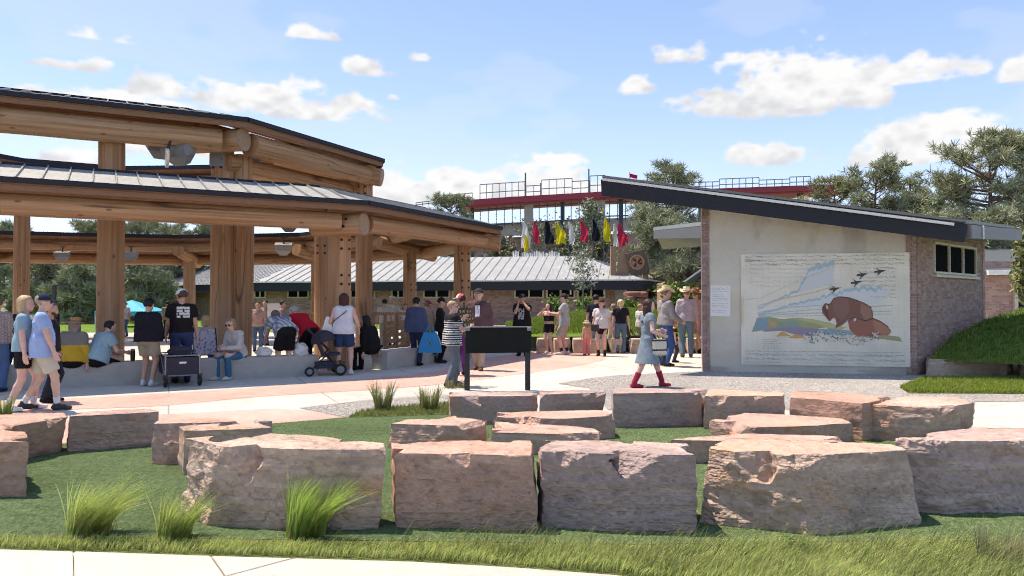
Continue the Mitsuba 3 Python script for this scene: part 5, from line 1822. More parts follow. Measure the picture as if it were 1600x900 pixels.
def person(text, px, py, ytop=None, H=None, yaw=0.0, z=0.0, lean=0.0, build=1.0, skin='light', hair=('short', (.10, .06, .04)), hat=None, top=None, bottom=None, shoes=('shoe', (.6, .6, .6)), hands=(None, None), feet=None,
           hipz=None, head=(0, 0), res=.013, child=False, hips=None, eyes=False, grip=(False, False), glasses=False, group=None, at=None, beard=None):
    pos = G(px, py, z) if at is None else np.asarray(at, float)
    if H is None:
        H = P(px, ytop, pos[1])[2] - z - (.02 if hat else 0)
    s = H / 1.75
    th_ = math.radians(yaw)
    Rz = np.array([[math.cos(th_), -math.sin(th_), 0], [math.sin(th_), math.cos(th_), 0], [0, 0, 1]])
    W = lambda m: (np.asarray(m) * s) @ Rz.T + V(pos[0], pos[1], z)
    bw = build
    hz = .935 if hipz is None else hipz / s
    hip = V(0, 0 if hips is None else hips, hz)
    la = math.radians(lean)
    sp_ = lambda v: hip + rotx(np.asarray(v, float), la)     # torso frame to person frame
    hs = 1.28 if child else 1.0
    feet = feet or [(-.10, 0.02, 0), (.10, -.02, 0)]
    B = {'torso': [(sp_((-.075, 0, 0)), sp_((.075, 0, 0)), .108 * bw, .108 * bw), (sp_((0, 0, 0)), sp_((0, .015, .16)), .118 * bw, .112 * bw), (sp_((-.05 * bw, .015, .16)), sp_((.05 * bw, .015, .16)), .105 * bw, .105 * bw),
                   (sp_((-.055, .01, .20)), sp_((-.085, .0, .36)), .098 * bw, .105), (sp_((.055, .01, .20)), sp_((.085, .0, .36)), .098 * bw, .105), (sp_((-.13, -.01, .455)), sp_((.13, -.01, .455)), .062, .062)]}
    shl, shr = sp_((-.178 * (.94 + .06 * bw), -.01, .455)), sp_((.178 * (.94 + .06 * bw), -.01, .455))
    neck0, hc = sp_((0, -.01, .48)), sp_((0, .02, .675 if not child else .66))
    B['neck'] = [(neck0, hc - V(0, 0, .05), .056, .052)]
    arms = []
    for i, (sh_, sg) in enumerate(((shl, -1), (shr, 1))):
        tgt = hands[i]
        tgt = sp_((sg * .27 * (.9 + .1 * bw), .04, -.085)) if tgt is None else np.asarray(tgt, float)
        el, wr = ik(sh_, tgt, .290, .255, (sg * .45, -.8, -.45))
        arms.append((sh_, el, wr))
    B['arms'] = []
    for sh_, el, wr in arms:
        B['arms'] += [(sh_, el, .050 * (.6 + .4 * bw), .040), (el, el + (wr - el) * .35, .040, .040), (el + (wr - el) * .35, wr, .040, .027)]
    legs = []
    for i, sg in enumerate((-1, 1)):
        fx = np.asarray(feet[i], float)
        hp = hip + V(sg * .088, 0, -.03)
        kn, an = ik(hp, fx + V(0, -.02, .085), .43, .425, (sg * .12, 1, .15))
        legs.append((hp, kn, an))
    B['legs'] = []
    for hp, kn, an in legs:
        B['legs'] += [(hp, kn, .088 * (.5 + .5 * bw), .056), (kn, kn + (an - kn) * .3, .055, .056), (kn + (an - kn) * .3, an, .056, .036)]
    for (hp, kn, an), fx in zip(legs, feet):
        f0 = an - V(0, .03, .045)
        B['legs'] += [(f0, f0 + V(0, .13, -.015), .034, .030)]
    # head in its own frame
    hy, hp_ = math.radians(head[0]), math.radians(head[1])
    Hr = np.array([[math.cos(hy), -math.sin(hy), 0], [math.sin(hy), math.cos(hy), 0], [0, 0, 1]])

    def Hd(v):
        v = rotx(np.asarray(v, float) * hs, hp_ + la * .35)
        return hc + Hr @ v
    headb = [(Hd((0, -.018, .030)), Hd((0, .012, .022)), .088 * hs, .086 * hs), (Hd((0, .020, -.02)), Hd((0, .030, -.055)), .070 * hs, .060 * hs), (Hd((0, .045, -.07)), Hd((0, .062, -.092)), .044 * hs, .030 * hs),
             (Hd((0, .090, .005)), Hd((0, .108, -.030)), .010 * hs, .015 * hs), (Hd((-.022, .097, -.034)), Hd((.022, .097, -.034)), .008, .008), (Hd((0, .084, -.068)), Hd((0, .090, -.060)), .016, .016),
             (Hd((-.045, .076, .022)), Hd((.045, .076, .022)), .013, .013)]
    ear = [(Hd((sg * .086, -.005, .012)), Hd((sg * .084, -.004, -.030)), .018, .012) for sg in (-1, 1)]
    body = mesh_of(cone_field(B['torso'] + B['neck'] + B['arms'] + B['legs'] + headb + ear, res, .022), res)
    vs, fs = [W(body[0])], [body[1]]
    cs = [np.tile(SKIN[skin], (len(body[0]), 1)) * (.92 + .16 * meshkit.fbm(body[0] * 9, 2, 3))[:, None]]
    lip = np.linalg.norm(body[0] - Hd((0, .104, -.062)), axis=1) < .017
    cs[0][lip] *= np.array([.82, .55, .55])
    off = len(body[0])
    for i, (sh_, el, wr) in enumerate(arms):
        hv_, hf_ = HAND[1.15 if grip[i] else .45]
        y = unit(wr - el)
        inward = V(1 if i == 0 else -1, .25, 0)
        zax = -unit(inward - y * (inward @ y))
        x = np.cross(y, zax)
        v = hv_ * (1.0 if not child else .8)
        fwd = 1 if (x @ V(0, 1, .3)) > 0 else -1
        v = np.column_stack([v[:, 0] * fwd, v[:, 1], v[:, 2]])
        v = v[:, :1] * x + v[:, 1:2] * y + v[:, 2:] * zax + wr
        vs.append(W(v))
        fs.append((hf_ if fwd > 0 else hf_[:, ::-1]) + off)
        cs.append(np.tile(np.array(SKIN[skin]) * .97, (len(v), 1)))
        off += len(v)
    key = numbered('person')
    label(key, text, 'person', group)
    scene[key] = mikit.ply((np.vstack(vs), np.vstack(fs)), 'skin', smooth=True, color=np.clip(np.vstack(cs), 0, 1))

    def cloth(name, bones, c, k=.03, cuts_=(), r=res, bs='cloth', wrinkle=.012, paint_=None, txt=None):
        fl_ = cone_field(bones, r, k)
        for p_, n_ in cuts_:
            fl_ = cut(fl_, p_, n_)
        v, f = mesh_of(fl_, r)
        if len(v) == 0:
            return None
        if wrinkle:
            q = v * np.array([13, 13, 8.0]) + (v[:, :1] * 5 + v[:, 2:] * 4) * np.array([0, 1, 1.0]) + px * .37
            v = v + (meshkit.fbm(q, 3, 5) - .5)[:, None] * wrinkle * 2 * unitrows(v - v.mean(0))
        col = np.tile(np.array(c, float), (len(v), 1)) * (.90 + .2 * meshkit.fbm(v * 7 + px, 2, 1))[:, None]
        if paint_:
            col = paint_(v, col)
        return part(key, name, (W(v), f), bs, smooth=True, color=np.clip(col, 0, 1), text=txt)

    up_t = rotx(V(0, 0, 1), la)
    grow = lambda bs_, g: [(b[0], b[1], b[2] + g, b[3] + g) for b in bs_]
    # --- legs wear
    if bottom:
        kind, c = bottom['kind'], bottom['c']
        g = bottom.get('g', .012)
        waist = [B['torso'][0], B['torso'][1]]
        wc = [(sp_((0, 0, bottom.get('waist', .10))), up_t)]
        if kind in ('pants', 'shorts'):
            bb_ = grow(waist, g * .8)
            cc_ = list(wc)
            for hp, kn, an in legs:
                if kind == 'pants':
                    bb_ += [(hp, kn, .090 * (.5 + .5 * bw) + g, .060 + g), (kn, kn + (an - kn) * .97, .060 + g, .045 + g * 1.4)]
                else:
                    fr = bottom.get('len', .72)
                    e = hp + (kn - hp) * fr
                    e2 = hp + (kn - hp) * (fr + .12)
                    bb_ += [(hp, e2, .092 * (.5 + .5 * bw) + g, .074 + g * 1.9)]
            if kind == 'shorts':
                fl_ = cone_field(bb_, res, .02)
                fl_ = cut(fl_, *wc[0])
                f_, lo_, ax_ = fl_
                X, Y, Z = np.meshgrid(*ax_, indexing='ij', sparse=True)
                for i, (hp, kn, an) in enumerate(legs):
                    e = hp + (kn - hp) * bottom.get('len', .72)
                    dn_ = unit(kn - hp)
                    d = (X - e[0]) * dn_[0] + (Y - e[1]) * dn_[1] + (Z - e[2]) * dn_[2]
                    sidem = (X * (-1 if i == 0 else 1)) > 0
                    f_ = np.where(sidem, np.maximum(f_, d), f_)
                v, f = mesh_of((f_.astype(np.float32), lo_, ax_), res)
                col = np.tile(np.array(c, float), (len(v), 1)) * (.90 + .2 * meshkit.fbm(v * 7 + px, 2, 1))[:, None]
                part(key, 'shorts', (W(v), f), 'cloth', smooth=True, color=np.clip(col, 0, 1))
            else:
                cloth('trousers', bb_, c, .025, wc, wrinkle=.010)
        elif kind == 'skirt':
            ln = bottom.get('len', .40)
            rr_ = bottom.get('flare', .20)
            cloth('skirt', grow(waist[:1], .012) + [(sp_((0, 0, .08)), hip + V(0, 0, -ln - .03), .118 * bw, rr_), (hip + V(-.05, 0, 0), hip + V(-.07, .0, -ln - .03), .12 * bw, rr_ * .9), (hip + V(.05, 0, 0), hip + V(.07, .0, -ln - .03), .12 * bw, rr_ * .9)], c, .03,
                  [(hip + V(0, 0, -ln), V(0, 0, -1)), wc[0]], wrinkle=.012)
    # --- upper body wear
    if top:
        kind, c = top['kind'], top['c']
        g = top.get('g', .016)
        hem = top.get('hem', -.06)
        slv = {'tee': .62, 'tank': 0, 'crop': 0, 'long': 2, 'cap': .34}[kind]
        bones = grow(B['torso'][1:] if hem > .05 else B['torso'], g)
        if hem < 0:
            bones += [(sp_((-.06 * bw, 0, .1)), sp_((-.075 * bw, 0, hem - .05)), .118 * bw + g, .125 * bw + g), (sp_((.06 * bw, 0, .1)), sp_((.075 * bw, 0, hem - .05)), .118 * bw + g, .125 * bw + g)]
        if top.get('collar'):
            bones += [(neck0 - up_t * .03, neck0 + up_t * .03, .066, .070)]
        if kind in ('tank', 'crop'):
            bones = bones[:-1] if kind == 'crop' else bones
        cts = [(sp_((0, 0, hem)), -up_t)]
        if kind == 'crop':
            bones = grow(B['torso'][1:5], g)
            cts.append((sp_((0, 0, .36)), up_t))
        if slv == 2:
            for sh_, el, wr in arms:
                bones += [(sh_, el, .054 + g, .046 + g), (el, wr - (wr - el) * .04, .046 + g, .034 + g * .7)]
        cloth('jacket' if top.get('jacket') else 'top' if kind in ('tank', 'crop') else 'shirt', bones, c, .03, cts, wrinkle=top.get('wr', .014), paint_=top.get('paint'), bs=top.get('bs', 'cloth'), r=top.get('res', res))
        if 0 < slv < 1:
            for i, (sh_, el, wr) in enumerate(arms):
                e = sh_ + (el - sh_) * slv
                cloth('sleeve', [(sh_ + up_t * .0, sh_ + (el - sh_) * (slv + .12), .058 + g, .053 + g * 1.5)], c, .02, [(e, unit(el - sh_))], wrinkle=.004, bs=top.get('bs', 'cloth'), paint_=top.get('paint') if top.get('bs') is None else None)
        if top.get('front'):       # a shirt front showing between open jacket lapels
            cloth('shirt_front', grow(B['torso'][2:5], g + .006), top['front'], .03, [(sp_((0, 0, -.04)), -up_t), (sp_((0, 0, .47)), up_t), (sp_((.055, 0, 0)), V(1, 0, 0)), (sp_((-.055, 0, 0)), V(-1, 0, 0)), (sp_((0, .03, 0)), V(0, -1, 0))], wrinkle=0)
    # --- shoes
    for (hp, kn, an), fx, sg in zip(legs, feet, (-1, 1)):
        fx = np.asarray(fx, float)
        fw = unit(V(sg * .14, 1, 0))
        h_ = V(fx[0], fx[1], fx[2]) - fw * .06
        bb_ = [(h_ + V(0, 0, .042), h_ + fw * .13 + V(0, 0, .034), .040, .043), (h_ + fw * .13 + V(0, 0, .032), h_ + fw * .205 + V(0, 0, .026), .042, .032), (h_ + fw * .02 + V(0, 0, .05), an + V(0, 0, .012), .042, .044)]
        kind = shoes[0]
        cts = [(V(0, 0, fx[2] + .001), V(0, 0, -1))]
        if kind == 'boot':
            tp_ = an + (kn - an) * .48
            bb_ += [(an, tp_ + (kn - an) * .1, .048, .066)]
            cts.append((tp_, unit(kn - an)))
        cloth('boot' if kind == 'boot' else 'shoe', bb_, shoes[1], .02, cts, r=min(res, .011), wrinkle=0)
        if len(shoes) > 2:
            cloth('sock', [(an, an + (kn - an) * .28, .042, .05)], shoes[2], .01, [(an + (kn - an) * .28, unit(kn - an))], wrinkle=0)
    # --- hair and hat
    rh = min(res, .010)
    dz = Hr @ rotx(V(0, 0, 1), hp_ + la * .35)
    dy = Hr @ rotx(V(0, 1, 0), hp_ + la * .35)
    if hair:
        st, hcol = hair[0], hair[1]
        sk = (Hd((0, -.022, .034)), Hd((0, .006, .034)), .097 * hs, .094 * hs)
        bones = [sk]
        if st in ('bob', 'long', 'pony'):
            bones += [(Hd((sg * .062, -.02, .03)), Hd((sg * .070, -.025, -.10 if st == 'bob' else -.06)), .050 * hs, .036 * hs) for sg in (-1, 1)] + [(Hd((0, -.05, .02)), Hd((0, -.060, -.10)), .070 * hs, .055 * hs)]
        if st == 'long':
            ln = hair[2] if len(hair) > 2 else .30
            bones += [(Hd((sg * .045, -.062, -.06)), Hd((sg * .050, -.060, -.10)) - up_t * ln * .9, .050, .030) for sg in (-1, 0, 1)] + [(Hd((sg * .075, -.01, -.05)), Hd((sg * .085, .02, -.10)) - up_t * ln * .55, .034, .020) for sg in (-1, 1)]
        if st == 'pony':
            bones += [(Hd((0, -.10, .05)), Hd((0, -.12, -.06)) - up_t * .12, .040, .018)]
        fl_ = cone_field(bones, rh, .02)
        f_, lo_, ax_ = fl_
        X, Y, Z = np.meshgrid(*ax_, indexing='ij', sparse=True)
        lx = lambda q: (X - q[0]) * dy[0] + (Y - q[1]) * dy[1] + (Z - q[2]) * dy[2]
        lz = lambda q: (X - q[0]) * dz[0] + (Y - q[1]) * dz[1] + (Z - q[2]) * dz[2]
        fr, hi_ = lx(Hd((0, .030 if st != 'short' else .018, 0))), lz(Hd((0, 0, .070)))
        f_ = np.maximum(f_, np.minimum(fr, -hi_ + .35 * fr))         # the face stays clear below the hairline
        if st in ('short', 'fringe'):
            f_ = np.maximum(f_, -lz(Hd((0, 0, -.055))) - .4 * lx(Hd((0, 0, 0))))
        v, f = mesh_of((f_.astype(np.float32), lo_, ax_), rh)
        if len(v):
            v = v + (meshkit.fbm(v * np.array([60, 60, 9.0]), 2, 7) - .5)[:, None] * .010 * unitrows(v - hc)
            col = np.tile(np.array(hcol, float), (len(v), 1)) * (.65 + .7 * meshkit.fbm(v * np.array([70, 70, 8.0]), 2, 2))[:, None]
            part(key, 'hair', (W(v), f), 'hair', smooth=True, color=np.clip(col, 0, 1))
    if beard:
        cloth('beard', [(Hd((-.045, .045, -.055)), Hd((0, .070, -.085)), .030, .030), (Hd((.045, .045, -.055)), Hd((0, .070, -.085)), .030, .030), (Hd((0, .06, -.08)), Hd((0, .066, -.105)), .034, .024)], beard, .02, r=rh, bs='hair', wrinkle=.003)
    if hat:
        kind, c = hat[0], hat[1]
        n_ = 60
        inv = np.array([Hr @ rotx(V(1, 0, 0), hp_ + la * .35), dy, dz])
        rr_ = .0085
        g_ = np.arange(-.26, .2601, rr_) * 1.0
        X, Y, Z = np.meshgrid(g_, g_, np.arange(-.03, .21, rr_), indexing='ij')
        if kind == 'cap':
            dome = np.maximum(np.sqrt(X ** 2 + (Y + .008) ** 2 + ((Z - .030) * .95) ** 2) - .106, .030 - Z)
            brim = (np.sqrt((X / .078) ** 2 + ((Y - .085) / .098) ** 2) - 1) * .08
            brim = np.maximum(np.maximum(brim, np.abs(Z - (.046 - 1.6 * X ** 2 - .18 * (Y - .08))) - .0062), .06 - Y)
            f_ = np.minimum(dome, brim)
        else:
            wide = 1.0 if kind == 'cowboy' else .95
            r2 = np.sqrt((X / (.168 * wide)) ** 2 + (Y / (.205 * wide)) ** 2)
            z0 = .055 + (2.6 * X ** 2 if kind == 'cowboy' else -.45 * np.maximum(r2 - .45, 0) ** 2 * .12) - (.35 * Y ** 2 if kind == 'cowboy' else 0)
            brim = np.maximum((r2 - 1) * .17, np.abs(Z - z0) - .0065)
            tall_ = .185 if kind == 'cowboy' else .150
            cr = np.sqrt((X / (.092 - .10 * np.maximum(Z - .06, 0))) ** 2 + (Y / (.110 - .12 * np.maximum(Z - .06, 0))) ** 2)
            crease = (.035 * np.exp(-(X / .03) ** 2) if kind == 'cowboy' else -.02 * (X ** 2 + Y ** 2) / .01 * .3)
            crown = np.maximum(np.maximum((cr - 1) * .09, Z - tall_ + crease), .045 - Z)
            f_ = np.minimum(brim, crown)
        v, f = nets(np.pad(f_.astype(np.float32), 1, constant_values=1.0), np.array([-.26 - rr_, -.26 - rr_, -.03 - rr_]), rr_)
        v = (v * hs) @ inv + hc
        col = np.tile(np.array(c, float), (len(v), 1)) * (.92 + .16 * meshkit.fbm(v * 12, 2, 1))[:, None]
        if len(hat) > 2:          # band, or a front panel of another colour
            lz_ = (v - hc) @ dz / hs
            ly_ = (v - hc) @ dy / hs
            rad = np.linalg.norm(v - hc - ((v - hc) @ dz)[:, None] * dz, axis=1) / hs
            msk = (lz_ > .058) & (lz_ < .085) & (rad < .118) if kind != 'cap' else (ly_ > .0)
            col[msk] = hat[2]
        part(key, 'hat', (W(v), f), 'cloth', smooth=True, color=np.clip(col, 0, 1))
    if eyes:
        for sg in (-1, 1):
            q = Hd((sg * .034, .080, .006))
            m = trimesh.creation.icosphere(2, .0125)
            vv = np.array(m.vertices)
            iris = (vv @ unit(dy)) > .0105
            part(key, 'eye', (W(vv + q), m.faces), 'painted', smooth=True, color=np.where(iris[:, None], [.03, .02, .015], [.6, .58, .55]))
    if glasses:
        m = join([rod(Hd((sg * .034 - .0, .094, .006)), Hd((sg * .034, .102, .005)), .026, .026, 14) for sg in (-1, 1)] + [bar(Hd((-.09, .02, .012)), Hd((-.06, .098, .010)), .006), bar(Hd((.09, .02, .012)), Hd((.06, .098, .010)), .006), bar(Hd((-.02, .1, .01)), Hd((.02, .1, .01)), .006)])
        m.vertices = W(m.vertices)
        part(key, 'sunglasses', m, 'black_metal')
    PEOPLE[key] = dict(W=W, sp=sp_, s=s, arms=[(W(a), W(b), W(c)) for a, b, c in arms], hip=W(hip), key=key, Hd=lambda v: W(Hd(v)))
    return PEOPLE[key]


def unitrows(v):
    return v / np.maximum(np.linalg.norm(v, axis=1, keepdims=True), 1e-9)


JEANS, BLK, WHT, KHA, NAVY = (.085, .13, .22), (.012, .012, .014), (.66, .66, .66), (.40, .34, .26), (.02, .028, .06)


def stripes(period, c2, duty=.5, lo=-9, hi=9):
    def fn(v, col):
        m = ((v[:, 2] / period) % 1 < duty) & (v[:, 2] > lo) & (v[:, 2] < hi)
        col[m] = c2
        return col
    return fn


def plaid(c1, c2, p=.075):
    def fn(v, col):
        a = ((v[:, 0] + v[:, 1] * .3) / p) % 1 < .5
        b = ((v[:, 2] - v[:, 1] * .5) / p) % 1 < .5
        col[a ^ b] = c1
        col[a & b] = c2
        return col
    return fn


def back_print(c, z0, z1, half, side=-1, seed=0, x0=0.0):
    """Rows of blocky lettering marks printed on the back (side -1) or front (+1) of a shirt."""
    def fn(v, col):
        r_ = np.floor((v[:, 2] - z0) / .052)
        fr = ((v[:, 2] - z0) / .052) % 1
        q = np.floor((v[:, 0] + 5) / .030)
        rnd = (np.sin(q * 12.9898 + r_ * 78.233 + seed) * 43758.5453) % 1
        m = (v[:, 2] > z0) & (v[:, 2] < z1) & (np.abs(v[:, 0] - x0) < half) & (v[:, 1] * side > 0) & (fr > .22) & (rnd > .22)
        col[m] = c
        return col
    return fn


PV = lambda px, d: np.array([P(px, 468, d)[0], d, 0])

woman_blue = person('blonde woman in light blue tee and black shorts, walking at the left', 36, 641, 460, yaw=-62, skin='pink', hair=('bob', (.42, .31, .18)), top=dict(kind='tee', c=(.24, .36, .45), hem=-.04), bottom=dict(kind='shorts', c=BLK, len=.62), shoes=('shoe', (.68, .68, .68), (.6, .6, .6)),
       feet=[(-.09, .14, 0), (.09, -.16, 0)], build=1.08, res=.011, eyes=True, head=(-8, 0))
man_blue = person('man in navy cap, pale blue tee and beige shorts, walking at the left', 64, 641, 456, yaw=-55, skin='light', hair=('short', (.30, .24, .19)), hat=('cap', NAVY), top=dict(kind='tee', c=(.30, .40, .66), hem=-.14, g=.022, paint=back_print((.50, .42, .55), 1.12, 1.36, .10, -1, 3)), bottom=dict(kind='shorts', c=(.50, .46, .38), len=.82, g=.018), shoes=('shoe', (.05, .05, .06), (.62, .62, .62)),
       feet=[(-.10, -.20, .02), (.10, .22, 0)], hands=((-.25, .02, .84), (.27, .16, .84)), build=1.18, res=.011, eyes=True, glasses=True, head=(0, 2))
person('bearded person in black mostly hidden behind the man in pale blue', 77, 628, 472, yaw=-80, skin='tan', hair=('short', (.05, .035, .03)), top=dict(kind='long', c=(.02, .02, .025)), bottom=dict(kind='pants', c=(.02, .025, .04)), shoes=('shoe', BLK), beard=(.06, .04, .03))
person('person in checked shirt and jeans cut off by the left edge', -6, 612, 462, yaw=20, skin='light', hair=('short', (.12, .08, .05)), top=dict(kind='long', c=(.40, .38, .36), paint=plaid((.20, .15, .15), (.28, .24, .24), .05)), bottom=dict(kind='pants', c=(.07, .12, .24)), shoes=('shoe', NAVY))
person('person in dark clothes behind the blonde woman', 22, 606, 490, yaw=60, skin='brown', hair=('short', BLK), top=dict(kind='long', c=(.02, .025, .05)), bottom=dict(kind='pants', c=(.02, .025, .06)), shoes=('shoe', BLK))


def sitter(text, px, d, yaw, **kw):
    kw.setdefault('H', 1.68)
    kw.setdefault('feet', [(-.11, .46, .0), (.11, .44, .0)])
    return person(text, px, 0, at=PV(px, d), yaw=yaw, hipz=.42 + .075, **kw)


sitter('seated person in mustard shirt with straw hat and grey shawl, back turned', 112, 13.6, 8, skin='light', hair=('long', (.22, .18, .15), .12), hat=('straw', (.38, .22, .10), (.10, .04, .04)), top=dict(kind='long', c=(.50, .31, .03), hem=-.05, g=.03, paint=lambda v, col: np.where((v[:, 2] > .80)[:, None], np.array([.19, .17, .155]), col)), bottom=dict(kind='pants', c=BLK), shoes=('shoe', BLK), build=1.3, lean=12)
sitter('seated person in pale blue shirt leaning far to the side, back turned', 150, 13.8, -28, skin='light', hair=('short', BLK), top=dict(kind='tee', c=(.26, .38, .45), hem=-.05, g=.03), bottom=dict(kind='pants', c=BLK), shoes=('shoe', BLK), build=1.35, lean=24, hands=((-.2, .5, .62), (.22, .5, .62)))
person('woman in black jacket and khaki shorts standing before the seat wall', 231, 603, 464, yaw=-4, skin='tan', hair=('short', BLK), hat=('cap', BLK), top=dict(kind='long', c=(.013, .013, .02), hem=-.05, g=.03, jacket=True), bottom=dict(kind='shorts', c=(.30, .26, .20), len=.7, g=.02), shoes=('shoe', (.55, .55, .60)), build=1.3, hands=((-.16, .22, .95), (.16, .22, .95)))
man_print = person('man in white cap and black tee with white lettering across the back', 283, 598, 449, yaw=28, skin='tan', hair=('short', (.06, .04, .03)), hat=('cap', (.62, .62, .62)), top=dict(kind='tee', c=(.014, .012, .013), hem=-.0, g=.02, paint=back_print((.60, .60, .58), 1.20, 1.42, .11, -1, 5, .02)), bottom=dict(kind='pants', c=(.03, .045, .12)), shoes=('shoe', BLK), build=1.15, head=(22, 0), hands=((-.25, .15, .86), None))
person('blonde person seated in the patterned camp chair', 322, 0, at=PV(322, 16.2), yaw=-8, H=1.65, hipz=.50, skin='light', hair=('bob', (.42, .30, .16)), top=dict(kind='tee', c=(.35, .33, .34)), bottom=dict(kind='pants', c=JEANS), shoes=('shoe', WHT), feet=[(-.1, .45, 0), (.1, .45, 0)])
sitter('woman in white sweater and jeans seated on the wall with sunglasses', 374, 15.15, 152, skin='light', hair=('bob', (.28, .19, .11)), top=dict(kind='long', c=(.46, .45, .43), hem=-.04), bottom=dict(kind='pants', c=(.05, .15, .26)), shoes=('shoe', (.55, .53, .50)), glasses=True, lean=18, hands=((-.12, .42, .66), (.10, .42, .66)), feet=[(-.10, .38, 0), (.12, .46, 0)], head=(10, 12))
person('man in white and blue plaid shirt bending over the seat wall', 443, 587, H=1.76, yaw=38, lean=62, skin='pink', hair=('short', (.16, .12, .1)), top=dict(kind='tee', c=(.52, .53, .54), hem=-.06, g=.028, paint=plaid((.25, .28, .34), (.16, .19, .26), .11)), bottom=dict(kind='shorts', c=BLK, len=.86, g=.02), shoes=('shoe', BLK), build=1.2, hands=((-.18, .62, .66), (.15, .60, .64)), feet=[(-.11, -.05, 0), (.11, -.08, 0)], hips=-.12)
person('grey haired person in red tee bending beside the stroller', 478, 582, H=1.72, yaw=55, lean=50, skin='pink', hair=('short', (.40, .38, .36)), top=dict(kind='tee', c=(.50, .015, .035), hem=-.06, g=.025), bottom=dict(kind='pants', c=BLK), shoes=('shoe', BLK), build=1.15, hands=((-.15, .52, .72), (.18, .50, .70)), hips=-.1)
woman_tank = person('dark haired woman in white tank top and denim shorts, back turned', 537, 585, 457, yaw=4, skin='pink', hair=('bob', (.055, .022, .022)), top=dict(kind='tank', c=(.60, .60, .66), hem=-.07, g=.018), bottom=dict(kind='shorts', c=(.03, .055, .13), len=.72, g=.018), shoes=('shoe', (.62, .60, .58)), build=1.18, feet=[(-.14, .02, 0), (.15, -.02, 0)], hands=((-.26, .20, .98), (.30, .12, .92)))
sitter('long black haired person in black seated on the wall right of the big post', 581, 16.75, 60, skin='light', hair=('long', (.012, .011, .012), .35), top=dict(kind='long', c=(.012, .012, .014), g=.03), bottom=dict(kind='pants', c=BLK), shoes=('shoe', BLK), build=1.15, lean=14)
inner = [('person in dark cap and grey shirt standing far back left of the white paper notice', 415, 26, 468, 160, (.20, .20, .22), 'tee', ('short', BLK), JEANS, None), ('person in pale pink top far back between the double post and the striped pink shirt', 392, 27, 471, 190, (.50, .38, .37), 'tee', ('bob', (.2, .12, .08)), KHA, None),
         ('person in olive shirt far back right of the grey tumbler', 262, 30, 469, 10, (.22, .23, .14), 'tee', ('short', BLK), BLK, None), ('person in white tee far back beside the teal tent', 196, 32, 471, 170, (.55, .55, .55), 'tee', ('short', (.2, .14, .1)), JEANS, None), ('person in striped pink shirt standing far inside the pavilion', 403, 23, 470, 200, (.42, .28, .26), 'tee', ('short', BLK), JEANS, None), ('slim person in mauve top standing left of the red tee', 441, 23.5, 468, -70, (.27, .20, .24), 'long', ('short', BLK), BLK, None),
         ('person in white shirt seated at the table behind the railing', 601, 25, 466, 10, (.45, .44, .42), 'tee', ('short', BLK), KHA, None), ('person in pale hat and cream shirt behind the railing', 613, 26, 462, 170, (.50, .48, .42), 'tee', ('short', (.3, .25, .2)), KHA, ('straw', (.50, .46, .38))),
         ('person in cream top standing just left of the slim bolted post', 633, 25.5, 473, 190, (.55, .53, .46), 'tee', ('bob', (.1, .07, .05)), KHA, None)]
for text, px, d, yt, yaw, c, kd, hr, bt, ht in inner:
    person(text, px, 0, at=PV(px, d), H=P(px, yt, d)[2] - .02, yaw=yaw, skin='tan', hair=hr, hat=ht, top=dict(kind=kd, c=c), bottom=dict(kind='pants', c=bt), shoes=('shoe', BLK), res=.018)
person('person in denim jacket with dark cap, back turned beside the blue bag', 650, 571, 463, yaw=-15, skin='tan', hair=('short', BLK), hat=('cap', BLK), top=dict(kind='long', c=(.065, .085, .16), hem=-.08, g=.035, jacket=True, collar=True), bottom=dict(kind='pants', c=(.03, .04, .08)), shoes=('shoe', BLK), build=1.25)
person('person in beige shirt standing behind the denim jacket', 668, 566, 468, yaw=-50, skin='tan', hair=('short', (.2, .12, .1)), hat=('cap', (.20, .05, .06)), top=dict(kind='long', c=(.36, .29, .22), g=.03), bottom=dict(kind='pants', c=KHA), shoes=('shoe', BLK), build=1.2)
person('person in black with black cap looking down at a phone', 688, 567, 463, yaw=-80, skin='tan', hair=('short', BLK), hat=('cap', BLK), top=dict(kind='long', c=(.016, .015, .016), hem=-.10), bottom=dict(kind='pants', c=BLK), shoes=('shoe', (.03, .03, .03)), hands=((-.10, .30, 1.15), (.12, .30, 1.15)), head=(0, 14))
person('woman in black and white striped top and grey jeans, hand raised', 706, 603, 469, yaw=-62, skin='pink', hair=('short', (.34, .24, .16)), top=dict(kind='tee', c=(.018, .018, .024), hem=-.10, g=.026, res=.010, wr=.003, paint=stripes(.046, (.60, .60, .62), .45, 0, 1.34)), bottom=dict(kind='pants', c=(.12, .145, .18)), shoes=('shoe', (.03, .03, .03)), build=1.2, hands=((-.12, .30, 1.36), (.13, .36, 1.20)), feet=[(-.10, .12, 0), (.10, -.12, 0)], glasses=True, res=.011, head=(-12, 0))
person('person in olive camouflage shirt and white cap with red back', 720, 586, 457, yaw=35, skin='brown', hair=('short', BLK), hat=('cap', (.55, .12, .13), (.62, .58, .55)), top=dict(kind='long', c=(.32, .26, .15), g=.025, paint=plaid((.04, .035, .03), (.10, .08, .05), .09)), bottom=dict(kind='pants', c=(.10, .03, .14)), shoes=('shoe', BLK), build=1.1, head=(30, 0))
man_blazer = person('older man in brown blazer, flat cap and bow tie facing the sign', 748, 578, 449, yaw=172, skin='pink', hair=('short', (.45, .43, .4)), hat=('cap', (.05, .04, .04)), top=dict(kind='long', c=(.115, .065, .068), hem=-.16, g=.034, jacket=True, front=(.62, .61, .64)), bottom=dict(kind='pants', c=(.42, .36, .28)), shoes=('shoe', (.12, .08, .055)), build=1.1, eyes=True, res=.012, feet=[(-.07, .1, 0), (.07, -.1, 0)])
q = man_blazer['sp']
bt = join([rod(V(0, 0, 0), V(.06 * k, 0, 0), .008, .026, 10) for k in (-1, 1)])
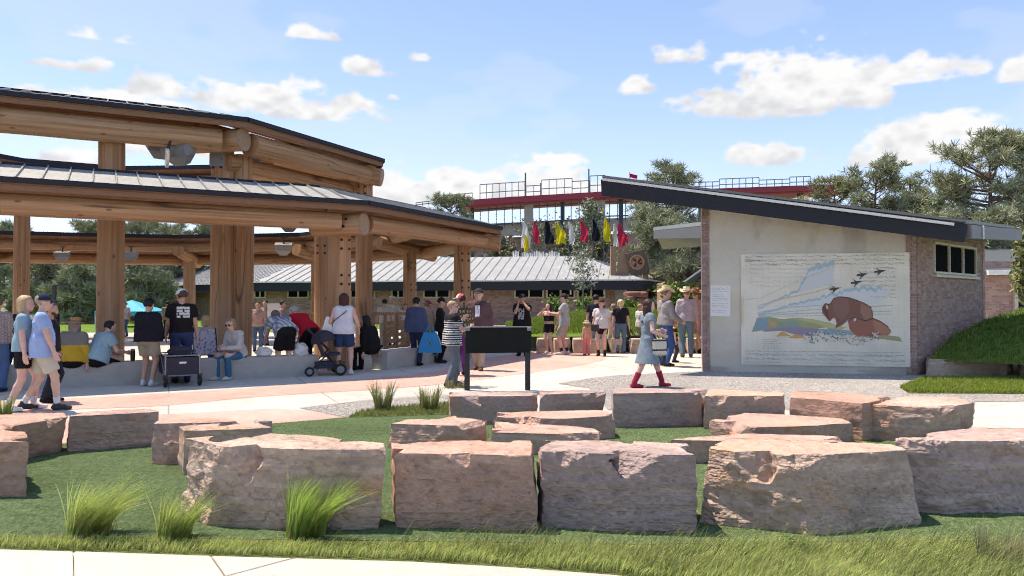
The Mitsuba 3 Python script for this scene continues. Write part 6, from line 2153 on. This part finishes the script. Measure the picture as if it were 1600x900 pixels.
bt.vertices = man_blazer['W'](bt.vertices + q((0, .105, .475)))
part(man_blazer['key'], 'bow_tie', bt, 'black_metal')
person('man in black tee with white print, both hands raised to his mouth', 816, 556, 458, yaw=168, skin='tan', hair=('short', BLK), hat=('cap', (.03, .03, .035)), top=dict(kind='tee', c=(.014, .014, .017), g=.028, hem=-.12, paint=back_print((.48, .50, .48), 1.02, 1.34, .085, 1, 9)), bottom=dict(kind='pants', c=BLK), shoes=('shoe', BLK), build=1.25, hands=((-.07, .20, 1.50), (.07, .22, 1.46)))
person('dark haired woman in black crop top and shorts, drinking', 858, 553, 472, yaw=150, skin='pink', hair=('long', (.03, .018, .016), .22), top=dict(kind='crop', c=BLK, hem=.17, g=.012), bottom=dict(kind='shorts', c=BLK, len=.45, waist=.08), shoes=('shoe', (.60, .58, .56)), hands=((-.30, .05, .95), (.10, .22, 1.47)), head=(-25, 0))
person('man in grey tee and cap facing left, talking to the drinking woman', 882, 554, 457, yaw=78, skin='pink', hair=('short', BLK), hat=('cap', (.04, .04, .05)), top=dict(kind='tee', c=(.33, .36, .38), hem=-.12, g=.024), bottom=dict(kind='shorts', c=(.36, .32, .27), len=.92, g=.02), shoes=('shoe', (.55, .54, .52), (.03, .03, .03)), hands=((-.15, .38, 1.18), (.18, .36, 1.05)), feet=[(-.12, .08, 0), (.12, -.06, 0)])
person('man in navy tee and cap, back half hidden by the white shirted woman', 931, 551, 459, yaw=-10, skin='pink', hair=('short', BLK), hat=('cap', (.04, .04, .045)), top=dict(kind='tee', c=(.025, .025, .045), g=.026), bottom=dict(kind='pants', c=(.20, .27, .36)), shoes=('shoe', (.06, .06, .06)))
person('small child in straw hat and orange pink outfit', 917, 555, H=.98, yaw=20, skin='pink', hair=('bob', (.3, .2, .12)), hat=('straw', (.58, .47, .32), (.40, .28, .16)), top=dict(kind='tank', c=(.62, .34, .22), g=.02), bottom=dict(kind='pants', c=(.62, .22, .22), g=.03), shoes=('shoe', (.12, .05, .05)), child=True)
woman_white = person('woman in white blouse, dark hat and black skirt', 940, 556, 467, yaw=165, skin='pink', hair=('short', (.10, .06, .05)), hat=('straw', (.14, .09, .07), (.05, .03, .03)), top=dict(kind='tee', c=(.60, .58, .58), g=.028, hem=-.08), bottom=dict(kind='skirt', c=BLK, len=.26, flare=.13), shoes=('shoe', (.03, .03, .03), (.03, .03, .03)), build=1.12, head=(-20, 0))
person('person in pale grey shirt and cream trousers behind the woman in black top', 959, 550, 474, yaw=30, skin='light', hair=('short', (.25, .18, .12)), top=dict(kind='tee', c=(.42, .42, .42)), bottom=dict(kind='pants', c=(.52, .48, .38)), shoes=('shoe', (.15, .12, .1)))
person('blonde woman in black tee and flared jeans, back turned', 970, 552, 467, yaw=-8, skin='light', hair=('pony', (.58, .45, .27)), top=dict(kind='tee', c=(.018, .018, .026), hem=.02), bottom=dict(kind='pants', c=(.09, .14, .22)), shoes=('shoe', (.06, .05, .05)))
person('person in pale tee behind the woman in the denim dress', 1000, 548, 474, yaw=-70, skin='light', hair=('short', (.3, .2, .13)), top=dict(kind='tee', c=(.50, .49, .47)), bottom=dict(kind='pants', c=KHA), shoes=('shoe', (.1, .08, .07)))
woman_dress = person('dark haired woman in denim dress and red boots, walking right', 1013, 605, 466, yaw=-78, skin='pink', hair=('long', (.045, .022, .02), .34), top=dict(kind='cap', c=(.165, .215, .27), hem=.0, g=.018), bottom=dict(kind='skirt', c=(.165, .215, .27), len=.46, flare=.27, waist=.16), shoes=('boot', (.30, .03, .055)),
                     feet=[(-.06, .34, 0), (.06, -.30, .0)], hipz=None, hands=((-.08, .27, 1.10), (.22, .21, 1.03)), build=1.0, eyes=True, res=.011, head=(-6, 4))
person('cowboy in grey jacket, jeans and straw hat behind the denim dress', 1040, 572, 448, yaw=-70, skin='pink', hair=('short', (.2, .14, .1)), hat=('cowboy', (.62, .54, .40), (.25, .16, .09)), top=dict(kind='long', c=(.27, .25, .26), hem=-.02, g=.024), bottom=dict(kind='pants', c=(.04, .085, .24)), shoes=('boot', (.03, .025, .022)), hands=((-.22, .30, 1.0), (.2, .28, 1.0)), build=1.08, head=(-8, 0))
person('cowboy in pale lilac shirt and jeans, back turned beside the brick pier', 1073, 558, 449, yaw=-8, skin='pink', hair=('short', (.2, .14, .1)), hat=('cowboy', (.64, .57, .45), (.3, .2, .12)), top=dict(kind='long', c=(.36, .34, .42), hem=-.02, g=.022), bottom=dict(kind='pants', c=(.11, .17, .24)), shoes=('boot', (.10, .07, .05)), head=(-30, 0), build=1.05)
person('child in black and yellow shirt held beside the grey jacket cowboy', 1054, 566, H=1.08, yaw=-100, skin='pink', hair=('short', (.45, .33, .18)), top=dict(kind='tee', c=(.03, .03, .03), paint=stripes(.2, (.45, .36, .08), .3)), bottom=dict(kind='pants', c=(.04, .05, .07)), shoes=('shoe', BLK), child=True)
person('man in brown hat mostly hidden behind the brick pier', 1088, 552, 451, yaw=20, skin='tan', hair=('short', (.1, .06, .04)), hat=('cowboy', (.24, .12, .06)), top=dict(kind='tee', c=(.40, .25, .24)), bottom=dict(kind='shorts', c=(.3, .2, .2), len=.85), shoes=('shoe', BLK))


# ------------------------------------------------------------------ bags
def strap(pts, w=.022, seg=6):
    return tube(pts, w * .5, seg)


bag = thing('shoulder_bag', 'cream and black fringed bag hanging at the hip of the denim dress', 'bag')
sp2, W2_ = woman_dress['sp'], woman_dress['W']
mat('cream_leather', (.52, .49, .42), .55)
b0 = np.array(W2_([[.23, .14, .80]])[0])
fx_ = unit(np.array(W2_([[0, 1, 0]])[0]) - np.array(W2_([[0, 0, 0]])[0]))
ang_ = math.atan2(fx_[1], fx_[0])
part(bag, 'pouch', bx(b0[0], b0[1], b0[2], .26, .09, .30, ang_, .03), 'cream_leather')
part(bag, 'trim', join([bx(b0[0], b0[1], b0[2] - .05, .266, .094, .03, ang_), bx(b0[0], b0[1], b0[2] + .12, .266, .094, .025, ang_)]), 'black_metal')
part(bag, 'strap', strap([b0 + V(0, 0, .14), W2_([sp2((.19, .05, .20))])[0], W2_([sp2((-.02, .13, .36))])[0], W2_([sp2((-.13, .03, .50))])[0], W2_([sp2((-.02, -.13, .36))])[0], b0 + V(-.05, 0, .14)], .02), 'black_metal')
fr = [bar(b0 + V(fx_[0] * k * .012, fx_[1] * k * .012, -.14), b0 + V(fx_[0] * (k * .014 - .02), fx_[1] * k * .014, -.28 - .03 * (k % 3)), .008) for k in range(-10, 11)]
part(bag, 'fringe', join(fr), 'black_metal', stuff=True)
bag = thing('crossbody_bag', 'black crossbody bag worn over the white blouse', 'bag')
sp2, W2_ = woman_white['sp'], woman_white['W']
b0 = W2_([sp2((.17, .14, -.06))])[0]
part(bag, 'pouch', bx(*b0, .24, .10, .20, 0, .02), 'black_metal')
part(bag, 'strap', strap([b0, W2_([sp2((.05, .155, .2))])[0], W2_([sp2((-.12, .05, .50))])[0], W2_([sp2((-.06, -.13, .3))])[0], b0]), 'black_metal')
sp2, W2_ = woman_tank['sp'], woman_tank['W']
bag = thing('tote_bag', 'white tote bag on the left arm of the woman in the tank top', 'bag')
b0 = W2_([sp2((-.34, .05, .02))])[0]
m = trimesh.Trimesh([b0 + V(sx * w_, sy * .06, z_) for z_, w_ in ((-.16, .17), (.28, .03)) for sx in (-1, 1) for sy in (-1, 1)]).convex_hull
part(bag, 'cloth_body', m, 'trim_white')
part(bag, 'strap', strap([W2_([sp2((-.30, .02, .26))])[0], W2_([sp2((-.12, .10, .42))])[0], W2_([sp2((.13, .0, .5))])[0], W2_([sp2((.05, -.14, .4))])[0], W2_([sp2((-.2, -.12, .2))])[0]], .018), 'black_metal')
bag = thing('cross_strap_bag', 'dark strap bag worn across the back of the blonde woman in light blue', 'bag')
sp2, W2_ = woman_blue['sp'], woman_blue['W']
part(bag, 'strap', strap([W2_([sp2((-.20, -.06, .06))])[0], W2_([sp2((-.05, -.15, .25))])[0], W2_([sp2((.10, -.06, .50))])[0], W2_([sp2((.02, .14, .36))])[0], W2_([sp2((-.19, .10, .08))])[0]], .018), 'black_metal')
b0 = W2_([sp2((-.24, .02, .02))])[0]
part(bag, 'pouch', bx(*b0, .10, .2, .16, 0, .02), 'black_metal')
mat('bag_blue', (.01, .22, .50), .45)
bag = thing('blue_bag', 'bright blue shopping bag with a pale emblem hanging below the denim jacket', 'bag')
q = P(672, 535, 17.6)
m = trimesh.Trimesh([q + V(sx * w_, sy * d_, z_) for z_, w_, d_ in ((-.24, .27, .09), (-.05, .25, .07), (.24, .15, .03)) for sx in (-1, 1) for sy in (-1, 1)]).convex_hull
part(bag, 'bag_body', m, 'bag_blue')
part(bag, 'handle', join([tube([q + V(-.1, sy * .03, .22), q + V(-.05, sy * .03, .36), q + V(.05, sy * .03, .36), q + V(.1, sy * .03, .22)], .012) for sy in (-1, 1)]), 'bag_blue')
part(bag, 'emblem', join([bar(q + V(.0, -.095, -.1), q + V(.07, -.085, .02), .004, .05, up=(0, 1, 0)), bar(q + V(.0, -.085, .08), q + V(.05, -.092, -.0), .004, .04, up=(0, 1, 0))]), 'flag_yellow')


# ------------------------------------------------------------------ wheels, wagon, strollers
def wheel(holder, c, ax_dir, r, w, hub='plastic_grey', name='wheel'):
    a = unit(ax_dir)
    m = trimesh.creation.torus(r - w * .45, w * .45, major_sections=24, minor_sections=8)
    M = trimesh.geometry.align_vectors([0, 0, 1], a)
    m.apply_transform(M)
    m.apply_translation(c)
    k = part(holder, name, m, 'tyre', smooth=True)
    part(k, 'hub', join([rod(c - a * w * .35, c + a * w * .35, r * .58, r * .58, 16), rod(c - a * w * .55, c + a * w * .55, r * .2, r * .2, 10)]), hub)


wg = thing('folding_wagon', 'black folding wagon with metal frame standing before the seat wall', 'wagon')
mat('wagon_cloth', (.035, .034, .052), .85)
o = G(279, 600)
ya = math.radians(122)
ux, uy = V(math.cos(ya), math.sin(ya), 0), V(-math.sin(ya), math.cos(ya), 0)
LX, LY, Z0, Z1 = .50, .29, .22, .54
cr = {(a, b): o + ux * a * LX + uy * b * LY for a in (-1, 1) for b in (-1, 1)}
for (a, b), q in cr.items():
    part(wg, 'corner_post', rod(q + V(0, 0, .17), q + V(0, 0, .62), .014), 'grey_metal')
    wheel(wg, q + V(0, 0, .105), uy if a < 0 else unit(uy + ux * .5), .105, .075)
    part(wg, 'fork', join([rod(q + V(0, 0, .10), q + V(0, 0, .21), .02), bx(q[0], q[1], .21, .07, .09, .03, ya)]), 'black_metal')
tub = []
for (a, b), (c, d) in (((-1, -1), (1, -1)), ((-1, 1), (1, 1)), ((-1, -1), (-1, 1)), ((1, -1), (1, 1))):
    p, q = cr[(a, b)], cr[(c, d)]
    tub.append(bar(p + V(0, 0, (Z0 + Z1) / 2), q + V(0, 0, (Z0 + Z1) / 2), .012, Z1 - Z0))
    part(wg, 'rail', join([rod(p + V(0, 0, .57), q + V(0, 0, .57), .012), rod(p + V(0, 0, .205), q + V(0, 0, .205), .012)]), 'grey_metal')
tub.append(bx(o[0], o[1], Z0, 2 * LX, 2 * LY, .015, ya))
part(wg, 'cloth_tub', join(tub), 'wagon_cloth')
for b in (-1, 1):
    p, q = cr[(-1, b)], cr[(1, b)]
    part(wg, 'cross_brace', join([rod(p + V(0, 0, .24) + uy * b * .02, (p + q) / 2 + V(0, 0, .56) + uy * b * .02, .009), rod(q + V(0, 0, .24) + uy * b * .02, (p + q) / 2 + V(0, 0, .56) + uy * b * .02, .009)]), 'grey_metal')
part(wg, 'logo_patch', bx(*(o - ux * .508 + V(0, 0, .44)), .004, .12, .035, ya), 'trim_white')
part(wg, 'handle', tube([o + ux * .42 + V(0, 0, .57), o + ux * .48 + V(0, 0, .70), o + ux * .2 + V(0, 0, .72)], .012), 'black_metal')
ld = thing('canvas_bag', 'dark canvas bag piled on top of the wagon', 'bag')
mm = trimesh.creation.icosphere(3, 1)
v = np.array(mm.vertices)
v = v * [.22, .16, .12] * (1 + .4 * (meshkit.fbm(v * 2, 3, 3)[:, None] - .5)) + (o - ux * .12 + V(0, 0, .62))
part(ld, 'bag_body', trimesh.Trimesh(v, mm.faces), 'wagon_cloth', smooth=True)
part(ld, 'handle', tube([o - ux * .2 + V(0, 0, .70), o - ux * .12 + V(0, 0, .80), o - ux * .02 + V(0, 0, .71)], .012), 'black_metal')

st = thing('baby_stroller', 'black folding stroller standing left of the woman in the tank top', 'stroller')
o = G(507, 586)
ux, uy = unit(V(.93, .36, 0)), unit(V(-.36, .93, 0))
q = lambda a, b, z_: o + ux * a + uy * b + V(0, 0, z_)
for a, b, r in ((-.33, -.22, .10), (-.33, .22, .10), (.30, -.25, .13), (.30, .25, .13)):
    wheel(st, q(a, b, r), uy, r, .055)
for b in (-.22, .22):
    part(st, 'frame_tube', tube([q(-.33, b, .10), q(.10, b, .52), q(-.30, b, .92), q(-.36, b, 1.00)], .014), 'black_metal')
    part(st, 'rear_leg', tube([q(.30, b, .13), q(.02, b, .46)], .014), 'black_metal')
part(st, 'push_bar', rod(q(-.36, -.22, 1.0), q(-.36, .22, 1.0), .016), 'black_metal')
part(st, 'seat', join([bar(q(-.02, 0, .42), q(.30, 0, .46), .40, .05), bar(q(-.02, 0, .42), q(-.20, 0, .86), .40, .05)]), 'wagon_cloth')
hood = trimesh.creation.icosphere(3, .26)
hv2 = np.array(hood.vertices)
hv2 = hv2[:, :1] * ux + hv2[:, 1:2] * uy * .85 + hv2[:, 2:] * V(0, 0, .9) + q(-.02, 0, .72)
part(st, 'hood', trimesh.Trimesh(hv2, hood.faces).slice_plane(q(0, 0, .70), V(-.25, 0, 1)), 'wagon_cloth', smooth=True)
part(st, 'basket', bar(q(-.2, 0, .22), q(.22, 0, .22), .34, .14), 'wagon_cloth')
part(st, 'footrest', bar(q(.30, 0, .30), q(.40, 0, .26), .34, .03), 'black_metal')
st = thing('wheeled_cart', 'small black two wheeled cart below the blue bag', 'cart')
o = G(668, 567)
ux, uy = V(1, 0, 0), V(0, 1, 0)
for a in (-.13, .13):
    wheel(st, o + V(a, 0, .10), uy, .10, .04)
part(st, 'deck', bar(o + V(-.3, 0, .20), o + V(.22, 0, .24), .20, .03), 'black_metal')
part(st, 'stem', tube([o + V(.18, 0, .22), o + V(.24, 0, .62), o + V(.14, 0, .8)], .014), 'black_metal')
part(st, 'axle_bracket', join([rod(o + V(a, 0, .10), o + V(a * .8, 0, .21), .016) for a in (-.13, .13)]), 'black_metal')
st = thing('baby_stroller', 'loaded dark stroller behind the woman in the denim dress', 'stroller')
o = G(986, 549)
for a in (-.28, .28):
    for b in (-.2, .2):
        wheel(st, o + V(a, b, .11), uy, .11, .05)
part(st, 'frame_tube', join([tube([o + V(-.28, b, .11), o + V(.1, b, .5), o + V(-.3, b, 1.0)], .016) for b in (-.2, .2)] + [rod(o + V(-.3, -.2, 1), o + V(-.3, .2, 1), .016)]), 'black_metal')
part(st, 'seat', join([bar(o + V(-.05, 0, .45), o + V(.3, 0, .48), .4, .06), bar(o + V(-.05, 0, .45), o + V(-.2, 0, .9), .4, .06)]), 'wagon_cloth')
part(st, 'basket', bar(o + V(-.25, 0, .25), o + V(.25, 0, .25), .36, .16), 'wagon_cloth')

# camp chair with patterned back
ch = thing('camp_chair', 'folding camp chair with pink and blue flowered back behind the seat wall', 'chair')


def flowered(p, n, uv):
    a, b, w = voronoi(p.x * 17, p.z * 17)
    c = mix((.44, .42, .55), (.16, .18, .42), smoothstep(.25, .45, w))
    c = mix(c, mi.Color3f(.50, .17, .24), smoothstep(.62, .7, w))
    return mix(mi.Color3f(.52, .50, .56), c, smoothstep(.42, .30, a))


mat('flowered_cloth', proc(flowered), .85)
q = PV(321, 15.85)
part(ch, 'backrest', trimesh.Trimesh([q + V(sx * w_, dy_ + t_, z_) for z_, w_, dy_ in ((.42, .27, .03), (.98, .23, -.06)) for sx in (-1, 1) for t_ in (0, .03)]).convex_hull, 'flowered_cloth')
part(ch, 'seat', bx(q[0], q[1] + .28, .44, .5, .48, .03), 'flowered_cloth')
for sx in (-1, 1):
    part(ch, 'leg', join([rod(q + V(sx * .26, .0, .0), q + V(sx * .26, .5, .46), .012), rod(q + V(sx * .26, .5, .0), q + V(sx * .26, -.02, .46), .012), rod(q + V(sx * .27, .02, .3), q + V(sx * .24, -.06, 1.0), .012)]), 'black_metal')

# ------------------------------------------------------------------ sign seen from behind
sn = thing('interpretive_sign', 'dark panel sign on two black posts seen from behind', 'sign')
for px in (730, 824.5):
    a = G(px, 609)
    part(sn, 'post', bx(a[0], a[1], .47, .092, .092, .96, 0, .006), 'black_metal')
pl, pr = P(727, 512, 12.75), P(831, 511.5, 12.75)
dl, dr_ = P(728, 552, 13.12), P(829, 551, 13.12)
pan = trimesh.Trimesh([p_ + o_ for p_ in (pl, pr, dl, dr_) for o_ in (V(0, 0, 0), V(0, .045, .02))]).convex_hull
part(sn, 'panel', pan, 'dark_panel')
part(sn, 'top_edge', bar(pl + V(0, .0, .012), pr + V(0, .0, .012), .06, .02), 'plastic_grey')
for px in (731, 827):
    a = P(px, 514, 12.72)
    part(sn, 'corner_cap', bx(a[0], a[1] - .005, a[2], .075, .05, .06, 0, .006), 'plastic_grey')


# ------------------------------------------------------------------ loudspeakers under the eaves
def speaker(text, px, py, d, s, yaw, tilt=.35):
    t = thing('loudspeaker', text, 'loudspeaker', 'grey loudspeakers under the eaves')
    c = P(px, py, d)
    m = trimesh.Trimesh([V(sx * w_, y_, z_) for z_, w_, y0, y1 in ((.16, .26, -.14, .20), (-.02, .24, -.14, .16), (-.20, .10, -.08, .08)) for sx in (-1, 1) for y_ in (y0, y1)]).convex_hull
    M = trimesh.transformations.rotation_matrix(yaw, [0, 0, 1]) @ trimesh.transformations.rotation_matrix(tilt, [1, 0, 0]) @ trimesh.transformations.scale_matrix(s)
    m.apply_transform(M)
    m.apply_translation(c)
    part(t, 'cabinet', m, 'grey_metal')
    part(t, 'bracket', join([rod(c, c + V(0, .05, .36 * s), .025), bx(c[0], c[1] + .05, c[2] + .36 * s, .2, .1, .03)]), 'black_metal')
    g = trimesh.Trimesh([V(sx * w_, -.15, z_) for z_, w_ in ((.13, .22), (-.02, .21)) for sx in (-1, 1)] + [V(sx * w_, -.142, z_) for z_, w_ in ((.13, .22), (-.02, .21)) for sx in (-1, 1)]).convex_hull
    g.apply_transform(M)
    g.apply_translation(c)
    part(t, 'grille', g, 'plastic_grey')


speaker('left one of the paired grey loudspeakers under the upper eave', 250, 231, 17.0, 1.2, .7, .5)
speaker('right one of the paired grey loudspeakers under the upper eave', 280, 240, 16.8, 1.3, -.3, .45)
speaker('grey loudspeaker hanging below the lower eave log, upper of two', 452, 350, 18.2, .95, .1, .2)
speaker('grey loudspeaker under the far beam, below the upper hanging one', 443, 389, 23.5, 1.0, .2, .3)
speaker('grey loudspeaker under the far beam at the left, above the seated mustard shirt', 97, 400, 29, 1.0, .2, .2)
speaker('grey loudspeaker under the far beam just right of the thick second post', 204, 400, 28.5, 1.0, .2, .2)
fl_t = thing('eave_floodlight', 'round floodlight with pale disc face hanging between the paired loudspeakers', 'lamp')
c = P(261, 247, 16.4)
axd = unit(V(-.86, -.5, 0))
mm = trimesh.creation.cylinder(.21, .06, sections=28)
mm.apply_transform(trimesh.geometry.align_vectors([0, 0, 1], axd))
mm.apply_translation(c)
part(fl_t, 'housing', mm, 'lamp_glass')
part(fl_t, 'arm', rod(c + V(0, 0, .14), c + V(.06, .05, .42), .03), 'black_metal')

# ------------------------------------------------------------------ wooden railing and small things inside the pavilion
rl = thing('wooden_railing', 'brown wooden railing and gate right of the tall post', 'railing')
a, b = P(583, 490, 20.5), P(655, 490, 22)
part(rl, 'top_rail', bar(a, b, .10, .08), 'old_wood')
for t in np.linspace(0, 1, 5):
    q = a + (b - a) * t
    part(rl, 'post', bx(q[0], q[1], q[2] / 2, .09, .09, q[2]), 'old_wood')
for k in range(5):
    for f0, f1 in ((.28, .78),):
        p, q = a + (b - a) * f0, a + (b - a) * f1
        z_ = .25 + k * .17
        part(rl, 'slat', bar(V(p[0], p[1], z_), V(q[0], q[1], z_ + .03), .05, .10), 'old_wood')
part(rl, 'brace', bar(V(*(a + (b - a) * .28)[:2], .55), V(*(a + (b - a) * .78)[:2], 1.05), .05, .10), 'old_wood')
rl = thing('wooden_railing', 'dark wooden railing inside the pavilion behind the red tee', 'railing')
a, b = P(468, 491, 22.5), P(500, 491, 22.8)
part(rl, 'top_rail', bar(a, b, .10, .10), 'old_wood')
for t in (0, .5, 1):
    q = a + (b - a) * t
    part(rl, 'post', bx(q[0], q[1], q[2] / 2, .09, .09, q[2]), 'old_wood')
part(rl, 'board', join([bar(V(a[0], a[1], z_), V(b[0], b[1], z_), .05, .16) for z_ in (.45, .7, .95)]), 'old_wood')
q = P(428, 486, 24)
single('white_notice', bx(q[0], q[1], q[2], .42, .03, .5), 'trim_white', 'white paper notice beside the mauve top inside the pavilion', 'notice')
jg = thing('water_jug', 'pale plastic water jug standing on the right seat wall section', 'jug')
q = V(*(W0[1] + eB * 3.3), .42)
part(jg, 'jug_body', rod(q, q + V(0, 0, .22), .075, .065, 14), 'plastic_white')
part(jg, 'cap', rod(q + V(0, 0, .22), q + V(0, 0, .27), .03, .03, 10), 'bag_blue')
for k, (px, text) in enumerate(((208, 'dark steel tumbler standing on the seat wall by the thick second post'), (345, 'grey drink bottle standing on the seat wall right of the camp chair'))):
    r_ = ray(px, 468)
    e_ = W0[0] - W0[1]
    t_ = (r_[0] * W0[1][1] - r_[1] * W0[1][0]) / (r_[1] * e_[0] - r_[0] * e_[1])
    q = V(*(W0[1] + e_ * t_), .42)
    tk = thing('drink_bottle', text, 'bottle')
    part(tk, 'bottle_body', rod(q, q + V(0, 0, .20), .040, .045, 14), 'black_metal' if k == 0 else 'plastic_grey')
    part(tk, 'lid', rod(q + V(0, 0, .20), q + V(0, 0, .235), .043, .036, 14), 'plastic_grey' if k == 0 else 'black_metal')
for k, (px, text) in enumerate(((412, 'crumpled white plastic bag on the seat wall under the plaid shirt'), (470, 'white cloth bundle on the seat wall behind the plaid shirt'))):
    r_ = ray(px, 468)
    t_ = (r_[0] * W0[1][1] - r_[1] * W0[1][0]) / (r_[1] * e_[0] - r_[0] * e_[1])
    q = V(*(W0[1] + e_ * t_), .42 + .09)
    mm = trimesh.creation.icosphere(3, 1)
    v = np.array(mm.vertices)
    v = v * [.17, .12, .11 + .05 * k] * (1 + .7 * (meshkit.fbm(v * 2.4 + k * 3, 3, 3)[:, None] - .5)) + q
    single('plastic_bag', trimesh.Trimesh(v, mm.faces), 'trim_white', text, 'bag', smooth=40)
